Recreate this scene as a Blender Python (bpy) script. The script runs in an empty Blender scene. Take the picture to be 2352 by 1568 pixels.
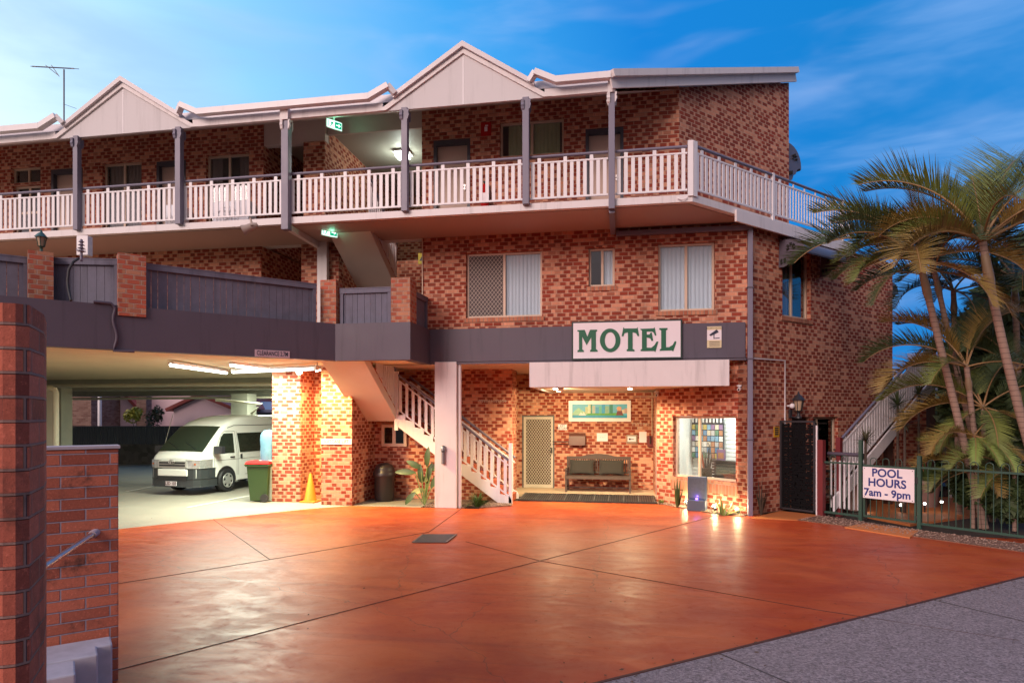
import bpy, bmesh, math, random
from math import sin, cos, radians, pi, sqrt
from mathutils import Vector, Matrix
random.seed(7)
sc = bpy.context.scene
COL = sc.collection
# ------------------------------------------------------------------ camera
TH = radians(9.8); CT, ST = cos(TH), sin(TH)
FP, CX, HY, H = 1470.0, 1176.0, 955.0, 2.1     # focal length in picture units, centre column, horizon row, eye height
cam = bpy.data.objects.new('camera', bpy.data.cameras.new('camera')); COL.objects.link(cam)
cam.location = (0, 0, H); cam.rotation_euler = (pi/2, 0, TH)
cam.data.sensor_width = 36; cam.data.lens = 36*FP/2352
cam.data.shift_y = (HY-784)/2352
cam.data.clip_end = 3000; cam.data.clip_start = 0.05
sc.camera = cam
# ------------------------------------------------------------------ world, sun, exposure
sc.view_settings.view_transform = 'Standard'; sc.view_settings.look = 'None'
sc.view_settings.exposure = 0.42; sc.view_settings.gamma = 1
sc.cycles.use_denoising = True
sc.cycles.max_bounces = 8; sc.cycles.diffuse_bounces = 4; sc.cycles.glossy_bounces = 4
sc.cycles.transmission_bounces = 6; sc.cycles.transparent_max_bounces = 16
sc.cycles.sample_clamp_indirect = 4.0; sc.cycles.sample_clamp_direct = 0
sc.cycles.caustics_reflective = False; sc.cycles.caustics_refractive = False

def N(nt, typ, **kw):
    n = nt.nodes.new(typ)
    for k, v in kw.items():
        if k in ('operation', 'blend_type', 'data_type', 'noise_dimensions', 'sky_type', 'sun_disc', 'sun_elevation', 'sun_rotation',
                 'interpolation_type', 'clamp', 'use_clamp', 'feature', 'distance', 'offset', 'space', 'wave_type', 'bands_direction', 'air_density', 'dust_density', 'ozone_density', 'altitude', 'invert'):
            setattr(n, k, v)
        else:
            n.inputs[k.replace('_', ' ')].default_value = v
    return n
def L(nt, a, b): nt.links.new(a, b)
def M(nt, op, a, b=None, c=None, clamp=False):
    n = nt.nodes.new('ShaderNodeMath'); n.operation = op; n.use_clamp = clamp
    for i, v in enumerate((a, b, c)):
        if v is None: continue
        if isinstance(v, (int, float)): n.inputs[i].default_value = v
        else: L(nt, v, n.inputs[i])
    return n.outputs[0]
def MIX(nt, f, a, b, blend='MIX'):
    n = nt.nodes.new('ShaderNodeMix'); n.data_type = 'RGBA'; n.blend_type = blend
    for s, v in ((0, f), (6, a), (7, b)):
        if isinstance(v, (int, float)): n.inputs[s].default_value = v
        elif isinstance(v, tuple): n.inputs[s].default_value = v+(1,) if len(v) == 3 else v
        else: L(nt, v, n.inputs[s])
    return n.outputs[2]
def RAMP(nt, f, stops):
    n = nt.nodes.new('ShaderNodeValToRGB'); r = n.color_ramp
    while len(r.elements) < len(stops): r.elements.new(0.5)
    for e, (p, c) in zip(r.elements, stops):
        e.position = p; e.color = (c[0], c[1], c[2], 1)
    L(nt, f, n.inputs[0]); return n.outputs[0]
def SM(nt, x, lo, hi):
    n = nt.nodes.new('ShaderNodeMapRange'); n.interpolation_type = 'SMOOTHSTEP'
    L(nt, x, n.inputs[0]); n.inputs[1].default_value = lo; n.inputs[2].default_value = hi
    return n.outputs[0]

SUN_EL, SUN_AZ = radians(9), radians(180-10)    # low glow behind the viewer
w = bpy.data.worlds.new('World'); sc.world = w; w.use_nodes = True
nt = w.node_tree; nt.nodes.clear()
out = nt.nodes.new('ShaderNodeOutputWorld'); bg = nt.nodes.new('ShaderNodeBackground'); L(nt, bg.outputs[0], out.inputs[0])
tc = nt.nodes.new('ShaderNodeTexCoord')
sky = N(nt, 'ShaderNodeTexSky', sky_type='NISHITA', sun_disc=False, sun_elevation=radians(6), sun_rotation=radians(-75))
sep = nt.nodes.new('ShaderNodeSeparateXYZ'); L(nt, tc.outputs['Generated'], sep.inputs[0])
X, Y, Z = sep.outputs
# dusk sky: pale where the sun has gone down (left of the building), deep blue opposite, rosy afterglow behind the viewer
side = M(nt, 'ADD', M(nt, 'MULTIPLY', X, 1.0), M(nt, 'MULTIPLY', Z, 0.35))
front = RAMP(nt, M(nt, 'MULTIPLY_ADD', side, 0.5, 0.5), [(0.14, (0.84, 0.92, 1.0)), (0.24, (0.55, 0.78, 0.96)), (0.34, (0.25, 0.57, 0.90)), (0.48, (0.044, 0.33, 0.76)), (0.60, (0.006, 0.195, 0.60)), (0.72, (0.005, 0.185, 0.54)), (0.85, (0.022, 0.225, 0.60))])
mp = N(nt, 'ShaderNodeMapping'); mp.inputs['Scale'].default_value = (1.0, 1.0, 4.2); mp.inputs['Rotation'].default_value = (0.0, 0.22, 0.3)
L(nt, tc.outputs['Generated'], mp.inputs[0])
nz = N(nt, 'ShaderNodeTexNoise', Scale=2.6, Detail=5.0, Roughness=0.55, Distortion=0.4); L(nt, mp.outputs[0], nz.inputs['Vector'])
cl = SM(nt, nz.outputs[0], 0.44, 0.74)
front = MIX(nt, M(nt, 'MULTIPLY', cl, 0.50), front, (0.26, 0.45, 0.80))
nz2 = N(nt, 'ShaderNodeTexNoise', Scale=4.0, Detail=3.5, Roughness=0.5, Distortion=0.5); L(nt, mp.outputs[0], nz2.inputs['Vector'])
front = MIX(nt, M(nt, 'MULTIPLY', SM(nt, nz2.outputs[0], 0.52, 0.88), 0.30), front, (0.50, 0.58, 0.84))
back = RAMP(nt, Z, [(0.0, (0.34, 0.24, 0.22)), (0.16, (0.84, 0.64, 0.65)), (0.45, (0.96, 0.80, 0.86)), (1.0, (0.62, 0.60, 0.74))])
vm_ = nt.nodes.new('ShaderNodeVectorMath'); vm_.operation = 'SCALE'; L(nt, back, vm_.inputs[0])
mr_ = nt.nodes.new('ShaderNodeMapRange'); L(nt, X, mr_.inputs[0]); mr_.inputs[1].default_value = -.7; mr_.inputs[2].default_value = .8; mr_.inputs[3].default_value = 1.08; mr_.inputs[4].default_value = .34; L(nt, mr_.outputs[0], vm_.inputs['Scale']); back = vm_.outputs[0]
fb = SM(nt, Y, -0.25, 0.20)
col = MIX(nt, fb, back, front)
hor = SM(nt, Z, -0.06, 0.0)
col = MIX(nt, hor, (0.10, 0.085, 0.08), col)
addsky = nt.nodes.new('ShaderNodeVectorMath'); addsky.operation = 'SCALE'; L(nt, sky.outputs[0], addsky.inputs[0]); addsky.inputs['Scale'].default_value = 0.004
tot = MIX(nt, 1.0, col, addsky.outputs[0], 'ADD')
L(nt, tot, bg.inputs[0]); bg.inputs[1].default_value = 0.92
sun = bpy.data.objects.new('sun', bpy.data.lights.new('sun', 'SUN')); COL.objects.link(sun)
sun.data.energy = 1.7; sun.data.angle = radians(26); sun.data.color = (1.0, 0.75, 0.68)
sun.rotation_euler = Vector((0.42, 0.86, -0.40)).to_track_quat('-Z', 'Y').to_euler()

# ------------------------------------------------------------------ picture -> place helpers
def c2w(xc, zc): return (xc*CT - zc*ST, xc*ST + zc*CT)
def atY(x, y, Yp):
    u = (x-CX)/FP; zc = Yp/(CT+u*ST); return Vector((zc*(u*CT-ST), Yp, H-(y-HY)*zc/FP))
def XY(x, Yp): return atY(x, 0, Yp).x
def gnd(x, y, z=0.0):
    u = (x-CX)/FP; zc = FP*(H-z)/(y-HY); a = c2w(u*zc, zc); return Vector((a[0], a[1], z))
def at(x, y, zc):
    u = (x-CX)/FP; a = c2w(u*zc, zc); return Vector((a[0], a[1], H-(y-HY)*zc/FP))
def onl(x, y, P, D):
    u = (x-CX)/FP
    xc, zc = P[0]*CT+P[1]*ST, -P[0]*ST+P[1]*CT
    dx, dz = D[0]*CT+D[1]*ST, -D[0]*ST+D[1]*CT
    s = (u*zc-xc)/(dx-u*dz); z2 = zc+dz*s
    return s, H-(y-HY)*z2/FP

# ------------------------------------------------------------------ mesh builder
class MB:
    def __init__(s): s.v = []; s.f = []; s.sm = []
    def add(s, vs, fs, smooth=False):
        o = len(s.v); s.v += [tuple(p) for p in vs]; s.f += [tuple(i+o for i in f) for f in fs]; s.sm += [smooth]*len(fs); return s
    def box(s, c, d, rz=0.0, rot=None):
        R = rot if rot is not None else Matrix.Rotation(rz, 3, 'Z'); c = Vector(c)
        vs = [c + R @ Vector((sx*d[0]/2, sy*d[1]/2, sz*d[2]/2)) for sz in (-1, 1) for sy in (-1, 1) for sx in (-1, 1)]
        return s.add(vs, [(0, 2, 3, 1), (4, 5, 7, 6), (0, 1, 5, 4), (2, 6, 7, 3), (0, 4, 6, 2), (1, 3, 7, 5)])
    def b6(s, x0, x1, y0, y1, z0, z1): return s.box(((x0+x1)/2, (y0+y1)/2, (z0+z1)/2), (abs(x1-x0), abs(y1-y0), abs(z1-z0)))
    def bar(s, a, b, w, h, up=(0, 0, 1)):
        a, b = Vector(a), Vector(b); d = b-a; ln = d.length; d.normalize(); u = Vector(up)
        if abs(d.dot(u)) > .98: u = Vector((0, 1, 0))
        sd = d.cross(u).normalized(); u = sd.cross(d).normalized()
        R = Matrix((sd, d, u)).transposed()
        return s.box((a+b)/2, (w, ln, h), rot=R)
    def tube(s, pts, r, n=8, cap=True):
        pts = [Vector(p) for p in pts]; rr = r if isinstance(r, (list, tuple)) else [r]*len(pts); vs = []; fs = []
        ref = None
        for i, p in enumerate(pts):
            d = (pts[min(i+1, len(pts)-1)]-pts[max(i-1, 0)]).normalized()
            if ref is None: ref = Vector((0, 0, 1)) if abs(d.z) < .9 else Vector((1, 0, 0))
            a = d.cross(ref).normalized(); b = a.cross(d).normalized(); ref = b
            for k in range(n):
                t = 2*pi*k/n; vs.append(p + a*cos(t)*rr[i] + b*sin(t)*rr[i])
        for i in range(len(pts)-1):
            for k in range(n):
                k2 = (k+1) % n; fs.append((i*n+k, i*n+k2, (i+1)*n+k2, (i+1)*n+k))
        s.add(vs, fs, True)
        if cap:
            s.add([vs[k] for k in range(n)], [tuple(range(n))]); m = (len(pts)-1)*n
            s.add([vs[m+k] for k in range(n)], [tuple(reversed(range(n)))])
        return s
    def lathe(s, prof, c=(0, 0, 0), n=20, sx=1, sy=1):
        vs = []; fs = []; c = Vector(c)
        for r, z in prof:
            for k in range(n):
                t = 2*pi*k/n; vs.append(c+Vector((r*cos(t)*sx, r*sin(t)*sy, z)))
        for i in range(len(prof)-1):
            for k in range(n):
                k2 = (k+1) % n; fs.append((i*n+k, i*n+k2, (i+1)*n+k2, (i+1)*n+k))
        s.add(vs, fs, True)
        s.add([vs[k] for k in range(n)], [tuple(reversed(range(n)))]); m = (len(prof)-1)*n
        return s.add([vs[m+k] for k in range(n)], [tuple(range(n))])
    def ext(s, poly, O, ax, ay, t):
        """polygon (list of 2-D points) in plane O+ax*u+ay*v, thickened by t along ax x ay"""
        O, ax, ay = Vector(O), Vector(ax), Vector(ay); nrm = ax.cross(ay).normalized(); n = len(poly)
        a = sum(poly[i][0]*poly[(i+1) % n][1]-poly[(i+1) % n][0]*poly[i][1] for i in range(n))
        if a < 0: poly = poly[::-1]
        f = [O+ax*u+ay*v+nrm*max(t, 0) for u, v in poly]; b = [O+ax*u+ay*v+nrm*min(t, 0) for u, v in poly]
        return s.add(f+b, [tuple(range(n)), tuple(reversed(range(n, 2*n)))]+[(i, n+i, n+(i+1) % n, (i+1) % n) for i in range(n)])
    def quad(s, a, b, c, d): return s.add([a, b, c, d], [(0, 1, 2, 3)])
    def build(s, name, mat, parent=None, local=False, smooth=None, bevel=0):
        me = bpy.data.meshes.new(name)
        off = Vector((0, 0, 0))
        if not local:
            q = parent
            while q is not None: off += Vector(q.location); q = q.parent
        uvs = []
        me.from_pydata([Vector(p)-off for p in s.v], [], s.f)
        uvl = me.uv_layers.new(name='UVMap')
        for p in me.polygons:
            if smooth is None: p.use_smooth = s.sm[p.index]
            else: p.use_smooth = smooth
            nn = p.normal
            if abs(nn.z) > .72: tu = None
            else:
                tu = Vector((-nn.y, nn.x, 0)).normalized()
            for li in p.loop_indices:
                co = me.vertices[me.loops[li].vertex_index].co + off
                uvl.data[li].uv = (co.x, co.y) if tu is None else (co.dot(tu), co.z)
        me.materials.append(mat)
        o = bpy.data.objects.new(name, me); COL.objects.link(o)
        if parent is not None: o.parent = parent
        if bevel:
            m = o.modifiers.new('bevel', 'BEVEL'); m.width = bevel; m.segments = 2; m.limit_method = 'ANGLE'
        return o

def tag(o, label=None, cat=None, group=None, kind=None):
    if label: o['label'] = label
    if cat: o['category'] = cat
    if group: o['group'] = group
    if kind: o['kind'] = kind
    return o
def thing(name, loc, label, cat, group=None, rz=0):
    o = bpy.data.objects.new(name, None); COL.objects.link(o); o.location = loc; o.rotation_euler = (0, 0, rz)
    o.empty_display_size = .2
    return tag(o, label, cat, group)
def kids(o): return [c for c in bpy.data.objects if c.parent == o]
def copy_tree(o, parent=None):
    c = o.copy(); COL.objects.link(c); c.parent = parent
    for ch in kids(o): copy_tree(ch, c)
    return c

# ------------------------------------------------------------------ materials
MATS = {}
def mat(name, col=(.5, .5, .5), rough=.6, metal=0.0, var=0.12, vs=3.0, bump=0.0, bs=40.0, spec=.5, emit=None, es=0.0, coat=0.0, streak=0.0):
    if name in MATS: return MATS[name]
    m = bpy.data.materials.new(name); m.use_nodes = True; t = m.node_tree; b = t.nodes['Principled BSDF']
    b.inputs['Roughness'].default_value = rough; b.inputs['Metallic'].default_value = metal
    b.inputs['Specular IOR Level'].default_value = spec; b.inputs['Coat Weight'].default_value = coat
    tcn = t.nodes.new('ShaderNodeTexCoord'); geo = t.nodes.new('ShaderNodeNewGeometry')
    if var:
        n = N(t, 'ShaderNodeTexNoise', Scale=vs, Detail=5.0, Roughness=.6); L(t, geo.outputs['Position'], n.inputs['Vector'])
        f = M(t, 'MULTIPLY_ADD', M(t, 'SUBTRACT', n.outputs[0], .5), var*2.4, 1.0)
        c = nt2 = t.nodes.new('ShaderNodeVectorMath'); c.operation = 'SCALE'; c.inputs[0].default_value = col; L(t, f, c.inputs['Scale'])
        co = c.outputs[0]
        if streak:
            mp = N(t, 'ShaderNodeMapping'); mp.inputs['Scale'].default_value = (4, 4, .35); L(t, geo.outputs['Position'], mp.inputs[0])
            n2 = N(t, 'ShaderNodeTexNoise', Scale=1.6, Detail=6.0, Roughness=.65); L(t, mp.outputs[0], n2.inputs['Vector'])
            co = MIX(t, M(t, 'MULTIPLY', SM(t, n2.outputs[0], .50, .74), streak), co, tuple(x*.38 for x in col))
        L(t, co, b.inputs['Base Color'])
        L(t, M(t, 'MULTIPLY_ADD', n.outputs[0], .25, rough-.125, clamp=True), b.inputs['Roughness'])
    else: b.inputs['Base Color'].default_value = col+(1,)
    if bump:
        n = N(t, 'ShaderNodeTexNoise', Scale=bs, Detail=4.0); L(t, geo.outputs['Position'], n.inputs['Vector'])
        bp = N(t, 'ShaderNodeBump', Strength=bump, Distance=.01); L(t, n.outputs[0], bp.inputs['Height']); L(t, bp.outputs[0], b.inputs['Normal'])
    if emit:
        b.inputs['Emission Color'].default_value = emit+(1,); b.inputs['Emission Strength'].default_value = es
    MATS[name] = m; return m

def brick_mat(name, tan, dark, mortar, bl=.24, bh=.086, patch=True, mj=.010, rough=.85, stain=0.0, pit=0.0):
    m = bpy.data.materials.new(name); m.use_nodes = True; t = m.node_tree; b = t.nodes['Principled BSDF']
    uv = t.nodes.new('ShaderNodeUVMap'); uv.uv_map = 'UVMap'; s = t.nodes.new('ShaderNodeSeparateXYZ'); L(t, uv.outputs[0], s.inputs[0])
    U, V = s.outputs[0], s.outputs[1]
    vr = M(t, 'DIVIDE', M(t, 'ADD', V, 100*bh), bh); row = M(t, 'FLOOR', vr); fy = M(t, 'FRACT', vr)
    ur = M(t, 'ADD', M(t, 'DIVIDE', M(t, 'ADD', U, 100*bl), bl), M(t, 'MULTIPLY', M(t, 'MODULO', row, 2), .5))
    cid = M(t, 'FLOOR', ur); fx = M(t, 'FRACT', ur)
    cx = t.nodes.new('ShaderNodeCombineXYZ'); L(t, cid, cx.inputs[0]); L(t, row, cx.inputs[1])
    wn = t.nodes.new('ShaderNodeTexWhiteNoise'); wn.noise_dimensions = '2D'; L(t, cx.outputs[0], wn.inputs['Vector'])
    cs = t.nodes.new('ShaderNodeSeparateColor'); L(t, wn.outputs['Color'], cs.inputs[0]); r1, r2, r3 = cs.outputs
    r4 = wn.outputs['Value']
    geo = t.nodes.new('ShaderNodeNewGeometry')
    nz = N(t, 'ShaderNodeTexNoise', Scale=55.0, Detail=4.0, Roughness=.7); L(t, geo.outputs['Position'], nz.inputs['Vector'])
    nb = N(t, 'ShaderNodeTexNoise', Scale=.9, Detail=4.0, Roughness=.6); L(t, geo.outputs['Position'], nb.inputs['Vector'])
    base = MIX(t, r1, tan, tuple(c*.72 for c in tan))
    if patch:
        cen = M(t, 'MULTIPLY_ADD', r2, .30, .35); hw = M(t, 'MULTIPLY_ADD', r3, .20, .24)
        ds = M(t, 'ABSOLUTE', M(t, 'SUBTRACT', fx, cen)); ds = M(t, 'MULTIPLY_ADD', M(t, 'SUBTRACT', nz.outputs[0], .5), .10, ds)
        pm = M(t, 'SUBTRACT', 1.0, SM(t, M(t, 'SUBTRACT', ds, hw), -.035, .035))
        dd = M(t, 'MULTIPLY', pm, M(t, 'MULTIPLY_ADD', SM(t, r4, .04, .35), .9, .1))
        drk = MIX(t, r1, dark, tuple(c*1.75 for c in dark)); c1 = MIX(t, dd, base, drk)
    else:
        c1 = MIX(t, M(t, 'POWER', r2, 1.3), tan, dark)
    sh = M(t, 'MULTIPLY_ADD', M(t, 'SUBTRACT', nz.outputs[0], .5), .5, 1.0)
    sh = M(t, 'MULTIPLY', sh, M(t, 'MULTIPLY_ADD', M(t, 'SUBTRACT', nb.outputs[0], .5), .55, 1.0))
    vm = t.nodes.new('ShaderNodeVectorMath'); vm.operation = 'SCALE'; L(t, c1, vm.inputs[0]); L(t, sh, vm.inputs['Scale']); c1 = vm.outputs[0]
    if pit:
        n8 = N(t, 'ShaderNodeTexNoise', Scale=230.0, Detail=3.0, Roughness=.7); L(t, geo.outputs['Position'], n8.inputs['Vector'])
        c1 = MIX(t, M(t, 'MULTIPLY', SM(t, n8.outputs[0], .55, .68), pit*.6), c1, tuple(c*.35 for c in dark)); c1 = MIX(t, M(t, 'MULTIPLY', SM(t, nz.outputs[0], .55, .75), .5), c1, tuple(min(1, c*1.6+.03) for c in tan))
    else:
        mps = N(t, 'ShaderNodeMapping'); mps.inputs['Scale'].default_value = (1.6, 1.6, .22); L(t, geo.outputs['Position'], mps.inputs[0])
        n9 = N(t, 'ShaderNodeTexNoise', Scale=1.0, Detail=5.0, Roughness=.6); L(t, mps.outputs[0], n9.inputs['Vector'])
        c1 = MIX(t, M(t, 'MULTIPLY', SM(t, n9.outputs[0], .52, .74), .38), c1, (.10, .045, .03))
    mx = mj/bl/2; my = mj/bh/2
    ex = M(t, 'MINIMUM', fx, M(t, 'SUBTRACT', 1.0, fx)); ey = M(t, 'MINIMUM', fy, M(t, 'SUBTRACT', 1.0, fy))
    mk = M(t, 'MULTIPLY', SM(t, ex, mx*.75, mx*1.5), SM(t, ey, my*.75, my*1.5))
    c2 = MIX(t, mk, mortar, c1)
    if stain:
        ns = N(t, 'ShaderNodeTexNoise', Scale=1.7, Detail=6.0, Roughness=.75); L(t, geo.outputs['Position'], ns.inputs['Vector'])
        c2 = MIX(t, M(t, 'MULTIPLY', SM(t, ns.outputs[0], .56, .72), stain), c2, (.03, .022, .02))
    L(t, c2, b.inputs['Base Color']); b.inputs['Roughness'].default_value = rough; b.inputs['Specular IOR Level'].default_value = .3
    hgt = M(t, 'ADD', M(t, 'MULTIPLY', mk, 1.0), M(t, 'MULTIPLY', nz.outputs[0], .25))
    bp = N(t, 'ShaderNodeBump', Strength=1.0, Distance=.012); L(t, hgt, bp.inputs['Height']); L(t, bp.outputs[0], b.inputs['Normal'])
    MATS[name] = m; return m

BRICK = brick_mat('facade_brick', (.68, .315, .195), (.180, .033, .018), (.58, .38, .28))
BRICKR = brick_mat('old_red_brick', (.52, .155, .09), (.27, .072, .045), (.30, .24, .28), bl=.32, bh=.086, patch=False, mj=.009, stain=.8, pit=.9)
BRICKP = brick_mat('blurred_red_brick', (.44, .115, .072), (.19, .045, .032), (.22, .135, .12), bl=.24, bh=.0867, patch=False, mj=.009, stain=.5, pit=.9)
BRICKPI = brick_mat('pier_brick', (.50, .24, .14), (.27, .07, .04), (.46, .33, .27), patch=True, stain=.5)
WHITE = mat('warm_white_paint', (.70, .66, .66), .45, var=.06, streak=.35)
WHITE2 = mat('white_steel', (.76, .74, .76), .4, var=.04, streak=.15)
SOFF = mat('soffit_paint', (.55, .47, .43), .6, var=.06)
GABLE = mat('gable_sheet', (.62, .60, .61), .6, var=.06, vs=1.5, streak=.25)
ROOF = mat('roof_metal', (.62, .58, .60), .35, var=.05)
SLATE = mat('slate_paint', (.085, .070, .098), .55, var=.10, vs=2, streak=.45)
SLATEP = mat('slate_post_paint', (.17, .16, .22), .45, var=.06)
FENCE = mat('slate_timber', (.125, .125, .175), .7, var=.28, vs=6, bump=.3, bs=25, streak=.5)
CREAM = mat('cream_aluminium', (.62, .48, .36), .4, var=.05)
DOORC = mat('beige_door', (.50, .36, .29), .5, var=.05)
DKFR = mat('dark_door_frame', (.05, .052, .07), .4, var=.05)
CONC = mat('raw_concrete', (.33, .33, .27), .8, var=.2, vs=2.2, bump=.25, bs=12)
CEIL = mat('carport_ceiling', (.62, .52, .35), .8, var=.14, vs=1.3, bump=.15, bs=8)
DARK = mat('dark_interior', (.02, .018, .018), .9, var=0)
BLACK = mat('black_rubber', (.018, .018, .02), .6, var=.1)
BLKPL = mat('black_plastic', (.03, .03, .035), .4, var=.08)
GREEN = mat('dark_green_steel', (.03, .075, .055), .4, var=.06)
STEEL = mat('galvanised_pipe', (.62, .58, .56), .38, metal=1.0, var=.03, vs=20)
VANW = mat('van_white', (.84, .86, .82), .22, var=.03, vs=.8, coat=.6)
RUBY = mat('red_plastic', (.42, .008, .008), .75, spec=.2, var=.05)
BING = mat('green_bin_plastic', (.025, .06, .014), .5, var=.06)
LEAF = mat('dark_leaf', (.045, .085, .022), .5, var=.35, vs=8)
LEAFL = mat('light_leaf', (.14, .20, .05), .5, var=.3, vs=8)
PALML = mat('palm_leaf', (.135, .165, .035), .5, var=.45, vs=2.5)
PALMO = mat('bronze_lamplit_palm_leaf', (.22, .145, .032), .5, var=.4, vs=3)  # bronze leaf; its orange also carries warm lamp light from below
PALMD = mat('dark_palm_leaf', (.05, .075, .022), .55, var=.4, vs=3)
WOOD = mat('weathered_bench_wood', (.065, .042, .034), .6, var=.3, vs=12)
MAROON = mat('maroon_steel', (.16, .022, .025), .45, var=.06)
TREAD = mat('red_step', (.35, .075, .03), .6, var=.15)

def glass_mat(name, tint=(.85, .9, .92), refl=1.0, rough=.02):
    m = bpy.data.materials.new(name); m.use_nodes = True; t = m.node_tree; t.nodes.clear()
    o = t.nodes.new('ShaderNodeOutputMaterial'); mx = t.nodes.new('ShaderNodeMixShader')
    tr = t.nodes.new('ShaderNodeBsdfTransparent'); tr.inputs[0].default_value = tint+(1,)
    gl = t.nodes.new('ShaderNodeBsdfGlossy'); gl.inputs['Roughness'].default_value = rough
    fr = t.nodes.new('ShaderNodeFresnel'); ge = t.nodes.new('ShaderNodeNewGeometry'); L(t, M(t, 'MULTIPLY_ADD', ge.outputs['Backfacing'], 1/1.52-1.52, 1.52), fr.inputs[0])
    L(t, M(t, 'MULTIPLY', fr.outputs[0], 1.35*refl, clamp=True), mx.inputs[0]); L(t, tr.outputs[0], mx.inputs[1]); L(t, gl.outputs[0], mx.inputs[2]); L(t, mx.outputs[0], o.inputs[0])
    MATS[name] = m; return m
GLASS = glass_mat('window_glass'); GLASSD = glass_mat('dark_window_glass', (.35, .4, .38), 1.2)

def emis(name, col, s):
    m = bpy.data.materials.new(name); m.use_nodes = True; t = m.node_tree; t.nodes.clear()
    o = t.nodes.new('ShaderNodeOutputMaterial'); e = t.nodes.new('ShaderNodeEmission'); e.inputs[0].default_value = col+(1,); e.inputs[1].default_value = s
    L(t, e.outputs[0], o.inputs[0]); MATS[name] = m; return m

def drive_mat():
    m = bpy.data.materials.new('sealed_terracotta_concrete'); m.use_nodes = True; t = m.node_tree; b = t.nodes['Principled BSDF']
    geo = t.nodes.new('ShaderNodeNewGeometry'); mp = N(t, 'ShaderNodeMapping'); mp.inputs['Rotation'].default_value = (0, 0, radians(-15)); mp.inputs['Scale'].default_value = (.65, 1.25, 1)
    L(t, geo.outputs['Position'], mp.inputs[0])
    n1 = N(t, 'ShaderNodeTexNoise', Scale=1.2, Detail=7.0, Roughness=.65, Distortion=.8); L(t, mp.outputs[0], n1.inputs['Vector'])
    n2 = N(t, 'ShaderNodeTexNoise', Scale=.45, Detail=3.0, Roughness=.5); L(t, geo.outputs['Position'], n2.inputs['Vector'])
    n3 = N(t, 'ShaderNodeTexNoise', Scale=60.0, Detail=3.0); L(t, geo.outputs['Position'], n3.inputs['Vector'])
    c = MIX(t, SM(t, n1.outputs[0], .32, .72), (.33, .041, .013), (.47, .086, .021))
    c = MIX(t, M(t, 'MULTIPLY', SM(t, n2.outputs[0], .45, .7), .45), c, (.52, .135, .038))
    mp2 = N(t, 'ShaderNodeMapping'); mp2.inputs['Rotation'].default_value = (0, 0, radians(-42)); mp2.inputs['Scale'].default_value = (.12, 2.4, 1); L(t, geo.outputs['Position'], mp2.inputs[0])
    n4 = N(t, 'ShaderNodeTexNoise', Scale=1.6, Detail=5.0, Roughness=.6); L(t, mp2.outputs[0], n4.inputs['Vector'])
    c = MIX(t, M(t, 'MULTIPLY', SM(t, n4.outputs[0], .56, .66), .45), c, (.25, .034, .016))
    n5 = N(t, 'ShaderNodeTexNoise', Scale=9.0, Detail=8.0, Roughness=.75); L(t, geo.outputs['Position'], n5.inputs['Vector'])
    c = MIX(t, M(t, 'MULTIPLY', SM(t, n5.outputs[0], .60, .75), .55), c, (.15, .03, .018))
    v5 = N(t, 'ShaderNodeTexVoronoi', Scale=1.1); L(t, geo.outputs['Position'], v5.inputs['Vector'])
    c = MIX(t, M(t, 'SUBTRACT', 1.0, SM(t, v5.outputs['Distance'], .012, .03)), c, (.04, .02, .015))
    mpc = N(t, 'ShaderNodeTexNoise', Scale=3.0, Detail=3.0); L(t, geo.outputs['Position'], mpc.inputs['Vector'])
    vv = t.nodes.new('ShaderNodeVectorMath'); vv.operation = 'ADD'; L(t, geo.outputs['Position'], vv.inputs[0]); sc3 = t.nodes.new('ShaderNodeVectorMath'); sc3.operation = 'SCALE'; sc3.inputs['Scale'].default_value = .35; L(t, mpc.outputs['Color'], sc3.inputs[0]); L(t, sc3.outputs[0], vv.inputs[1])
    vc = N(t, 'ShaderNodeTexVoronoi', Scale=.22, feature='DISTANCE_TO_EDGE'); L(t, vv.outputs[0], vc.inputs['Vector'])
    c = MIX(t, M(t, 'MULTIPLY', M(t, 'SUBTRACT', 1.0, SM(t, vc.outputs['Distance'], .0006, .0018)), .6), c, (.10, .03, .02))
    L(t, c, b.inputs['Base Color'])
    n6 = N(t, 'ShaderNodeTexNoise', Scale=2.6, Detail=9.0, Roughness=.68, Distortion=1.2); L(t, mp.outputs[0], n6.inputs['Vector']); rr = M(t, 'MULTIPLY_ADD', SM(t, n6.outputs[0], .25, .75), .20, .25); rr = M(t, 'MULTIPLY_ADD', SM(t, n5.outputs[0], .5, .75), .18, rr); L(t, M(t, 'MULTIPLY_ADD', n2.outputs[0], .12, rr), b.inputs['Roughness'])
    hh = M(t, 'ADD', M(t, 'MULTIPLY', n6.outputs[0], .12), M(t, 'MULTIPLY', n3.outputs[0], .06))
    bp = N(t, 'ShaderNodeBump', Strength=.28, Distance=.010); L(t, hh, bp.inputs['Height']); L(t, bp.outputs[0], b.inputs['Normal'])
    b.inputs['Specular IOR Level'].default_value = .38
    return m
DRIVE = drive_mat()
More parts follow.
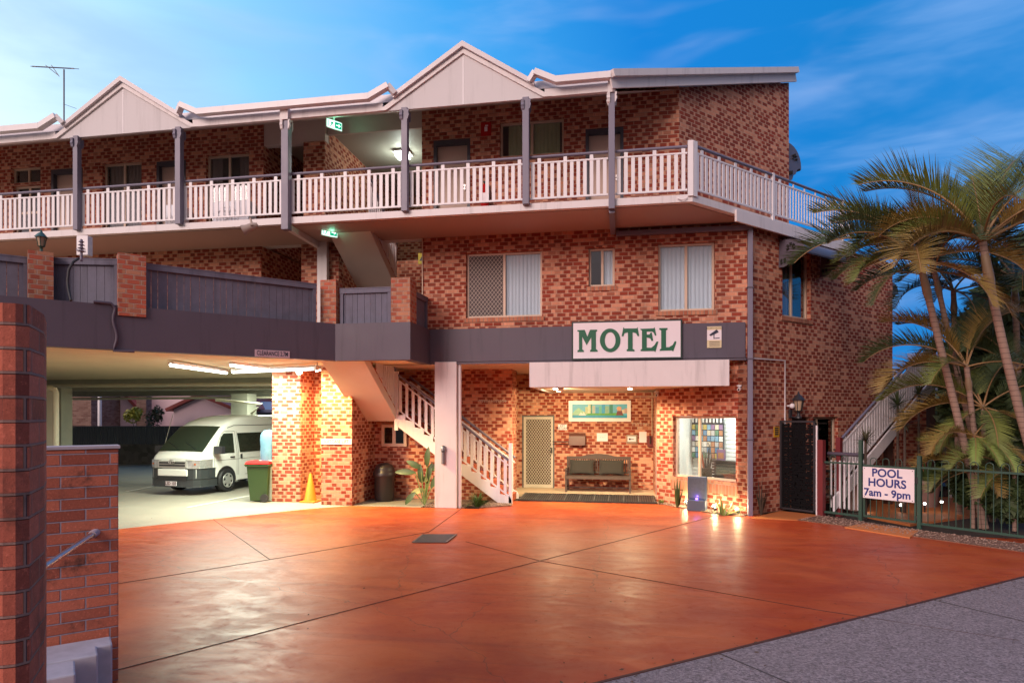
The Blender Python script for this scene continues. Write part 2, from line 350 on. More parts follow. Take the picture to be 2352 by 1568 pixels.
def gravel_mat(name, a, b_, sc_=45, rough=.9):
    m = bpy.data.materials.new(name); m.use_nodes = True; t = m.node_tree; b = t.nodes['Principled BSDF']
    geo = t.nodes.new('ShaderNodeNewGeometry')
    v = N(t, 'ShaderNodeTexVoronoi', Scale=sc_); L(t, geo.outputs['Position'], v.inputs['Vector'])
    n = N(t, 'ShaderNodeTexNoise', Scale=1.5, Detail=5.0); L(t, geo.outputs['Position'], n.inputs['Vector'])
    cs = t.nodes.new('ShaderNodeSeparateColor'); L(t, v.outputs['Color'], cs.inputs[0])
    c = MIX(t, cs.outputs[0], a, b_); c = MIX(t, M(t, 'MULTIPLY', n.outputs[0], .6), c, tuple(x*.5 for x in a))
    L(t, c, b.inputs['Base Color']); b.inputs['Roughness'].default_value = rough
    bp = N(t, 'ShaderNodeBump', Strength=.8, Distance=.01, invert=True); L(t, v.outputs['Distance'], bp.inputs['Height']); L(t, bp.outputs[0], b.inputs['Normal'])
    return m
GRAVEL = gravel_mat('garden_gravel', (.30, .16, .11), (.12, .06, .04), 30)
FOOT = gravel_mat('aggregate_footpath', (.38, .30, .30), (.09, .065, .065), 62)
STREET = gravel_mat('asphalt', (.06, .055, .06), (.03, .03, .03), 60)
CPFLOOR = mat('carport_floor', (.29, .275, .23), .55, var=.18, vs=1.1, bump=.15, bs=10)
PAVE = mat('cream_paver', (.52, .40, .28), .6, var=.15, vs=4)
SOIL = mat('soil_ground', (.045, .032, .024), .95, var=.3, vs=2)

# ------------------------------------------------------------------ text
def text_verts(s, size=1.0, bold=0.0, align='CENTER', xs=1.0):
    cu = bpy.data.curves.new('t', 'FONT'); cu.body = s; cu.size = size; cu.align_x = align; cu.align_y = 'CENTER'; cu.offset = bold; cu.resolution_u = 4
    o = bpy.data.objects.new('t', cu); COL.objects.link(o)
    dg = bpy.context.evaluated_depsgraph_get(); dg.update()
    me = bpy.data.meshes.new_from_object(o.evaluated_get(dg))
    vs = [(v.co.x*xs, v.co.y) for v in me.vertices]; fs = [tuple(p.vertices) for p in me.polygons]
    bpy.data.objects.remove(o); bpy.data.meshes.remove(me); bpy.data.curves.remove(cu)
    return vs, fs
def lettering(mb, s, O, ax, ay, size, bold=0.0, xs=1.0, lift=.004, align='CENTER'):
    vs, fs = text_verts(s, size, bold, align, xs); O, ax, ay = Vector(O), Vector(ax), Vector(ay); n = ax.cross(ay).normalized()
    mb.add([O+ax*x+ay*y+n*lift for x, y in vs], fs)
    return mb

# ================================================================== SETTING
FY, BY, PY = 14.19, 12.65, 12.90
K = Vector((2.615, FY, 0)); D45 = Vector((.70711, .70711, 0)); N45 = Vector((.70711, -.70711, 0)); UPZ = Vector((0, 0, 1))
EX = Vector((1, 0, 0)); EY = Vector((0, 1, 0))
def sheet(name, pts, z, m, kind='structure', th=.1):
    mb = MB(); n = len(pts); P = [(p[0], p[1], z) for p in pts]; B = [(p[0], p[1], z-th) for p in pts]
    mb.add(P+B, [tuple(range(n)), tuple(reversed(range(n, 2*n)))]+[(i, (i+1) % n, n+(i+1) % n, n+i)[::-1] for i in range(n)])
    return tag(mb.build(name, m), kind=kind)
sheet('ground', [(-1500, -1500), (1500, -1500), (1500, 1500), (-1500, 1500)], -.03, SOIL, th=.5)
fp0, fp1 = gnd(2352, 1325), gnd(1400, 1562)
fd = (fp0-fp1).normalized(); fn = Vector((fd.y, -fd.x, 0))
A_ = fp1-fd*14; B_ = fp0+fd*25
sheet('street', [tuple((A_+fn*3.2)[:2]), tuple((A_+fn*14)[:2]), tuple((B_+fn*14)[:2]), tuple((B_+fn*3.2)[:2])][::1], -.012, STREET)
sheet('pavement', [tuple(A_[:2]), tuple((A_+fn*3.2)[:2]), tuple((B_+fn*3.2)[:2]), tuple(B_[:2])], .004, FOOT)
cb0, cb1 = gnd(275, 1214), gnd(707, 1168)
cb0e = cb0 - (cb1-cb0).normalized()*6
DR = fn*-.012
sheet('driveway', [tuple((A_+DR)[:2]), tuple((B_+DR)[:2]), (14.5, 12.0), (5.9, 12.32-.0), (3.75, 14.30), (2.9, 14.45), (2.62, FY), (.82, 15.62), (-3.2, 15.62), (-3.2, 14.15), (-6.27, 14.15), tuple(cb1[:2]), tuple(cb0e[:2])], 0.0, DRIVE)
sheet('garage_floor', [tuple(cb0e[:2]), tuple(cb1[:2]), (-6.27, 14.15), (-4.6, 14.16), (-4.6, 15.8), (-6.2, 40), (-40, 40), (-40, 5)], -.006, CPFLOOR)
sheet('porch_floor', [(-3.0, 16.75), (.85, 16.75), (.85, 18.3), (-3.0, 18.3)], .05, PAVE, th=.08)
# driveway joints (real 8 mm strips of sealant)
jm = mat('joint_sealant', (.07, .022, .014), .6, var=.1)
def joint(name, pts, wd=.009):
    mb = MB()
    for a, b in zip(pts, pts[1:]):
        a, b = gnd(*a, z=.004), gnd(*b, z=.004); mb.bar(a, b, wd, .004)
    tag(mb.build(name, jm), kind='structure')
joint('driveway_joint', [(272, 1339), (620, 1284), (985, 1221), (1060, 1167)])
joint('driveway_joint', [(490, 1192), (620, 1284)])
joint('driveway_joint', [(265, 1538), (1240, 1287), (1640, 1185)])
joint('driveway_joint', [(1070, 1243), (1240, 1287), (1880, 1400), (2340, 1470)])
joint('parking_line', [(430, 1165), (640, 1125)], .07)
bpy.data.objects['parking_line'].data.materials[0] = mat('line_paint', (.7, .7, .66), .6)
joint('parking_line', [(290, 1128), (430, 1102)], .07); bpy.data.objects['parking_line.001'].data.materials[0] = MATS['line_paint']
# gutter strip between driveway and footpath
mb = MB(); mb.bar(A_+Vector((0, 0, .006)), B_+Vector((0, 0, .006)), .03, .01); tag(mb.build('kerb_joint', jm), kind='structure')
# garden beds
sheet('garden_bed', [(-4.5, 14.22), (-3.55, 14.22), (-3.55, 15.5), (-4.55, 15.5)], .012, GRAVEL)
sheet('garden_bed', [(-3.2, 14.25), (-2.55, 14.75), (-2.7, 15.55), (-3.2, 15.55)], .012, GRAVEL)
g0 = gnd(1510, 1156); g1 = gnd(1560, 1166); g2 = gnd(1640, 1180); g3 = gnd(1712, 1186)
sheet('garden_bed', [tuple(p[:2]) for p in (g0, g1, g2, g3)]+[(2.60, 14.24), (.80, 16.02)], .012, GRAVEL)
# right-hand side: path to the black gate, gravel strips, pool path
def gp(*pp): return [tuple(gnd(*p)[:2]) for p in pp]
sheet('garden_bed', gp((1830, 1194), (1885, 1184), (1977, 1198), (2112, 1218), (2420, 1258), (2420, 1290), (2352, 1268), (2100, 1232), (1940, 1208)), .012, GRAVEL)
sheet('path', gp((1940, 1212), (1985, 1203), (2110, 1221), (2090, 1236)), .02, mat('path_terracotta', (.52, .17, .05), .6, var=.1))
sheet('path', gp((1722, 1190), (1792, 1173), (1884, 1183), (1832, 1195)), .008, MATS['path_terracotta'])
sheet('pool_path', gp((1985, 1185), (2090, 1205), (2420, 1160), (2420, 1130), (2000, 1150)), .016, MATS['path_terracotta'])
# pool water
mb = MB(); p = [gnd(*q) for q in ((2170, 1128), (2420, 1140), (2420, 1078), (2150, 1078))]
mb.add([(q.x, q.y, .03) for q in p], [(0, 1, 2, 3)]); wtr = mat('pool_water', (.02, .20, .36), .08, var=.1)
tag(mb.build('pool_water', wtr), kind='structure')
# drain grate
gr = thing('drain_grate', gnd(995, 1236), 'grey steel drain grate set in the orange driveway', 'drain grate')
q = [gnd(948, 1245, .008), gnd(1025, 1245, .008), gnd(1048, 1227, .008), gnd(972, 1227, .008)]
mb = MB(); mb.ext([(0, 0)]*0 or [(v.x, v.y) for v in q], (0, 0, .002), EX, EY, .006); mb.build('grate_base', DARK, gr)
mb = MB()
for i in range(15):
    t = i/14; mb.bar(q[0].lerp(q[3], t)+Vector((0, 0, .004)), q[1].lerp(q[2], t)+Vector((0, 0, .004)), .022, .008)
for a, b in ((q[0], q[3]), (q[1], q[2])): mb.bar(a+Vector((0, 0, .005)), b+Vector((0, 0, .005)), .03, .01)
mb.build('grate_bars', mat('grate_steel', (.12, .12, .13), .4, metal=.6, var=.1), gr)

# ================================================================== MOTEL BUILDING
motel = thing('motel_building', (0, FY, 0), 'brick motel of three levels with gabled verandah roof and slate band', 'building')
def wall(name, P, D, s0, s1, z0, z1, ops=(), t=.24, m=BRICK, inward=None, parent=motel, build=True, mb=None, top=None):
    """wall in the vertical plane through P along D; outer face on the plane, thickness on the far side. ops: (s0,s1,z0,z1)"""
    P, D = Vector(P), Vector(D).normalized(); inn = inward if inward is not None else Vector((-D.y, D.x, 0)); inn = Vector(inn)
    mb = mb or MB(); S = sorted({s0, s1, *[o[0] for o in ops], *[o[1] for o in ops]}); Zs = sorted({z0, z1, *[o[2] for o in ops], *[o[3] for o in ops]})
    S = [x for x in S if s0 <= x <= s1]; Zs = [x for x in Zs if z0 <= x <= z1]
    def solid(i, j):
        if i < 0 or j < 0 or i >= len(S)-1 or j >= len(Zs)-1: return False
        a, b = (S[i]+S[i+1])/2, (Zs[j]+Zs[j+1])/2
        return not any(o[0] < a < o[1] and o[2] < b < o[3] for o in ops)
    def pt(s, z, d): return P+D*s+inn*d+Vector((0, 0, z))
    for i in range(len(S)-1):
        for j in range(len(Zs)-1):
            if not solid(i, j): continue
            a, b, c, d = S[i], S[i+1], Zs[j], Zs[j+1]
            mb.quad(pt(a, c, 0), pt(b, c, 0), pt(b, d, 0), pt(a, d, 0)); mb.quad(pt(b, c, t), pt(a, c, t), pt(a, d, t), pt(b, d, t))
            if not solid(i-1, j): mb.quad(pt(a, c, t), pt(a, c, 0), pt(a, d, 0), pt(a, d, t))
            if not solid(i+1, j): mb.quad(pt(b, c, 0), pt(b, c, t), pt(b, d, t), pt(b, d, 0))
            if not solid(i, j-1): mb.quad(pt(a, c, t), pt(b, c, t), pt(b, c, 0), pt(a, c, 0))
            if not solid(i, j+1): mb.quad(pt(a, d, 0), pt(b, d, 0), pt(b, d, t), pt(a, d, t))
    return mb.build(name, m, parent) if build else mb

def rectY(x0, y0, x1, y1, Yp):
    a, b = atY(x0, y1, Yp), atY(x1, y1, Yp); c = atY(x0, y0, Yp); e = atY(x1, y0, Yp)
    return (a.x, b.x, (a.z+b.z)/2, (c.z+e.z)/2)

ROOM = mat('room_wall', (.30, .24, .20), .9, var=.1)
def curtain(name, P, D, s0, s1, z0, z1, d, m, parent, folds=14, amp=.014):
    P, D = Vector(P), Vector(D).normalized(); inn = Vector((-D.y, D.x, 0)); n = folds*6; vs = []; fs = []
    for i in range(n+1):
        t = i/n; o = d+amp*sin(t*folds*2*pi)+amp*.5*sin(t*folds*5.1)
        for z in (z0, z1): vs.append(P+D*(s0+(s1-s0)*t)+inn*o+Vector((0, 0, z)))
    for i in range(n): fs.append((2*i, 2*i+2, 2*i+3, 2*i+1))
    mb = MB(); mb.add(vs, fs, True); return mb.build(name, m, parent)
def window(P, D, o, parent, frame=CREAM, panes=2, recess=.09, cur=None, glass=GLASS, mesh_pane=None, sill=True, split=.5, fw=.05, hsplit=None, room=.9):
    P, D = Vector(P), Vector(D).normalized(); inn = Vector((-D.y, D.x, 0)); a, b, c, d = o
    def pt(s, z, q): return P+D*s+inn*q+Vector((0, 0, z))
    mb = MB(); r = recess
    g = .004
    for s0, s1, z0, z1 in ((a+g, a+fw, c+g, d-g), (b-fw, b-g, c+g, d-g), (a+fw, b-fw, c+g, c+fw), (a+fw, b-fw, d-fw, d-g)):
        mb.ext([(s0, z0), (s1, z0), (s1, z1), (s0, z1)], pt(0, 0, r), D, UPZ, -.06)
    mid = a+(b-a)*split
    if panes == 2: mb.ext([(mid-fw*.55, c+fw), (mid+fw*.55, c+fw), (mid+fw*.55, d-fw), (mid-fw*.55, d-fw)], pt(0, 0, r+.005), D, UPZ, -.05)
    if hsplit: 
        zh = c+(d-c)*hsplit; mb.ext([(a+fw, zh-fw*.6), (b-fw, zh-fw*.6), (b-fw, zh+fw*.6), (a+fw, zh+fw*.6)], pt(0, 0, r+.008), D, UPZ, -.05)
    wf = mb.build('window', frame, parent)
    mb = MB(); mb.ext([(a+fw*.7, c+fw*.7), (b-fw*.7, c+fw*.7), (b-fw*.7, d-fw*.7), (a+fw*.7, d-fw*.7)], pt(0, 0, r+.03), D, UPZ, -.006); mb.build('pane', glass, wf)
    if cur:
        for (u0, u1, cm) in cur: curtain('curtain', P, D, a+(b-a)*u0, a+(b-a)*u1, c+.02, d-.01, r+.075, cm, wf, folds=max(3, int((u1-u0)*(b-a)/.085)))
    if mesh_pane:
        u0, u1 = mesh_pane; fm = MB(); fm.ext([(a+(b-a)*u0+fw, c+fw), (a+(b-a)*u1-fw*.5, c+fw), (a+(b-a)*u1-fw*.5, d-fw), (a+(b-a)*u0+fw, d-fw)], pt(0, 0, r+.022), D, UPZ, -.004); fm.build('dark_mesh_backing', mat('dark_mesh_backing', (.10, .085, .085), .8, var=.03), wf); lattice(pt(a+(b-a)*u0+fw*.8, c+fw, r-.004), D, (b-a)*(u1-u0)-fw*1.5, d-c-2*fw, .085, .105, .006, 'security_mesh', CREAMW, wf)  # dark plate added behind the mesh to darken the bright pane
    if sill:
        mb = MB(); mb.ext([(a-.05, c-.10), (b+.05, c-.10), (b+.05, c-.008), (a-.05, c-.008)], pt(0, 0, -.025), D, UPZ, -.13); mb.build('sill', BRSILL, wf)
    return wf
BRSILL = brick_mat('sill_brick', (.52, .24, .14), (.36, .12, .07), (.35, .26, .2), bl=.086, bh=.30, patch=False, mj=.012)
CREAMW = mat('cream_wire', (.60, .54, .46), .45, var=.04)
def lattice(O, D, wd, ht, pw, ph, th, name, m, parent, local=False):
    """diamond grille: two sets of crossing strips"""
    O, D = Vector(O), Vector(D).normalized(); mb = MB(); inn = Vector((-D.y, D.x, 0))
    sl = ph/pw
    k = -int(ht/ph)-1
    while k*pw < wd:
        for sgn in (1, -1):
            x0 = k*pw; pts = []
            # line z = sl*(x-x0)  clipped to the rectangle
            xa, xb = max(0, x0), min(wd, x0+ht/sl)
            if xb > xa+1e-4:
                za, zb = sl*(xa-x0), sl*(xb-x0)
                if sgn < 0: za, zb = ht-za, ht-zb
                mb.bar(O+D*xa+UPZ*za+inn*(.003*sgn), O+D*xb+UPZ*zb+inn*(.003*sgn), th, .004, up=inn)
        k += 1
    return mb.build(name, m, parent, local=local)

CURTW = mat('sheer_curtain', (.88, .90, .96), .8, var=.06)
CURTG = mat('green_curtain', (.66, .68, .36), .9, var=.06)
CURTD = mat('brown_curtain', (.24, .17, .15), .9, var=.1)
# -- mid level facade wall
XL = -4.56
W1 = rectY(1070, 578, 1245, 728, FY); W2 = rectY(1352, 568, 1412, 657, FY); W3 = rectY(1512, 557, 1642, 713, FY)
wall('upper_wall', (0, FY, 0), EX, XL, K.x, 3.35, 6.26, [W1, W2, W3])
window((0, FY, 0), EX, W1, motel, cur=[(.5, .99, CURTW)], mesh_pane=(.0, .5))
window((0, FY, 0), EX, W2, motel, split=.52, cur=[(.5, .98, CURTW)])
window((0, FY, 0), EX, W3, motel, cur=[(.02, .49, CURTW), (.51, .98, CURTW)])
# rooms behind
def room(name, x0, x1, y0, y1, z0, z1, m=DARK):
    mb = MB()
    mb.quad((x0, y1, z0), (x1, y1, z0), (x1, y1, z1), (x0, y1, z1)); mb.quad((x0, y0, z0), (x0, y1, z0), (x0, y1, z1), (x0, y0, z1))
    mb.quad((x1, y0, z0), (x1, y1, z0), (x1, y1, z1), (x1, y0, z1)); mb.quad((x0, y0, z0), (x1, y0, z0), (x1, y1, z0), (x0, y1, z0)); mb.quad((x0, y0, z1), (x1, y0, z1), (x1, y1, z1), (x0, y1, z1))
    return mb.build(name, m, motel)
room('interior', XL+.3, K.x-.35, FY+.25, FY+3, 3.6, 6.15, ROOM)
# brick left return of the mid wall (stair side)
wall('return_wall', (XL, FY+.24, 0), EY, 0, 4.0, 3.35, 6.2, inward=(1, 0, 0))
# slate band
mb = MB(); xb1 = XY(1712, FY-.04); mb.b6(-4.35, xb1, FY-.045, FY, 3.335, 4.08); mb.b6(-4.35, xb1+.02, FY-.03, FY, 3.28, 3.325)
mb.build('band', SLATE, motel)
# soffit over porch / ground floor ceiling
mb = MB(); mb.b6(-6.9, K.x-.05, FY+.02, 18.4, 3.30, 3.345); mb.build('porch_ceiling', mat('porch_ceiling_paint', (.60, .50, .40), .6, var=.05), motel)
# -- side wall (45 degrees)
sS, zS = onl(2050, 900, K, D45)
SW1 = (onl(1797, 0, K, D45)[0], onl(1862, 0, K, D45)[0], onl(1830, 730, K, D45)[1], onl(1830, 575, K, D45)[1])
SW2 = (onl(1868, 0, K, D45)[0], onl(1925, 0, K, D45)[0], .9, onl(1868, 957, K, D45)[1])
SDR = (onl(1818, 0, K, D45)[0], onl(1862, 0, K, D45)[0], -.02, 2.08)
wall('side_wall', K, D45, 0, sS, 0, 6.2, [SW1, SW2, SDR], inward=-N45)
window(K, D45, SW1, motel, split=.45, cur=[(.02, .4, CURTD)])
window(K, D45, SW2, motel, split=.3, sill=False, glass=GLASSD)
mb = MB(); mb.ext([(SDR[0], 0), (SDR[1], 0), (SDR[1], 2.05), (SDR[0], 2.05)], K-N45*.12, D45, UPZ, -.04); mb.build('side_door', mat('black_door', (.012, .012, .014), .5, var=.1), motel)
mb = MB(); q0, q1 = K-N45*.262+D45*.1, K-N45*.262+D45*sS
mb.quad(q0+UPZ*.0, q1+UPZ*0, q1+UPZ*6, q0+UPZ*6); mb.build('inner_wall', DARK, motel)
# end wall of the side block
wall('end_wall', K+D45*sS, -N45, .24, 9, 0, 6.2, inward=D45*-1)
# -- reception wall, 45 degrees back from the corner, below the band
RD = Vector((-.70711, .70711, 0)); R0 = K.copy()
R1 = K+RD*2.54
RP, RDir = R1, -RD      # left -> right as seen
def rs(x, y): s, z = onl(x, y, RP, RDir); return s, z
RW = (rs(1545, 0)[0], rs(1690, 0)[0], (rs(1545, 1090)[1]+rs(1690, 1112)[1])/2, 2.10)
wall('reception_wall', RP, RDir, 0, 2.54, 0, 3.335, [RW], inward=(.70711, .70711, 0))
rwf = window(RP, RDir, RW, motel, split=.40, frame=CREAM, sill=False, recess=.10)
mb = MB(); mb.ext([(RW[0]-.04, RW[2]-.28), (RW[1]+.04, RW[2]-.28), (RW[1]+.04, RW[2]-.005), (RW[0]-.04, RW[2]-.005)], RP, RDir, UPZ, .03); mb.build('sill', BRSILL, rwf)
# wall corner fill between reception wall left end and porch back wall
wall('porch_side_wall', R1+Vector((0.02, 0.0, 0)), EY, .02, 18.2-R1.y, 0, 3.335, inward=(1, 0, 0))
# porch back wall
PB = 18.2
PDoor = rectY(1203, 957, 1270, 1122, PB); PDoor = (PDoor[0], PDoor[1], .05, PDoor[3])
wall('porch_back_wall', (0, PB, 0), EX, -3.4, R1.x+.3, 0, 3.335, [PDoor])
# wall behind stairs
SBY = 16.15
wall('stair_back_wall', (0, SBY, 0), EX, -7.0, -2.79, 0, 6.2)
wall('stair_back_end', (-2.79, SBY+.24, 0), EY, 0, .5, 0, 3.335, inward=(-1, 0, 0))
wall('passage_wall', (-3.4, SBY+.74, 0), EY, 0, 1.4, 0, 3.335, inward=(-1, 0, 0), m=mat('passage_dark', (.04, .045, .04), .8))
# security door on porch
pd = PDoor; dr = MB(); fwd = .055
for s0, s1, z0, z1 in ((pd[0], pd[0]+fwd, pd[2], pd[3]), (pd[1]-fwd, pd[1], pd[2], pd[3]), (pd[0]+fwd, pd[1]-fwd, pd[3]-fwd*1.2, pd[3]), (pd[0]+fwd, pd[1]-fwd, pd[2], pd[2]+fwd*1.6)):
    dr.ext([(s0, z0), (s1, z0), (s1, z1), (s0, z1)], (0, PB+.02, 0), EX, UPZ, -.04)
sd = dr.build('security_door', CREAMW, motel)
lattice((pd[0]+fwd, PB+.035, pd[2]+fwd*1.6), EX, pd[1]-pd[0]-2*fwd, pd[3]-pd[2]-fwd*2.8, .075, .105, .011, 'door_mesh', CREAMW, sd)
mb = MB(); mb.quad((pd[0], PB+.12, pd[2]), (pd[1], PB+.12, pd[2]), (pd[1], PB+.12, pd[3]), (pd[0], PB+.12, pd[3])); mb.build('door_leaf', mat('brown_door', (.08, .045, .03), .6), motel)
mb = MB(); mb.box((pd[1]-.03, PB-.03, 1.12), (.03, .05, .16)); mb.bar((pd[1]-.03, PB-.06, 1.12), (pd[1]-.13, PB-.06, 1.12), .015, .015); mb.build('handle', BLACK, sd)
mb = MB(); g = .045
mb.ext([(pd[0]-g, 0.05), (pd[0]-.003, .05), (pd[0]-.003, pd[3]+g), (pd[0]-g, pd[3]+g)], (0, PB, 0), EX, UPZ, .02); mb.ext([(pd[1]+.003, 0.05), (pd[1]+g, .05), (pd[1]+g, pd[3]+g), (pd[1]+.003, pd[3]+g)], (0, PB, 0), EX, UPZ, .02)
mb.ext([(pd[0]-.003, pd[3]+.003), (pd[1]+.003, pd[3]+.003), (pd[1]+.003, pd[3]+g), (pd[0]-.003, pd[3]+g)], (0, PB, 0), EX, UPZ, .02)
mb.build('door_frame', mat('grey_door_frame', (.12, .12, .12), .5), motel)
# canopy (white fascia box over the porch)
cz0 = atY(1370, 892, FY-.35).z
c0 = atY(1216, 892, FY-.35); c1 = atY(1675, 882, FY-.35); ct = 3.27; cbz = (c0.z+c1.z)/2
mb = MB(); mb.b6(c0.x, c1.x, FY-.35, FY-.25, cbz, ct); mb.b6(c0.x, c0.x+.06, FY-.25, 18.15, cbz, ct); mb.b6(c1.x-.06, c1.x, FY-.25, FY-.02, cbz, ct)
mb.b6(c0.x+.06, c1.x-.06, FY-.25, FY-.02, ct-.06, ct)
mb.build('canopy_fascia', WHITE, motel)
mb = MB(); mb.add([(c0.x+.06, FY-.25, cbz+.03), (c1.x-.06, FY-.25, cbz+.03), (c1.x-.06, FY-.01, cbz+.03), (R1.x, R1.y-.02, cbz+.03), (R1.x, 18.15, cbz+.03), (c0.x+.06, 18.15, cbz+.03)], [(0, 5, 4, 3, 2, 1)]); mb.build('canopy_soffit', mat('porch_soffit', (.60, .52, .42), .5, var=.05), motel)
# big white column
cl0, cl1 = XY(1000, FY+.0), XY(1050, FY+.0)
mb = MB(); mb.b6(cl0, cl1, FY-.06, FY+.36, 0, 3.335); mb.build('column', WHITE, motel, bevel=.01)
mb = MB(); mb.tube([(cl1+.05, FY+.05, 0), (cl1+.05, FY+.05, 3.3)], .04, 10); mb.build('downpipe', WHITE, motel)
# -- top level front walls
TOPZ = 6.34
def tw(Y_): return 8.45+.456*(Y_-12.65)
wt = tw(FY)+.05
c15 = XY(1560, FY)
D2 = rectY(1345, 288, 1432, 450, FY); D1 = rectY(996, 312, 1080, 470, FY); Wt = rectY(1148, 275, 1295, 356, FY)
def dz(o): return (o[0], o[1], TOPZ, TOPZ+2.07)
D1, D2 = dz(D1), dz(D2)
wall('verandah_wall', (0, FY, 0), EX, XL, c15, TOPZ-.1, wt+.1, [D1, D2, Wt])
window((0, FY, 0), EX, Wt, motel, cur=[(.12, .5, CURTG), (.5, .93, CURTG)])
room('interior', XL+.3, c15-.3, FY+.25, FY+3, 6.35, 8.9, ROOM)
XR = XY(605, FY)
Dl1 = dz(rectY(360, 360, 427, 520, FY)); Dl0 = dz(rectY(118, 380, 190, 540, FY))
Wl2 = rectY(473, 353, 572, 500, FY); Wl1 = rectY(235, 372, 325, 500, FY); Wl0 = rectY(25, 383, 93, 420, FY); Wl00 = rectY(30, 425, 93, 510, FY)
Wl2 = (Wl2[0], Wl2[1], 6.5, Wl2[3]); Wl1 = (Wl1[0], Wl1[1], 6.5, Wl1[3]); Wl00 = (Wl00[0], Wl00[1], 6.7, Wl00[3])
wall('verandah_wall', (0, FY, 0), EX, -30, XR, TOPZ-.1, wt+.1, [Dl1, Dl0, Wl2, Wl1, Wl0, Wl00])
window((0, FY, 0), EX, Wl2, motel, cur=[(.05, .3, CURTD), (.7, .95, CURTD)], sill=False)
window((0, FY, 0), EX, Wl1, motel, cur=[(.1, .45, CURTD), (.55, .9, CURTD)], sill=False)
window((0, FY, 0), EX, Wl0, motel, sill=False); window((0, FY, 0), EX, Wl00, motel, sill=False, hsplit=.5)
room('interior', -22, XR-.3, FY+.25, FY+3, 6.35, 8.9)
def door(o, num=None):
    a, b, c, d = o; mb = MB(); f = .07
    for s0, s1, z0, z1 in ((a, a+f, c, d), (b-f, b, c, d), (a+f, b-f, d-f*1.5, d)): mb.ext([(s0, z0), (s1, z0), (s1, z1), (s0, z1)], (0, FY-.01, 0), EX, UPZ, -.14)
    fr = mb.build('door_frame', DKFR, motel)
    mb = MB(); mb.ext([(a+f, c), (b-f, c), (b-f, d-f*1.5), (a+f, d-f*1.5)], (0, FY+.10, 0), EX, UPZ, -.04); dd = mb.build('door', DOORC, motel)
    mb = MB(); mb.box((b-f-.08, FY+.08, c+1.0), (.04, .03, .12)); mb.tube([(b-f-.08, FY+.05, c+1.0), (b-f-.18, FY+.05, c+1.0)], .01, 6); mb.build('handle', STEEL, dd)
    if num:
        mb = MB(); lettering(mb, num, ((a+b)/2+.05, FY+.095, c+1.42), EX, UPZ, .14, .002); mb.build('door_number', BLACK, dd)
door(D1, '20'); door(D2, '21'); door(Dl1); door(Dl0)
# walls between (pier by stairwell, corridor, stairwell side)
xpa, xpb = XY(697, FY), XY(746, FY)
wall('stair_pier', (0, FY, 0), EX, xpa, xpb, TOPZ-.1, 8.62)
mb = MB(); mb.b6(XR+.002, xpb, FY+.02, FY+.2, 8.62, wt+.1); mb.build('header_beam', SOFF, motel)
mb = MB(); mb.b6(xpb+.01, XL+.1, FY+.12, FY+.18, 8.80, 9.4); mb.build('bulkhead', SOFF, motel)
wall('corridor_wall', (XR, FY+.24, 0), EY, 0, 4.5, TOPZ-.1, 9.0, inward=(-1, 0, 0))
wall('stairwell_wall', (xpb, FY+.24, 0), EY, 0, 5.0, 3.4, 9.0, inward=(-1, 0, 0))
wall('stairwell_back', (0, 19.2, 0), EX, XR, XL, 3.4, wt+.6, m=BRICK)
wall('return_wall', (XL, FY+.24, 0), EY, 0, 4.8, TOPZ, 9.0, inward=(1, 0, 0))
mb = MB(); mb.b6(XR-.2, XL+.0, FY+.22, 19.2, 8.95, 9.05); mb.build('stairwell_ceiling', mat('stairwell_paint', (.36, .34, .29), .6, var=.04), motel)
# mid level left walls (below the slab)
XR2 = XY(600, FY); mp0, mp1 = XY(692, FY), XY(731, FY)
wall('mid_wall', (0, FY, 0), EX, -30, XR2, 3.4, 6.2); wall('corridor_wall', (XR2, FY+.24, 0), EY, 0, 4.5, 3.4, 6.2, inward=(-1, 0, 0))
wall('mid_pier', (0, FY, 0), EX, mp0, mp1, 3.4, 6.2)
mb = MB(); mb.b6(XY(731, FY-.1), XY(737, FY-.1)+.06, FY-.16, FY-.06, 3.5, 6.2); mb.b6(XY(741, FY-.1), XY(741, FY-.1)+.13, FY-.16, FY-.03, 3.5, 6.2); mb.build('steel_post', WHITE, motel)
mb = MB(); mb.b6(mp1, -6.6, FY+.0, FY+.24, 3.4, 6.19); mb.build('corridor_floor_edge', BRICK, motel)
# mid deck floor (above carport), extends from parapet
P0 = Vector((-4.35, FY, 0)); P1 = Vector((-4.40, PY, 0)); P2 = Vector((XY(770, PY), PY, 0)); DM = Vector((-.70711, -.70711, 0)); P3 = P2+DM*9
mb = MB(); pl = [(P0.x, P0.y+.0), (P1.x, P1.y+.02), (P2.x, P2.y+.02), (P3.x, P3.y+.02), (-30, P3.y), (-30, 25), (-6.6, 25), (-6.6, FY+.25), (P0.x, FY+.25)]
def slabpoly(mb, pl, z0, z1):
    n = len(pl); mb.add([(x, y, z1) for x, y in pl]+[(x, y, z0) for x, y in pl], [tuple(range(n)), tuple(reversed(range(n, 2*n)))]+[(i, (i+1) % n, n+(i+1) % n, n+i) for i in range(n)]); return mb
slabpoly(mb, pl, 3.30, 3.42); mb.build('carport_ceiling', CEIL, motel)
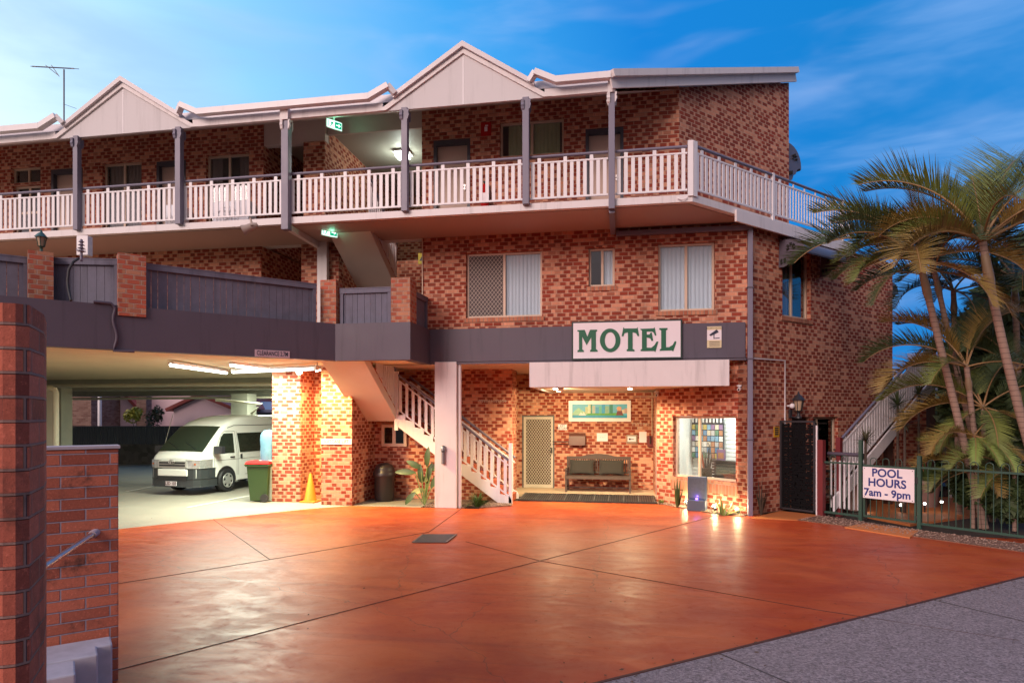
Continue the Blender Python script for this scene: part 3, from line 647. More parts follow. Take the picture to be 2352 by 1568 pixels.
# top balcony slab
S0 = Vector((-30, BY, 0)); S1 = Vector((1.32, BY, 0)); sR = 6.0; S2 = S1+D45*sR
pl = [(-30, BY), (S1.x, S1.y), (S2.x, S2.y), ((S2-N45*1.3).x, (S2-N45*1.3).y), ((K-N45*.9).x, (K-N45*.9).y+0), (c15, FY+.3), (-30, FY+.3)]
mb = MB(); slabpoly(mb, pl, 6.20, 6.34); mb.build('balcony_slab', WHITE, motel)
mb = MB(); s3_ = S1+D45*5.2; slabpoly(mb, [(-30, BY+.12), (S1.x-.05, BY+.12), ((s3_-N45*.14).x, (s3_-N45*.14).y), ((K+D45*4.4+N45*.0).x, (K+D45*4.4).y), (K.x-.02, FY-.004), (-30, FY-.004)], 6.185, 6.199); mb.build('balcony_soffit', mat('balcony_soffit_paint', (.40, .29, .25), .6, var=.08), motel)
mb = MB(); a = S1+D45*1.3; b = S2; mb.bar(a+N45*.03+UPZ*6.16, b+N45*.03+UPZ*6.16, .05, .24); mb.build('slab_edge_flashing', WHITE, motel)
# upper side wall with rake
mb = MB(); P = Vector((c15, FY, 0)); q = onl(1812, 0, P, D45)[0]; e = P+D45*q
zt0, zt1 = tw(FY)+.02, tw(e.y)+.02
mb.quad(P+UPZ*6.2, e+UPZ*6.2, e+UPZ*zt1, P+UPZ*zt0); mb.quad(e-N45*.24+UPZ*6.2, P-N45*.24+UPZ*6.2, P-N45*.24+UPZ*zt0, e-N45*.24+UPZ*zt1); mb.quad(e+UPZ*6.2, e-N45*.24+UPZ*6.2, e-N45*.24+UPZ*zt1, e+UPZ*zt1)
mb.build('upper_side_wall', BRICK, motel)
# roof
mb = MB()
def rz(y): return 8.66+.456*(y-12.42)
pts = [(-30, 12.67), (.02, 12.67), (e.x+.12, e.y+.02), (e.x-2, e.y+2.0), (-30, e.y+2.0)]
top_ = [(x, y, rz(y) if y < e.y+.1 else rz(e.y)) for x, y in pts]; bot = [(x, y, z-.16) for x, y, z in top_]
mb.add(top_+bot, [(0, 1, 2), (0, 2, 4), (2, 3, 4), (7, 6, 5), (9, 7, 5), (9, 8, 7), (0, 5, 6, 1), (1, 6, 7, 2), (2, 7, 8, 3)]); mb.build('roof', ROOF, motel)
# raked soffit
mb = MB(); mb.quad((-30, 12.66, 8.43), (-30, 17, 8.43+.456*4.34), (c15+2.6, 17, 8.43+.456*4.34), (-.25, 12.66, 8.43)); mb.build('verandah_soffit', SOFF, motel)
# rake fascia + capping
ra = Vector((-.24, 12.40, rz(12.40))); rb = Vector((e.x+.14, e.y, rz(e.y)))
mb = MB(); mb.bar(ra+Vector((.05, -.05, -.02)), rb+Vector((.05, -.05, -.02)), .09, .13); mb.bar(ra+Vector((.02, .02, -.17)), rb+Vector((.02, .02, -.17)), .04, .2); mb.build('rake_fascia', WHITE, motel)
# gutters and fascia in segments between gables
G = []
for xa, xb, xo in ((118, 455, 283), (867, 1265, 1064)):
    G.append((XY(xa, 12.6), XY(xb, 12.6), XY(xo, 12.6)))
segs = [(-30, G[0][0]), (G[0][1], G[1][0]), (G[1][1], -.22)]
for i, (xa, xb) in enumerate(segs):
    fb_ = MB(); fb_.b6(xa-(.12 if i else 0), xb+(.12 if i < 2 else 0), 12.58, 12.66, 8.405, 8.56); fb_.build('fascia', WHITE, motel)
    mb = MB(); a = xa+(.12 if i else 0); b = xb-(.12 if i < 2 else 0)
    mb.b6(a, b, 12.36, 12.50, 8.565, 8.69)
    if i: mb.bar((a+.02, 12.43, 8.62), (a-.42, 12.43, 8.83), .135, .11); mb.bar((a-.40, 12.44, 8.84), (a-.53, 12.50, 8.69), .12, .10)
    if i < 2: mb.bar((b-.02, 12.43, 8.62), (b+.42, 12.43, 8.83), .135, .11); mb.bar((b+.40, 12.44, 8.84), (b+.53, 12.50, 8.69), .12, .10)
    mb.build('gutter', WHITE2, motel)
for xa, xb, xo in G:
    za = 8.40; ap = 9.42; hw = (xb-xa)/2
    mb = MB(); mb.ext([(xa+.05, za), (xb-.05, za), (xo, ap)], (0, 12.60, 0), EX, UPZ, -.05); gb = mb.build('gable', GABLE, motel)
    mb = MB(); mb.ext([(xo-.012, za), (xo+.012, za), (xo+.012, ap-.05), (xo-.012, ap-.05)], (0, 12.60, 0), EX, UPZ, .005); mb.build('cover_strip', WHITE2, gb)
    for sg in (1, -1):
        f = xo-sg*hw
        mb = MB(); mb.ext([(f, za), (f+sg*.17, za), (xo, ap), (xo, ap+.10)], (0, 12.60, 0), EX, UPZ, .04); mb.build('barge_board', WHITE, gb)
        mb = MB(); lo_ = xo-sg*1.46
        mb.ext([(lo_, 8.615), (xo, ap+.112), (xo, ap+.22), (lo_, 8.715)], (0, 12.56, 0), EX, UPZ, .06)
        q = [Vector((lo_, 12.62, 8.70)), Vector((xo, 12.62, ap+.20)), Vector((xo, 14.8, ap+.20)), Vector((lo_, 13.0, 8.70))]
        mb.add(q, [(0, 1, 2, 3)]); mb.add([v-UPZ*.08 for v in q], [(0, 3, 2, 1)]); mb.build('gable_roof', ROOF, gb)
# verandah posts
for i, (xd, wd, zb) in enumerate(((176, .12, 6.30), (411, .13, 6.30), (657, .16, 6.05), (930, .13, 6.30), (1208, .13, 6.30), (1405, .12, 6.12))):
    x = XY(xd, BY-.06); mb = MB(); y = BY-.045
    mb.b6(x-wd/2, x+wd/2, y-wd/2, y+wd/2, zb, 8.42 if i not in (2, 5) else 8.36); po = mb.build('verandah_post', SLATEP, motel, bevel=.006)
    mb = MB()
    if i in (2, 5): mb.b6(x-wd/2-.012, x+wd/2+.012, y-wd/2-.03, y+wd/2+.01, 8.36, 8.60)
    for dx, dy in ((1, 0), (-1, 0), (0, -1), (0, 1)):
        pr = [(0, .06), (.02, .08), (.03, .12), (.045, .15), (.03, .2), (.042, .26), (0, .26)]
        mb.ext([(wd/2+u, v) for u, v in pr], Vector((x, y, 8.10))-Vector((-dy, dx, 0))*.03, Vector((dx, dy, 0)), UPZ, .06*(1 if True else 0))
    mb.build('post_capital', WHITE if i in (2, 5) else SLATEP, po)
# struts from the low posts back to the wall
x = XY(657, BY); mb = MB(); mb.bar((x+.05, BY, 6.12), (x-.0, FY, 6.12), .10, .12); mb.build('strut', WHITE, motel)
x = XY(1405, BY); mb = MB(); mb.bar((x, BY, 6.13), (x, FY, 6.13), .11, .13); mb.build('strut', SLATEP, motel)

# -- balustrades
def balustrade(P, D, s0, s1, zf=6.34, hh=.93, thin=False, parent=motel, up=4, zoff=None, sp=.13, posts=(), wmat=None):
    """flat balusters between rails; zoff(s) raises a flight's balustrade"""
    P, D = Vector(P), Vector(D).normalized(); zo = zoff or (lambda s: 0.0); wmat = wmat or WHITE2; mb = MB()
    A, B = P+D*s0, P+D*s1
    def p(s, z): return P+D*s+UPZ*(zf+z+zo(s))
    n = max(1, int(round((s1-s0)/sp))); wd = .022 if thin else .07; nd = Vector((-D.y, D.x, 0))
    for k in range(n):
        s = s0+(k+.5)*(s1-s0)/n; t1 = hh-.03 if (k % up == 1) else hh-.12
        a, b = p(s, .09), p(s, t1)
        if zoff is None: mb.box((a+b)/2, (wd, .022, (b-a).z), rz=math.atan2(D.y, D.x))
        else: mb.bar(a, b, wd, .022, up=nd)
    mb.bar(p(s0, .10), p(s1, .10), .035, .035); mb.bar(p(s0, hh-.125), p(s1, hh-.125), .035, .03)
    bo = mb.build('balustrade', wmat, parent)
    mb = MB(); mb.tube([p(s0, hh), p(s1, hh)], .03, 8); mb.build('handrail', SLATEP, bo)
    return bo
px_ = [XY(v, BY) for v in (176, 411, 657, 930, 1208, 1405)]
ends = [XY(-60, BY)]+px_+[S1.x-.03]
for a, b in zip(ends, ends[1:]): balustrade((0, BY+.04, 0), EX, a+(.07 if a != ends[0] else 0), b-.07)
sA = onl(1775, 0, S1, D45)[0]; sB = onl(1812, 0, S1, D45)[0]; sC = onl(1935, 0, S1, D45)[0]
balustrade(S1, D45, .08, sA-.05); balustrade(S1, D45, sA+.05, sB)
balustrade(S1, D45, sB, sC-.03, thin=True, sp=.11); balustrade(S1, D45, sC+.03, sR, thin=True, sp=.11)
mb = MB()
mb.box((S1.x-.04, BY-.01, 6.83), (.10, .06, 1.06)); mb.build('balustrade_post', WHITE2, motel)
for c_, d_, rz_ in ((S1+D45*.06+UPZ*6.83, (.10, .06, 1.06), pi/4), (S1+D45*sA+UPZ*6.80, (.07, .06, 1.02), pi/4), (S1+D45*sC+UPZ*6.80, (.05, .05, 1.0), pi/4)):
    mb = MB(); mb.box(c_, d_, rz=rz_); mb.build('balustrade_post', WHITE2, motel)
mb = MB(); mb.tube([(S1.x-.28, BY-.03, 6.27), (S1.x-.2, BY-.06, 6.22), (S1.x-.1, BY-.03, 6.27)], .012, 6); mb.build('bracket', WHITE2, motel)
# end of right balcony: white privacy sheet
# -- flights
def flight(name, lab, x0, x1, ya, za, yb, zb, ns=7):
    """stair rising towards the viewer from (ya,za) at the back to (yb,zb) in front"""
    st = thing(name, ((x0+x1)/2, ya, za), lab, 'staircase'); mb = MB(); sl = (zb-za)/(ya-yb)
    th = .24
    mb.add([(x0, ya, za), (x1, ya, za), (x1, yb, zb), (x0, yb, zb), (x0, ya, za+th), (x1, ya, za+th), (x1, yb, zb+th), (x0, yb, zb+th)], [(0, 3, 2, 1), (4, 5, 6, 7), (0, 1, 5, 4), (2, 3, 7, 6), (1, 2, 6, 5), (0, 4, 7, 3)])
    mb.build('soffit', mat('stair_soffit_paint', (.66, .58, .52), .6, var=.05), st)
    mb = MB(); n = ns
    for k in range(n):
        y0 = ya+(yb-ya)*k/n; z0 = za+th+(zb-za)*k/n
        mb.b6(x0, x1-.02, y0+(yb-ya)/n, y0, z0+(zb-za)/n-.12, z0+(zb-za)/n)
    mb.build('tread', TREAD, st)
    balustrade((x1-.03, ya, 0), (0, -1, 0), 0, (ya-yb)*(.62 if zb < 4 else 1), zf=za+th, zoff=lambda s: sl*s, parent=st, hh=1.0, sp=.12)
    return st
X0, X1 = -6.48, -5.50
flight('upper_staircase', 'pale staircase flight between the middle deck and the top balcony', X0, X1, 15.2, 5.15, 13.4, 6.20)
flight('deck_staircase', 'enclosed stair flight rising from the landing to the deck above the garage', X0, X1, 15.12, 1.97, 13.0, 3.33)
# landing + lower flight
ls = thing('entry_staircase', (-2.7, 15.05, 0), 'white stringer staircase with red steps beside the white column', 'staircase')
mb = MB(); mb.b6(X0, X1, 15.12, 16.14, 1.97, 2.12); mb.build('landing', WHITE, ls)
sx0, sx1 = X1, -2.66; zl = 2.12; n = 12
mb = MB(); dz_ = zl/n; dx_ = (sx1-sx0)/n
def zs(x): return zl*(sx1-x)/(sx1-sx0)
for yy in (15.05, 16.08):
    poly = [(sx0, zs(sx0)-.25), (sx1-.25, -.0), (sx1+.05, 0), (sx1+.05, .10)]
    for k in range(n):   # sawtooth top
        xk = sx1-k*dx_; poly += [(xk, (k+.0)*dz_+.06), (xk, (k+1)*dz_+.01)] if k else [(xk, dz_+.01)]
    poly += [(sx0, zl)]
    mb.ext(poly, (0, yy, 0), EX, UPZ, -.05)
mb.build('stringer', WHITE2, ls)
mb = MB()
for k in range(n): mb.b6(sx1-(k+1)*dx_-.02, sx1-k*dx_, 15.10, 16.07, (k+1)*dz_-.04, (k+1)*dz_-.002); mb.b6(sx1-k*dx_-.02, sx1-k*dx_-.004, 15.10, 16.07, k*dz_, (k+1)*dz_-.04)
mb.build('tread', TREAD, ls)
for yy in (15.09, 16.03):
    balustrade((0, yy, 0), EX, sx0+.02, sx1-.03, zf=0, zoff=lambda s: zs(s)+.07, parent=ls, hh=.95, sp=.16, up=5)
mb = MB(); mb.b6(sx1-.02, sx1+.06, 15.05, 15.13, 0, 1.45); mb.b6(X1-.04, X1+.05, 15.04, 15.13, 1.75, 3.2); mb.build('newel_post', WHITE2, ls)
# wall under the stairs
uy = 15.6
mb = MB(); poly = [(-6.4, 0), (-2.75, 0), (-2.75, .05), (sx0, 1.95), (-6.4, 1.95)]
mb.ext(poly, (0, uy, 0), EX, UPZ, -.1); uw = mb.build('wall_under_stairs', BRICK, motel)
wo = rectY(877, 974, 935, 1025, uy-.03)
window((0, uy-.16, 0), EX, wo, motel, sill=False, split=.5, fw=.08, cur=None, glass=GLASSD)
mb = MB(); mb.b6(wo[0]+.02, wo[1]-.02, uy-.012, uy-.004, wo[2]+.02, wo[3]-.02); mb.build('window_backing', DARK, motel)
# ground-level piers left
lp0, lp1 = XY(738, FY), -6.27
mb = MB(); mb.b6(lp0, lp1, FY, uy+.1, 0, 3.30); mb.build('lift_pier', BRICK, motel)
na, nb_ = XY(625, 14.5), XY(690, 14.5)
mb = MB(); mb.b6(na, nb_, 14.5, 15.25, 0, 3.30); mb.b6(nb_, lp0-.02, 15.22, 15.5, 0, 3.30); mb.build('garage_pier', BRICK, motel)
mb = MB(); mb.b6(-22, -6.5, 16.9, 17.1, 2.97, 3.3) if False else None
# carport beams, columns
CB = MB(); CB.b6(-30, na, 18.4, 18.9, 2.94, 3.30); CB.b6(-30, -6, 23.2, 23.8, 2.92, 3.30); CB.build('beam', CONC, motel)
mb = MB(); c = at(560, 960, 24); mb.b6(c.x-.33, c.x+.33, c.y-.3, c.y+.3, 0, 2.93); mb.build('garage_column', CONC, motel); mb = MB(); c = at(147, 960, 19.5); mb.b6(c.x-.15, c.x+.1, c.y-.2, c.y+.2, 0, 2.95); mb.build('garage_column', CONC, motel)
mb = MB(); mb.b6(-6.4, -6.1, 15.9, 25, 0, 3.3); mb.build('garage_side_wall', BRICK, motel)
mb = MB(); mb.b6(-28, -21.6, 19.6, 19.75, 0, 3.0); 
c = at(120, 960, 17.0); mb = MB(); mb.b6(c.x-2.4, c.x+.02, c.y, c.y+.12, 0, 2.86); mb.build('service_wall', mat('cream_board', (.60, .60, .48), .6), motel)
pp = MB(); a = at(98-40, 893, 16.6); b = at(128, 893, 16.6); zt = a.z
pp.tube([(a.x-2, b.y, zt), (b.x-.1, b.y, zt), (b.x-.03, b.y, zt-.03), (b.x, b.y, zt-.1), (b.x, b.y, 0)], .075, 12)
pp.tube([(-26, 17.6, 3.05), (na-.1, 17.6, 3.05)], .055, 10); pp.tube([(-26, 22.6, 2.78), (-11.5, 22.6, 2.82), (-10.5, 22.7, 2.6)], .05, 8)
a = at(495, 918, 22); b = at(540, 922, 22.2); c2 = at(600, 928, 22.2); d2 = at(578, 950, 22.4); pp.tube([a, b, c2, d2], .05, 8)
pp.build('drain_pipe', mat('pvc_pipe', (.58, .56, .44), .45), motel)
# parapet (slate band of the deck) : polyline
def band(a, b, z0, z1, t, m=SLATE, name='parapet'):
    mb = MB(); d = (b-a).normalized(); nn = Vector((-d.y, d.x, 0))*t
    mb.add([a+UPZ*z0, b+UPZ*z0, b+nn+UPZ*z0, a+nn+UPZ*z0, a+UPZ*z1, b+UPZ*z1, b+nn+UPZ*z1, a+nn+UPZ*z1], [(0, 3, 2, 1), (4, 5, 6, 7), (0, 1, 5, 4), (1, 2, 6, 5), (2, 3, 7, 6), (3, 0, 4, 7)]); return mb
bm_ = MB()
Pz0, Pz1 = 3.285, 4.08
outer = [P3, P2, P1, P0]
inset = [P3+Vector((-.1, .25, 0)), P2+Vector((-.08, .2, 0)), P1+Vector((-.2, .2, 0)), P0+Vector((-.2, 0, 0))]
pl = [(p.x, p.y) for p in outer]+[(p.x, p.y) for p in inset[::-1]]
slabpoly(bm_, pl, Pz0, Pz1); bm_.build('deck_band', SLATE, motel)

# ================================================================== DECK FENCE on the band
fen = thing('deck_fence', (P2.x, P2.y, 4.0), 'slate grey timber fence panels between brick piers on the deck edge', 'fence')
def panel(a, b, z0, z1, seedk=0):
    a, b = Vector(a), Vector(b); d = (b-a).normalized(); nn = Vector((-d.y, d.x, 0)); ln = (b-a).length; mb = MB(); s = 0
    rnd = random.Random(seedk)
    while s < ln-.02:
        wdt = min(rnd.choice((.11, .12, .14, .16)), ln-s); off = rnd.uniform(0, .006)
        mb.box(a+d*(s+wdt/2)+nn*(.05+off)+UPZ*((z0+z1)/2-.02), (wdt-.006, .02, z1-z0-.04), rz=math.atan2(d.y, d.x)); s += wdt
    o = mb.build('panel', FENCE, fen)
    mb = MB(); mb.bar(a+UPZ*(z1-.05)+nn*.02, b+UPZ*(z1-.05)+nn*.02, .045, .10); mb.bar(a+UPZ*(z1+.005)+nn*.05, b+UPZ*(z1+.005)+nn*.05, .12, .02)
    for q in (a+d*.04, b-d*.04): mb.bar(q+UPZ*z0+nn*.02, q+UPZ*(z1-.05)+nn*.02, .07, .03, up=nn)
    mb.build('rail', FENCE, o); return o
def lp(xd): s = onl(xd, 0, P2, DM)[0]; return P2+DM*s
fz0, fz1 = 3.95, 4.90
pA, pB = lp(728), lp(328); ins = Vector((-.06, .10, 0))
panel(pB+ins, pA+ins, fz0, fz1, 1)
# jogged panel
q1 = lp(268)+ins; q0v = at(112, 600, 11.45); q0v.z = 0
panel(Vector((q0v.x, q0v.y, 0)), q1, fz0-.1, fz1+.02, 2)
q3 = Vector((at(66, 600, 11.35).x, at(66, 600, 11.35).y, 0)); panel(q3+DM*3.0, q3, fz0-.2, fz1+.0, 3)
pc0, pc1 = Vector((XY(780, PY+.1), PY+.1, 0)), Vector((XY(898, PY+.1), PY+.1, 0)); panel(pc0, pc1, fz0, fz1-.06, 4)
panel(Vector((P1.x-.05, PY+.5, 0)), Vector((P0.x-.05, FY-.05, 0)), fz0, fz1-.1, 5)
def pier(c, sx, sy, z0, z1, rz):
    mb = MB(); mb.box(Vector((c[0], c[1], (z0+z1)/2)), (sx, sy, z1-z0), rz=rz); return mb.build('brick_pier', BRICKPI, fen)
cpi = (lp(331)+lp(266))/2; pier(cpi+Vector((-.08, .12, 0)), (lp(331)-lp(266)).length, .36, 3.9, 5.02, pi/4)
cpi = Vector(((XY(731, PY)+XY(776, PY))/2, PY+.17, 0)); pier(cpi, .36, .33, 4.07, 5.03, 0)
cpi = Vector(((XY(897, PY)+P1.x)/2, PY+.22, 0)); pier(cpi, P1.x-XY(897, PY)-.01, .42, 4.07, 5.02, 0)
cc = at(93, 640, 11.3); pier(Vector((cc.x, cc.y, 0)), .36, .36, 3.8, 4.97, pi/4+.05)
# ================================================================== SIGNS
def plate(mb, O, ax, x0, x1, z0, z1, t=.02, off=0.0):
    return mb.ext([(x0, z0), (x1, z0), (x1, z1), (x0, z1)], O, ax, UPZ, t)
SIGNW = mat('sign_white', (.78, .72, .76), .35, var=.03)
INK = mat('green_letters', (.006, .11, .05), .45, var=.05); INKD = mat('dark_ink', (.02, .025, .05), .5, var=0); NAVY = mat('navy_letters', (.015, .03, .19), .45, var=0)
SY = FY-.10
sg = rectY(1313, 735, 1567, 825, SY)
sc_a, sc_b = atY(1313, 739, SY), atY(1567, 732, SY); sz1 = (sc_a.z+sc_b.z)/2; sz0 = (atY(1313, 828, SY).z+atY(1567, 822, SY).z)/2
ms = thing('motel_sign', (sc_a.x, SY, sz0), 'white sign board with big green serif letters reading MOTEL', 'sign')
mb = MB(); mb.b6(sc_a.x, sc_b.x, SY, FY-.05, sz0, sz1); mb.build('sign_box', mat('dark_green_frame', (.015, .03, .025), .4), ms)
fw_ = .035; ux0, ux1, uz0, uz1 = sc_a.x+fw_, sc_b.x-fw_, sz0+fw_, sz1-fw_
mb = MB(); mb.b6(ux0, ux1, SY-.004, SY, uz0, uz1); mb.build('sign_face', SIGNW, ms)
def sp(p):
    u = (p[0]-115)/2150; t = 165-70*u; b = 915-55*u; return (ux0+(ux1-ux0)*u, uz0+(uz1-uz0)*(b-p[1])/(b-t))
LM = [(200, 312), (350, 302), (405, 445), (460, 300), (605, 298), (605, 330), (580, 345), (580, 710), (615, 735), (615, 765), (460, 768), (460, 735), (485, 715), (485, 460), (390, 630), (300, 450), (300, 720), (333, 740), (333, 772), (203, 775), (203, 742), (232, 725), (232, 345), (200, 335)]
LT = [(1135, 240), (1155, 270), (1400, 265), (1418, 240), (1450, 425), (1420, 430), (1390, 370), (1320, 345), (1320, 700), (1357, 718), (1357, 748), (1200, 750), (1200, 718), (1225, 700), (1225, 348), (1160, 370), (1130, 435), (1098, 432)]
LE = [(1475, 275), (1735, 262), (1757, 238), (1790, 412), (1762, 415), (1738, 352), (1700, 328), (1600, 332), (1600, 395), (1655, 392), (1678, 352), (1700, 350), (1728, 520), (1695, 530), (1670, 475), (1600, 455), (1600, 670), (1690, 670), (1750, 620), (1795, 540), (1830, 540), (1770, 765), (1750, 740), (1478, 745), (1478, 715), (1505, 700), (1505, 310), (1475, 290)]
LL = [(1845, 258), (2010, 252), (2010, 290), (1980, 300), (1980, 660), (2040, 655), (2110, 610), (2150, 530), (2180, 535), (2178, 570), (2120, 745), (2095, 725), (1858, 735), (1858, 705), (1885, 690), (1885, 305), (1845, 285)]
for po in (LM, LT, LE, LL):
    mb = MB(); mb.ext([sp(p) for p in po], (0, SY-.005, 0), EX, UPZ, .008); mb.build('letter', INK, ms)
mb = MB(); n = 40; vs = []
for k in range(n):
    t = 2*pi*k/n
    for rx, ry, cx_, cy_ in ((207, 250, 868, 523), (108, 175, 868, 523)):
        q = sp((cx_+rx*cos(t), cy_+ry*sin(t))); vs.append((q[0], SY-.013, q[1]))
mb.add(vs, [(2*k, (2*k+2) % (2*n), (2*k+3) % (2*n), 2*k+1) for k in range(n)]); mb.build('letter', INK, ms)

def flat_sign(name, label, cat, a, b, Yp, mface, lines=(), group=None, frame=None, t=.015, ink=INKD):
    """sign between picture corners a (top left) and b (bottom right) on plane Y=Yp"""
    p, q = atY(a[0], a[1], Yp), atY(b[0], b[1], Yp); o = thing(name, (p.x, Yp, q.z), label, cat, group)
    mb = MB(); mb.b6(p.x, q.x, Yp-t, Yp, q.z, p.z); bd = mb.build('board', mface, o)
    w_, h_ = q.x-p.x, p.z-q.z
    for txt, u, v, sz, xs, ik in lines:
        mb = MB(); lettering(mb, txt, (p.x+w_*u, Yp-t, q.z+h_*v), EX, UPZ, sz*h_, .004*h_, xs); mb.build('lettering', ik or ink, o)
    return o
YEL = mat('cream_sign', (.66, .56, .34), .5, var=.03)
cs = flat_sign('camera_sign', 'white notice with black security camera picture on the slate band', 'sign', (1624, 750), (1657, 798), FY-.05, SIGNW)
p, q = atY(1624, 750, FY-.065), atY(1657, 798, FY-.065); w_, h_ = q.x-p.x, p.z-q.z
mb = MB(); mb.b6(p.x, q.x, FY-.069, FY-.065, p.z-h_*.16, p.z); mb.b6(p.x, q.x, FY-.069, FY-.065, q.z, q.z+h_*.36); mb.build('sign_panel', YEL, cs)
mb = MB(); O = Vector((p.x+w_*.15, FY-.066, q.z+h_*.42))
mb.ext([(0, .3*w_), (.1*w_, .2*w_), (.66*w_, .46*w_), (.56*w_, .64*w_), (.5*w_, .66*w_)], O, EX, UPZ, .004); mb.ext([(.3*w_, 0), (.36*w_, 0), (.36*w_, .36*w_), (.3*w_, .34*w_)], O, EX, UPZ, .004); mb.ext([(.3*w_, 0), (.72*w_, .03*w_), (.72*w_, .09*w_), (.3*w_, .05*w_)], O, EX, UPZ, .004)
lettering(mb, 'SECURITY NOTICE', (p.x+w_*.5, FY-.067, p.z-h_*.08), EX, UPZ, h_*.10, 0, .9)
for k in range(3): mb.b6(p.x+w_*.15, q.x-w_*.12, FY-.072, FY-.066, q.z+h_*(.08+.09*k), q.z+h_*(.11+.09*k))
mb.build('camera_symbol', INKD, cs)
# clearance sign on the angled band
sA1, z1 = onl(585, 808, P2, DM); sB1, z0 = onl(665, 821, P2, DM)
Oc = P2+DM*sA1; axd = -DM; off = Vector((.70711, -.70711, 0))*.004
cls = thing('clearance_sign', Oc+UPZ*3.3, 'long white clearance height sign low on the slate band over the garage', 'sign')
ln = abs(sA1-sB1); mb = MB(); mb.ext([(0, 3.29), (ln, 3.29), (ln, 3.43), (0, 3.43)], Oc+off, axd, UPZ, .012); mb.build('board', mat('pinkish_board', (.55, .42, .48), .5), cls)
mb = MB(); lettering(mb, 'CLEARANCE 2.7M', Oc+off*4.2+axd*(ln/2)+UPZ*3.36, axd, UPZ, .13, .002, .60); mb.build('lettering', INKD, cls)
flat_sign('lift_sign', 'long white sign reading SUITCASE LIFT on the brick pier', 'sign', (738, 1007), (808, 1020), FY, SIGNW, [('SUITCASE LIFT', .5, .5, .85, .9, None)])
flat_sign('key_sign', 'small white key return sign above the brown letter box', 'sign', (1282, 974), (1302, 987), PB, SIGNW, [('KEY', .5, .72, .5, 1, None), ('RETURN', .5, .28, .5, 1, None)])
flat_sign('paper_notice', 'pale blank paper notice left on the porch wall above the bench', 'notice', (1322, 995), (1345, 1013), PB, mat('paper', (.70, .74, .72), .8))
flat_sign('paper_notice', 'white paper notice with small dark print above the bench middle', 'notice', (1371, 994), (1396, 1013), PB, SIGNW, [('. . .', .5, .6, .4, 1, None)])
flat_sign('price_notice', 'tall white list notice between key safe and telephone', 'notice', (1468, 991), (1485, 1016), PB, SIGNW)
nm = MB()
def strokes(mb, a, b, Yp, n, t=.012):
    p, q = atY(a[0], a[1], Yp), atY(b[0], b[1], Yp); rnd = random.Random(n); w_ = (q.x-p.x)/n
    for k in range(n):
        x = p.x+k*w_; ty = rnd.random(); h_ = p.z-q.z
        mb.b6(x, x+w_*.22, Yp-t, Yp, q.z, p.z)
        if ty > .3: mb.b6(x+w_*.22, x+w_*.75, Yp-t, Yp, q.z+h_*(.4 if ty > .6 else .8), q.z+h_*(.55 if ty > .6 else 1))
BRONZE = mat('pale_metal_letters', (.55, .50, .42), .4, metal=.3, var=.1)
mb = MB(); strokes(mb, (1100, 918), (1165, 924), SBY, 16); tag(mb.build('wall_lettering', BRONZE), 'row of tiny pale metal letters on brick wall behind the stairs', 'lettering')
mb = MB(); strokes(mb, (1452, 971), (1492, 977), PB, 11); strokes(mb, (1464, 980), (1478, 985), PB, 4); tag(mb.build('wall_lettering', BRONZE), 'two rows of tiny pale letters above the porch key safe', 'lettering')

# ---- exit signs
EXW = emis('exit_white', (.75, 1.0, .88), 1.6); EXG = emis('exit_green', (.0, .42, .22), .9)
def exit_sign(c, label, P, D, w_=.36, h_=.17):
    """hung sign: D = direction of its face in plan"""
    o = thing('exit_sign', c, label, 'exit sign', 'green running man exit signs'); D = Vector(D).normalized(); n = Vector((D.y, -D.x, 0)); c = Vector(c)
    mb = MB(); mb.ext([(-w_/2-.015, -h_/2-.015), (w_/2+.015, -h_/2-.015), (w_/2+.015, h_/2+.015), (-w_/2-.015, h_/2+.015)], c, D, UPZ, -.04); mb.bar(c+UPZ*(h_/2)-n*.02, c+UPZ*(h_/2+.10)-n*.02, .03, .03); mb.build('housing', WHITE2, o)
    mb = MB(); mb.ext([(-w_/2, -h_/2), (w_/2, -h_/2), (w_/2, h_/2), (-w_/2, h_/2)], c, D, UPZ, .004); mb.build('face', EXW, o)
    mb = MB(); g = h_
    for poly in ([(.02*w_, -.42*g), (.48*w_, -.42*g), (.48*w_, .42*g), (.02*w_, .42*g)], [(-.46*w_, -.42*g), (-.40*w_, -.42*g), (-.40*w_, .42*g), (-.46*w_, .42*g)],
                 [(-.32*w_, -.4*g), (-.26*w_, -.4*g), (-.14*w_, 0), (-.05*w_, .1*g), (-.10*w_, .32*g), (-.26*w_, .25*g), (-.22*w_, .0)]):
        mb.ext(poly, c+n*.005, D, UPZ, .003)
    mb.build('symbol', EXG, o)
    mb = MB(); mb.ext([(.12*w_, -.06*g), (.28*w_, -.06*g), (.28*w_, -.26*g), (.42*w_, 0), (.28*w_, .26*g), (.28*w_, .06*g), (.12*w_, .06*g)], c+n*.0085, D, UPZ, .003); mb.build('arrow', EXW, o)
    l = bpy.data.lights.new('exit_glow', 'POINT'); l.energy = 2.2; l.color = (.25, 1, .6); l.shadow_soft_size = .08; lo = bpy.data.objects.new('exit_glow', l); COL.objects.link(lo); lo.parent = o; lo.location = n*.12
    return o
dE = Vector((.62, .78, 0))
exit_sign(at(768, 287, 14.6), 'green exit sign with arrow hanging under the verandah roof', None, dE)
exit_sign(at(757, 533, 14.2), 'green exit sign with arrow hanging below the top balcony', None, dE)

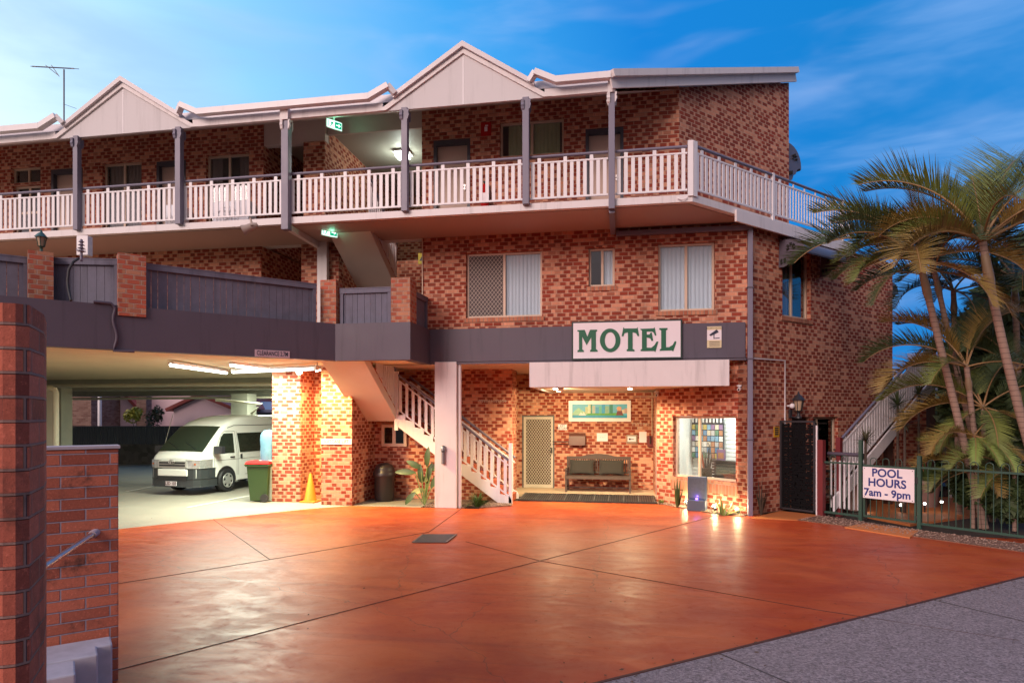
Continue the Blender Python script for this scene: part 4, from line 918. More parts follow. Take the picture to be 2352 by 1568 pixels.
# ================================================================== LAMPS THE PLACE HAS, PLUS ONE ADDED IN THE GARAGE
def lamp(name, typ, loc, energy, col, parent=None, size=.05, target=None, blend=.6, angle=100, sx=None, sy=None):
    l = bpy.data.lights.new(name, typ); l.energy = energy; l.color = col
    if typ == 'AREA': l.shape = 'RECTANGLE'; l.size = sx; l.size_y = sy
    else: l.shadow_soft_size = size
    if typ == 'SPOT': l.spot_size = radians(angle); l.spot_blend = blend
    o = bpy.data.objects.new(name, l); COL.objects.link(o); loc = Vector(loc)
    if parent is not None: o.parent = parent; o.location = loc-Vector(parent.location)
    else: o.location = loc
    if target is not None: o.rotation_euler = (Vector(target)-loc).to_track_quat('-Z', 'Y').to_euler()
    return o
TUBE = emis('fluorescent_tube', (.93, 1.0, .86), 9)
def batten(a, b, label, on=True):
    o = thing('fluorescent_light', a, label, 'fluorescent light', 'tube lights under the garage ceiling')
    mb = MB(); mb.bar(a+UPZ*.05, b+UPZ*.05, .12, .06); mb.build('housing', WHITE2, o)
    mb = MB(); mb.tube([a, b], .035, 10); mb.build('tube', TUBE if on else WHITE2, o)
    if on:
        d = (b-a); m_ = (a+b)/2-UPZ*.08
        l = lamp('tube_light', 'AREA', m_, 120, (.92, 1.0, .80), o, target=m_-UPZ, sx=d.length, sy=.1)
        l.rotation_euler = (0, 0, math.atan2(d.y, d.x))
    return o
batten(at(392, 838, 13.7), at(520, 856, 16.4), 'fluorescent tube light nearest the left on the garage ceiling')
batten(at(530, 838, 14.2), at(614, 850, 15.2), 'brightest fluorescent tube light close behind the slate band')
batten(at(535, 854, 16.0), at(728, 846, 14.5), 'fluorescent tube light ending beside the lit brick garage pier')
# tube light added to brighten the deep garage and the van
def glow_rig():
    o = thing('fluorescent_light', (-12, 22, 3.2), 'added tube light brightening the deep garage beyond the first beam', 'fluorescent light', 'tube lights under the garage ceiling')
    a, b = Vector((-12.6, 21, 3.22)), Vector((-11.3, 21, 3.22)); mb = MB(); mb.bar(a+UPZ*.04, b+UPZ*.04, .12, .05); mb.build('housing', WHITE2, o)
    mb = MB(); mb.tube([a, b], .03, 8); mb.build('tube', TUBE, o); lamp('tube_light', 'AREA', (-12, 21, 3.12), 200, (.92, 1, .8), o, target=(-12, 21, 0), sx=1.3, sy=.1)
glow_rig()
WARMB = emis('warm_bulb', (1, .86, .6), 30); WHITEB = emis('white_bulb', (1, .93, .78), 40)
def floodlight(c, aim, label, e, col, bulb, spot=True, ang=130, size=.06):
    o = thing('floodlight', c, label, 'floodlight'); c = Vector(c); d = (Vector(aim)-c).normalized()
    mb = MB(); mb.bar(c-d*.10, c-d*.01, .16, .14); mb.bar(c-d*.08, c-d*.08+UPZ*.13, .03, .03); mb.build('housing', WHITE2, o)
    mb = MB(); mb.tube([c-d*.01, c+d*.012], .055, 12); mb.build('bulb', bulb, o)
    lamp('flood_light', 'SPOT', c+d*.05, e, col, o, size=size, target=aim, angle=ang, blend=.8); return o
fl = Vector((XY(687, 14.0), 14.05, 3.10))
floodlight(fl, fl+Vector((.75, .5, -1.4)), 'small glowing flood lamp at the top of the garage pier', 400, (1.0, .64, .20), WARMB, ang=150)
fl2 = Vector((-6.75, 13.45, 3.12))
floodlight(fl2, (-6.3, 13.9, 0.6), 'flood lamp behind the band lighting the suitcase lift pier', 560, (1.0, .68, .24), WARMB, ang=150)
fz = atY(1287, 900, 15.0); 
floodlight((fz.x, 15.0, cbz-.02), (fz.x+.2, 17.6, .6), 'white twin flood lamp under the porch canopy edge', 380, (1, .78, .42), WHITEB, ang=150)
def downlight(x, y, label, e):
    o = thing('downlight', (x, y, cbz+.02), label, 'downlight'); mb = MB(); mb.tube([(x, y, cbz+.035), (x, y, cbz+.005)], .07, 16); mb.build('trim_ring', WHITE2, o)
    mb = MB(); mb.tube([(x, y, cbz+.01), (x, y, cbz-.004)], .05, 16); mb.build('bulb', WHITEB, o); lamp('down_light', 'SPOT', (x, y, cbz-.03), e, (1, .80, .46), o, target=(x, y, 0), angle=160, blend=.6)
dl = [atY(1276, 888, 14.9).x, XY(1447, 15.2)]
downlight(dl[0], 14.9, 'round downlight in the porch soffit left of the painting', 260)
downlight(dl[1], 15.2, 'round downlight in the porch soffit above the bench right end', 300)
# stairwell ceiling fitting
c = at(925, 338, 16.6); c.z = 8.93
o = thing('ceiling_light', c, 'square lit ceiling light in the stairwell under the roof', 'ceiling light')
mb = MB(); mb.box(c-UPZ*.02, (.42, .42, .04)); mb.build('base', WHITE2, o); mb = MB(); mb.box(c-UPZ*.09, (.32, .32, .10)); mb.build('diffuser', emis('diffuser_glow', (.93, 1, .92), 14), o, bevel=.02)
lamp('ceiling_glow', 'POINT', c-UPZ*.3, 24, (.88, 1, .88), o, size=.12)
# garden uplights
def uplight(px, py, label, aim=(-.25, .7, .7), group='garden spot lamps along the reception wall', e=11, col=(1, .80, .42)):
    g_ = gnd(px, py); o = thing('garden_light', g_, label, 'garden light', group); d = Vector(aim).normalized(); c = g_+UPZ*.12
    mb = MB(); mb.tube([g_, c-d*.03], .012, 6); mb.tube([c-d*.09, c-d*.02], [.035, .045], 10); mb.build('housing', BLKPL, o)
    mb = MB(); mb.lathe([(.001, .03), (.03, .02), (.042, 0), (.03, -.02), (.001, -.03)], c+d*.0, 12); mb.build('bulb', WARMB, o)
    lamp('spot_glow', 'POINT', c+UPZ*.05-Vector((0, .10, 0)), e, col, o, size=.04); return o
uplight(1536, 1152, 'leftmost glowing garden lamp at the foot of the reception wall')
uplight(1576, 1164, 'glowing garden lamp just left of the slate water feature')
uplight(1640, 1174, 'glowing garden lamp between water feature and spiky plant')
uplight(1693, 1182, 'rightmost glowing garden lamp by the slate downpipe')

# ---- reception room interior
inn = Vector((.70711, .70711, 0))
def rp(s, z, d): return RP+RDir*s+inn*d+UPZ*z
rr_ = thing('reception_room', RP+inn*.3, 'lit reception room seen through the ground floor window', 'room')
SLATW = mat('slat_wall', (.80, .82, .78), .6, var=.02)
mb = MB()
for k in range(26): mb.ext([(-1.2, .0+k*.10), (2.18, .0+k*.10), (2.18, .086+k*.10), (-1.2, .086+k*.10)], RP+inn*1.7, RDir, UPZ, -.02)
mb.build('slat_wall', SLATW, rr_)
mb = MB(); mb.quad(rp(-1.3, 0, 1.75), rp(2.2, 0, 1.75), rp(2.2, 2.7, 1.75), rp(-1.3, 2.7, 1.75)); mb.quad(rp(2.2, 0, .3), rp(2.2, 0, 1.75), rp(2.2, 2.7, 1.75), rp(2.2, 2.7, .3)); mb.quad(rp(-.3, 0, .3), rp(-.3, 0, 1.75), rp(-.3, 2.7, 1.75), rp(-.3, 2.7, .3)); mb.build('wall', SLATW, rr_)
mb = MB(); mb.quad(rp(-1.3, 2.6, .26), rp(2.2, 2.6, .26), rp(2.2, 2.6, 1.75), rp(-1.3, 2.6, 1.75)); mb.build('ceiling', WHITE2, rr_)
mb = MB(); mb.quad(rp(-.3, 0.02, .26), rp(2.2, 0.02, .26), rp(2.2, 0.02, 1.75), rp(-.3, 0.02, 1.75)); mb.build('floor', PAVE, rr_)
l = lamp('room_light', 'AREA', rp(1.0, 2.5, .9), 62, (1, .96, .84), rr_, target=rp(1.0, 0, .9), sx=1.2, sy=.6)
# brochure rack
def rwp(x, y, d):
    """point at picture (x,y) on the plane parallel to the reception wall at depth d"""
    P_ = RP+inn*d; s, z = onl(x, y, P_, RDir); return s, z
sa, za = rwp(1588, 1050, 1.55); sb, zb = rwp(1660, 965, 1.55)
rk = thing('brochure_rack', rp((sa+sb)/2, za, 1.55), 'dark brochure rack full of coloured leaflets inside the reception window', 'brochure rack')
mb = MB(); mb.ext([(sa, za), (sb, za), (sb, zb+.08), (sa, zb+.08)], RP+inn*1.6, RDir, UPZ, .03); mb.build('rack', BLKPL, rk)
rnd = random.Random(3); cols = [(.10, .22, .36), (.42, .34, .10), (.38, .38, .36), (.12, .22, .14), (.50, .44, .33), (.22, .14, .24), (.36, .18, .10), (.18, .32, .42), (.6, .6, .56)]
cm = [mat('leaflet_%s' % n_, c_, .5, var=.3, vs=30) for n_, c_ in zip(('blue', 'ochre', 'grey', 'green', 'cream', 'purple', 'orange', 'cyan', 'white'), cols)]
nx, nz_ = 8, 6
for i in range(nx):
    for j in range(nz_):
        s0 = sa+(sb-sa)*(i+.08)/nx; s1 = sa+(sb-sa)*(i+.92)/nx; z0 = za+(zb-.1-za)*(j+.06)/nz_; z1 = za+(zb-.1-za)*(j+.92)/nz_
        mb = MB(); mb.ext([(s0, z0), (s1, z0), (s1, z1), (s0, z1)], RP+inn*1.565, RDir, UPZ, .01); mb.build('leaflet', rnd.choice(cm), rk)
mb = MB()
for k in range(9):
    s0 = sa+(sb-sa)*(k+.2)/9; mb.ext([(s0, zb-.06), (s0+.05, zb-.06), (s0+.05, zb+.06), (s0, zb+.06)], RP+inn*1.565, RDir, UPZ, .01)
mb.build('header_card', cm[8], rk)
# counter shelf and goods
sa, za = rwp(1632, 1105, 1.1); sb, zb = rwp(1700, 1068, 1.1)
ct_ = thing('display_shelf', rp(sa, .5, 1.1), 'dark slatted display shelf at the right inside the reception', 'shelf')
mb = MB()
for k in range(7): mb.ext([(sa, .55+k*.07), (sb+.6, .55+k*.07), (sb+.6, .60+k*.07), (sa, .60+k*.07)], RP+inn*1.2, RDir, UPZ, .05)
mb.build('slats', WOOD, ct_); mb = MB(); mb.ext([(sa+.01, 0.03), (sb+.6, 0.03), (sb+.6, 1.02), (sa+.01, 1.02)], RP+inn*1.25, RDir, UPZ, .02); mb.build('cabinet', DARK, ct_)
bk = thing('picture_book', rp(sa+.25, 1.04, 1.1), 'upright book with an orange picture on the display shelf', 'book')
mb = MB(); mb.ext([(sa+.18, 1.04), (sa+.42, 1.04), (sa+.42, 1.30), (sa+.18, 1.30)], RP+inn*1.12, RDir, UPZ, .02); mb.build('cover', cm[5], bk); mb = MB(); mb.ext([(sa+.22, 1.08), (sa+.38, 1.08), (sa+.38, 1.22), (sa+.22, 1.22)], RP+inn*1.10, RDir, UPZ, .004); mb.build('picture', cm[6], bk)
# umbrella stand behind the glass
us, uz = rwp(1635, 1085, .5)
um = thing('umbrella_stand', rp(us-.15, .03, .5), 'umbrellas standing in a basket behind the reception glass', 'umbrella stand')
mb = MB(); mb.lathe([(.10, 0), (.13, .85)], rp(us-.15, .03, .5), 14); mb.build('basket', WOOD, um)
for k, (dx, dd, hh_) in enumerate(((-.12, 0, 1.32), (-.05, .03, 1.22), (.06, 0, 1.42), (.10, .03, 1.18))):
    p_ = rp(us-.15+dx*.2, .6, .5); q_ = rp(us-.15+dx*1.3, hh_, .5+dd); mb = MB(); mb.tube([p_, p_.lerp(q_, .75), q_], [.03, .022, .008], 8); mb.tube([q_, q_+UPZ*.05+RDir*(-.03), q_+UPZ*.02-RDir*.07], .008, 6); mb.build('umbrella', [TREAD, BLACK, BLACK, WOOD][k], um)

# ================================================================== PORCH THINGS
# bench
bx0, bx1 = XY(1300, 17.6), XY(1449, 17.9); by = 17.55
be = thing('park_bench', ((bx0+bx1)/2, by, .05), 'dark wooden slat bench with arched back against the porch wall', 'bench')
mb = MB()
for k in range(5): mb.b6(bx0, bx1, by-.30+k*.11, by-.21+k*.11, .46, .485)
mb.b6(bx0, bx1, by-.33, by-.30, .41, .485); mb.build('seat', WOOD, be)
mb = MB(); yb_ = by+.30; n = 26
for k in range(n):
    x = bx0+.08+(bx1-bx0-.16)*k/(n-1); mb.box((x, yb_, .74), (.032, .02, .40))
mb.b6(bx0+.05, bx1-.05, yb_-.02, yb_+.02, .52, .57); xm = (bx0+bx1)/2; hw = (bx1-bx0)/2
arch = [(-hw, .91), (hw, .91), (hw, .985)]+[(hw*t, .985+.07*max(0, cos(t*pi/1.1)) ** 1) for t in (.55, .4, .25, .1, 0, -.1, -.25, -.4, -.55)]+[(-hw, .985)]
mb.ext(arch, (xm, yb_+.02, 0), EX, UPZ, .04); mb.build('backrest', WOOD, be)
for x in (bx0+.03, bx1-.03):
    mb = MB(); mb.box((x, by-.28, .33), (.05, .05, .56)); mb.build('leg', WOOD, be); mb = MB(); mb.box((x, yb_, .50), (.05, .05, .90)); mb.build('leg', WOOD, be)
    mb = MB(); mb.bar((x, by-.34, .66), (x, yb_, .66), .06, .035); mb.box((x, by-.28, .60), (.045, .045, .10)); mb.bar((x, by-.28, .18), (x, yb_, .18), .03, .03); mb.build('armrest', WOOD, be)
mb = MB(); mb.bar((bx0, by, .16), (bx1, by, .16), .03, .03); mb.build('stretcher', WOOD, be)
CUSH = mat('dark_olive_cushion', (.028, .025, .021), .95, var=.2, vs=20)
def cushion(xa, xb, lab):
    cx_ = (xa+xb)/2; o = None; mb = MB(); n = 12; vs = []; fs = []
    W, Hh, T = (xb-xa)/2, .20, .075
    for sg in (1, -1):
        base = len(vs)
        for i in range(n+1):
            for j in range(n+1):
                u = i/n*2-1; v = j/n*2-1; e = (1-u**4)*(1-v**4); pin = 1-.10*(1-abs(u))*abs(v)-.0; x = W*u*(1-.06*(1-v*v)*abs(u)**4+.0); z = Hh*v*(1-.07*(1-u*u)*abs(v)**4)
                vs.append((cx_+x, by+.12-sg*T*max(e, 0)**.5+z*.35, .70+z))
        for i in range(n):
            for j in range(n):
                a = base+i*(n+1)+j; f = (a, a+n+1, a+n+2, a+1); fs.append(f if sg > 0 else f[::-1])
    mb.add(vs, fs, True); return tag(mb.build('cushion', CUSH), lab, 'cushion', 'olive cushions on the porch bench')
cushion(bx0+.09, bx0+.77, 'dark olive cushion on the left half of the porch bench'); cushion(bx1-.86, bx1-.18, 'dark olive cushion on the right half of the porch bench')
# painting
pa, pb_ = atY(1306, 920, PB-.05), atY(1449, 968, PB-.05); pz1 = pa.z; pz0 = pb_.z
pt_ = thing('wall_painting', (pa.x, PB-.05, pz0), 'long framed painting of coloured city towers beside blue water', 'painting')
mb = MB(); f = .10
for b6 in ((pa.x, pb_.x, pz1-f, pz1), (pa.x, pb_.x, pz0, pz0+f), (pa.x, pa.x+f, pz0+f, pz1-f), (pb_.x-f, pb_.x, pz0+f, pz1-f)): mb.b6(b6[0], b6[1], PB-.05, PB-.002, b6[2], b6[3])
mb.build('frame', WHITE2, pt_); x0, x1, z0, z1 = pa.x+f, pb_.x-f, pz0+f, pz1-f; w_, h_ = x1-x0, z1-z0
def pcol(n_, c_): return mat('paint_'+n_, c_, .5, var=.25, vs=14)
mb = MB(); mb.b6(x0, x1, PB-.025, PB-.01, z0, z1); mb.build('canvas', pcol('sky', (.10, .42, .62)), pt_)
def pp_(poly, n_, c_, k): 
    mb = MB(); mb.ext([(x0+u*w_, z0+v*h_) for u, v in poly], (0, PB-.026-.0015*k, 0), EX, UPZ, .001); mb.build('painted_shape', pcol(n_, c_), pt_)
pp_([(0, .3), (.05, .55), (.12, .75), (.2, .5), (.3, .35), (.3, .2), (0, .2)], 'hill', (.25, .50, .35), 1)
pp_([(0, 0), (1, 0), (1, .2), (.6, .24), (.3, .2), (0, .22)], 'water', (.02, .30, .50), 1)
pp_([(.25, .2), (.95, .18), (.9, .38), (.3, .36)], 'lawn', (.07, .32, .06), 2)
for k, (u, wd, hh_, c_) in enumerate(((.24, .05, .80, (.40, .50, .30)), (.29, .05, .95, (.55, .62, .45)), (.335, .03, .99, (.05, .25, .22)), (.37, .05, .90, (.35, .42, .38)), (.43, .06, .78, (.05, .30, .55)), (.49, .05, .85, (.10, .42, .35)), (.54, .06, .95, (.02, .30, .60)), (.60, .07, .85, (.20, .40, .30)), (.68, .06, .96, (.03, .22, .18)), (.90, .05, .62, (.55, .5, .42)), (.95, .05, .7, (.4, .3, .3)))):
    pp_([(u, .34), (u+wd, .34), (u+wd, hh_), (u, hh_)], 'tower%s' % 'abcdefghijkl'[k], c_, 3)
pp_([(.12, .2), (.16, .42), (.19, .3), (.21, .46), (.25, .2)], 'sail', (.7, .68, .62), 4); pp_([(.80, .2), (.93, .2), (.90, .55), (.82, .5)], 'figure', (.16, .05, .06), 4); pp_([(.82, .55), (.88, .5), (.90, .75), (.85, .85), (.81, .75)], 'round', (.62, .35, .22), 5)
# letter box, key safe, phone
def boxthing(name, lab, cat, a, b, Yp, d, m, extra=None):
    p, q = atY(a[0], a[1], Yp-d), atY(b[0], b[1], Yp-d); o = thing(name, (p.x, Yp-d, q.z), lab, cat); mb = MB()
    mb.b6(p.x, q.x, Yp-d, Yp-.003, q.z, p.z); mb.build('box', m, o, bevel=.008); return o, p, q
BRNB = mat('brown_metal', (.13, .055, .045), .35, var=.05)
o = thing('letter_box', (atY(1272, 1022, PB-.2).x, PB-.2, 1.0), 'brown metal letter box with sloping lid beside the security door', 'letter box')
p, q = atY(1270, 994, PB-.12), atY(1307, 1022, PB-.12); mb = MB(); mb.ext([(0, 0), (.19, 0), (.17, .26), (.05, p.z-q.z), (0, p.z-q.z)], (q.x, PB-.003, q.z), (0, -1, 0), UPZ, -(q.x-p.x)); mb.build('box', BRNB, o)
mb = MB(); mb.box(((p.x+q.x)/2, PB-.185, q.z+.10), (q.x-p.x+.01, .02, .03)); mb.build('slot', BLACK, o)
o, p, q = boxthing('key_safe', 'small grey key safe with a key picture on the porch wall', 'key safe', (1439, 998), (1464, 1018), PB, .06, mat('grey_metal_box', (.28, .22, .17), .4))
mb = MB(); mb.b6(p.x+.03, q.x-.04, PB-.066, PB-.062, q.z+.05, p.z-.04); mb.build('label_plate', SIGNW, o)
mb = MB(); mb.tube([(p.x+.09, PB-.07, (p.z+q.z)/2), (p.x+.09, PB-.074, (p.z+q.z)/2)], .028, 12); mb.b6(p.x+.1, p.x+.2, PB-.074, PB-.07, (p.z+q.z)/2-.008, (p.z+q.z)/2+.008); mb.build('key_symbol', INKD, o)
o, p, q = boxthing('wall_telephone', 'maroon wall telephone with black handset at the porch corner', 'telephone', (1487, 1000), (1507, 1026), PB, .07, MAROON)
mb = MB(); xh = (p.x+q.x)/2-.04; zc_ = (p.z+q.z)/2+.04; mb.tube([(xh, PB-.10, zc_+.10), (xh, PB-.13, zc_), (xh, PB-.10, zc_-.10)], [.022, .014, .022], 8); mb.build('handset', BLACK, o)
mb = MB(); mb.tube([(xh+.05, PB-.03, p.z), (xh+.05, PB-.03, 3.0)], .014, 6); mb.build('conduit', CREAM, o)
# mats
ma = [gnd(1180, 1155, .05), gnd(1508, 1156, .05)]
mt = thing('door_mat', (-1.0, 16.2, .0), 'long black ribbed rubber mat strip across the porch entrance', 'door mat')
y0_, y1_ = 15.65, 16.72; mb = MB(); mb.add([(-2.55, y0_, .004), (.80, y0_, .004), (.80, y1_, .055), (-2.55, y1_, .055), (-2.55, y0_, .03), (.80, y0_, .03), (.80, y1_, .075), (-2.55, y1_, .075)], [(0, 3, 2, 1), (4, 5, 6, 7), (0, 1, 5, 4), (1, 2, 6, 5), (2, 3, 7, 6), (3, 0, 4, 7)]); mb.build('base', BLACK, mt)
mb = MB()
for k in range(60): x = -2.53+3.3*k/59; mb.bar((x, y0_+.01, .034), (x, y1_-.01, .079), .022, .01)
mb.build('ribs', BLKPL, mt)
mb = MB()
for k in range(10): x = -2.5+3.25*k/9; mb.bar((x, y0_+.005, .042), (x, y1_-.005, .087), .012, .006)
mb.build('seam', mat('mat_seam', (.12, .12, .12), .7), mt)
# column ashtray
p = atY(1018, 1045, FY-.10)
o = thing('ashtray', p, 'small grey tube ashtray fixed to the white column', 'ashtray'); mb = MB(); mb.tube([p-UPZ*.20, p+UPZ*.13], .045, 12); mb.lathe([(.06, .10), (.06, .16), (.045, .21), (.001, .23)], p, 12); mb.build('tube', mat('grey_anodised', (.22, .22, .24), .35, metal=.5), o); mb = MB(); mb.box(p+Vector((0, -.045, .09)), (.06, .02, .035)); mb.build('slot', BLACK, o)
# round bin
b_ = gnd(883, 1149)
o = thing('litter_bin', b_, 'round dark brown litter bin with domed lid under the stairs', 'litter bin'); mb = MB(); mb.lathe([(.22, 0), (.24, .05), (.25, .60), (.26, .62)], b_, 24); mb.build('body', mat('dark_brown_plastic', (.022, .016, .018), .4), o)
mb = MB(); mb.lathe([(.28, .62), (.285, .70), (.26, .72), (.25, .80), (.20, .88), (.10, .93), (.001, .94)], b_, 24); mb.build('lid', MATS['dark_brown_plastic'], o)
# wheelie bin
b_ = gnd(601, 1150)
o = thing('wheelie_bin', b_, 'green wheelie bin with red lid beside the garage pier', 'wheelie bin'); mb = MB()
r0 = radians(12); R = Matrix.Rotation(TH*1.0+radians(0), 3, 'Z')
def wb(p): return b_+R@Vector(p)
def taper(mb, x0, x1, y0, y1, X0_, X1_, Y0_, Y1_, z0, z1):
    mb.add([wb(p) for p in ((x0, y0, z0), (x1, y0, z0), (x1, y1, z0), (x0, y1, z0), (X0_, Y0_, z1), (X1_, Y0_, z1), (X1_, Y1_, z1), (X0_, Y1_, z1))], [(0, 3, 2, 1), (4, 5, 6, 7), (0, 1, 5, 4), (1, 2, 6, 5), (2, 3, 7, 6), (3, 0, 4, 7)])
taper(mb, -.21, .21, -.2, .2, -.27, .27, -.27, .27, .03, .90); taper(mb, -.30, .30, -.30, .30, -.30, .30, -.30, .30, .87, .92); mb.build('body', BING, o, bevel=.015)
mb = MB(); taper(mb, -.31, .31, -.32, .30, -.27, .27, -.26, .26, .93, 1.0); mb.build('lid', RUBY, o, bevel=.02)
mb = MB(); mb.tube([wb((-.33, .1, .90)), wb((-.38, .1, .9))], .02, 6); mb.tube([wb((-.38, .18, .90)), wb((-.38, -.1, .9))], .018, 6); mb.build('handle', BING, o)
for sx in (.14,): 
    mb = MB(); mb.tube([wb((sx+.02, -.21, .1)), wb((sx+.02, -.26, .1))], .10, 16); mb.build('wheel', BLACK, o)
# cone
b_ = gnd(713, 1152)
o = thing('traffic_cone', b_, 'faded orange traffic cone in front of the suitcase lift niche', 'traffic cone'); OR = mat('orange_plastic', (.75, .22, .02), .5)
mb = MB(); mb.lathe([(.15, .03), (.03, .68), (.02, .70)], b_, 20); mb.build('cone', OR, o); mb = MB(); mb.box(b_+UPZ*.018, (.38, .38, .03)); mb.build('base', OR, o)
# water bottles next to the van
c = at(617, 1012, 15.9)
o = thing('water_cooler', (c.x, c.y, 0), 'tall clear blue plastic wrapped water cooler behind the wheelie bin', 'water cooler'); CLB = mat('blue_clear_plastic', (.13, .26, .36), .15, var=.2, vs=12)
mb = MB(); mb.lathe([(.19, 1.0), (.2, 1.2), (.19, 1.35), (.2, 1.5), (.19, 1.64), (.12, 1.74), (.02, 1.76)], (c.x, c.y, 0), 18); mb.build('bottle', CLB, o); mb = MB(); mb.b6(c.x-.17, c.x+.17, c.y-.17, c.y+.17, 0, 1.02); mb.build('cabinet', mat('pale_grey_plastic', (.25, .3, .3), .5), o, bevel=.02)

# ---- water feature and plants by the reception wall
b_ = gnd(1601, 1172)
wfz = thing('water_feature', b_, 'slate blue upright water feature panel with purple light on block base', 'water feature')
WFM = mat('slate_blue_stone', (.06, .085, .13), .3, var=.15); Rw = math.atan2(RDir.y, RDir.x)+radians(28)
mb = MB(); mb.box(b_+UPZ*.12, (.40, .26, .24), rz=Rw); mb.build('base', WFM, wfz, bevel=.01); mb = MB(); mb.box(b_+Vector((.02, .10, .495)), (.42, .10, .51), rz=Rw); mb.build('panel', WFM, wfz, bevel=.015)
dR = Vector((cos(Rw), sin(Rw), 0)); nR = Vector((dR.y, -dR.x, 0)); pc = b_+Vector((.02, .10, 0))+nR*.052
mb = MB(); mb.ext([(-.17, .27), (.17, .27), (.17, .71), (-.17, .71)], pc, dR, UPZ, .006); mb.build('water_face', mat('wet_slate', (.06, .075, .10), .12, var=.3, vs=14), wfz)
mb = MB(); mb.box(pc+nR*.03+UPZ*.26, (.05, .02, .02), rz=Rw); mb.build('led', emis('purple_led', (.35, .15, 1), 7), wfz); lamp('led_glow', 'POINT', pc+nR*.06+UPZ*.31, .8, (.35, .15, 1), wfz, size=.02)
def blade(mb, base, d, ln, wd, droop, n=5, twist=0):
    d = Vector(d).normalized(); sd = d.cross(UPZ); sd = sd.normalized() if sd.length > 1e-3 else Vector((1, 0, 0)); pts = []; p = Vector(base); dd = d.copy()
    vs = []; fs = []
    for k in range(n+1):
        t = k/n; w2 = wd*(1-t**1.8)*min(1, .35+3*t); vs += [p-sd*w2, p+UPZ*(-w2*.3), p+sd*w2]
        p = p+dd*(ln/n); dd = (dd-UPZ*droop/n).normalized()
    for k in range(n):
        a = 3*k; fs += [(a, a+1, a+4, a+3), (a+1, a+2, a+5, a+4)]
    mb.add(vs, fs, True)
def tuft(name, px, py, lab, cat, n, ln, wd, droop, m, spread=1.0, seed=1, group=None, up=.6, base=None):
    b_ = base if base is not None else gnd(px, py); rnd = random.Random(seed); o = thing(name, b_, lab, cat, group); mb = MB()
    for k in range(n):
        a = rnd.uniform(0, 2*pi); e = rnd.uniform(up, 1.45); d = (cos(a)*cos(e)*spread, sin(a)*cos(e)*spread, sin(e)); blade(mb, b_+Vector((cos(a), sin(a), 0))*rnd.uniform(0, .06)*spread, d, ln*rnd.uniform(.6, 1.1), wd, droop*rnd.uniform(.6, 1.3))
    mb.build('foliage', m, o); return o
tuft('grass_clump', 1097, 1163, 'round green grass clump right of the white column', 'plant', 120, .42, .012, 1.3, mat('grass_leaf', (.07, .14, .025), .5, var=.3), seed=2)
tuft('upright_plant', 1556, 1165, 'tall stiff upright leaves left of the water feature', 'plant', 8, .75, .035, .1, LEAF, .5, 3, up=1.1)
tuft('agave_plant', 1662, 1183, 'spiky green agave in front of the reception wall', 'plant', 20, .42, .028, .35, LEAFL, 1.2, 4, up=.25)
tuft('small_shrub', 1745, 1182, 'dark wispy shrub beside the slate downpipe', 'plant', 14, .8, .02, .2, mat('wispy_leaf', (.04, .03, .02), .7), .5, 5, up=1.1, base=K+D45*.25+N45*.15)
tuft('ground_cover', 1520, 1156, 'small low succulent at the left end of the reception bed', 'plant', 30, .12, .02, .4, LEAFL, 1, 6)
# bird-of-paradise plant
b_ = gnd(975, 1159); o = thing('paradise_plant', b_, 'leafy bird of paradise plant with a yellow leaf beside the column', 'plant'); rnd = random.Random(5)
mb = MB(); mbl = MB(); st_ = MB()
def paddle(mb, base, tip, wd, bend):
    base, tip = Vector(base), Vector(tip); d = tip-base; ln = d.length; d.normalize(); sd = d.cross(Vector((0, -1, .4))).normalized(); up_ = sd.cross(d).normalized(); n = 8; vs = []; fs = []
    for k in range(n+1):
        t = k/n; w2 = wd*sin(pi*min(1, t*.96+.04))**.7; c_ = base+d*ln*t+up_*(-bend*t*t); vs += [c_-sd*w2+up_*w2*.3, c_, c_+sd*w2+up_*w2*.3]
    for k in range(n): a = 3*k; fs += [(a, a+1, a+4, a+3), (a+1, a+2, a+5, a+4)]
    mb.add(vs, fs, True)
for k, (dx, dz1, tx, tz) in enumerate(((-.25, .75, -.75, .80), (-.12, .85, -.45, 1.05), (.02, .9, .05, 1.35), (.12, .8, .30, 1.0), (-.1, .5, -.15, .95), (.05, .6, -.10, .60), (-.2, .3, -.45, .05), (.15, .4, .35, .75), (.0, .5, .12, .98), (-.02, .35, -.35, .30))):
    yy = rnd.uniform(-.1, .2); st_.tube([b_, b_+Vector((dx*.6, yy*.5, dz1*.6)), b_+Vector((dx, yy, dz1))], .012, 6)
    mb = MB(); paddle(mb, b_+Vector((dx, yy, dz1)), b_+Vector((tx, yy-.1, tz)), .075, .12); mb.build('leaf', mat('yellow_leaf', (.30, .30, .09), .5, var=.2) if k in (5, 9) else LEAF, o)
st_.build('stem', LEAFL, o)

# ================================================================== wall fixtures
def ptube(name, lab, cat, pts, r, m, n=8, group=None): mb = MB(); mb.tube(pts, r, n); return tag(mb.build(name, m), lab, cat, group)
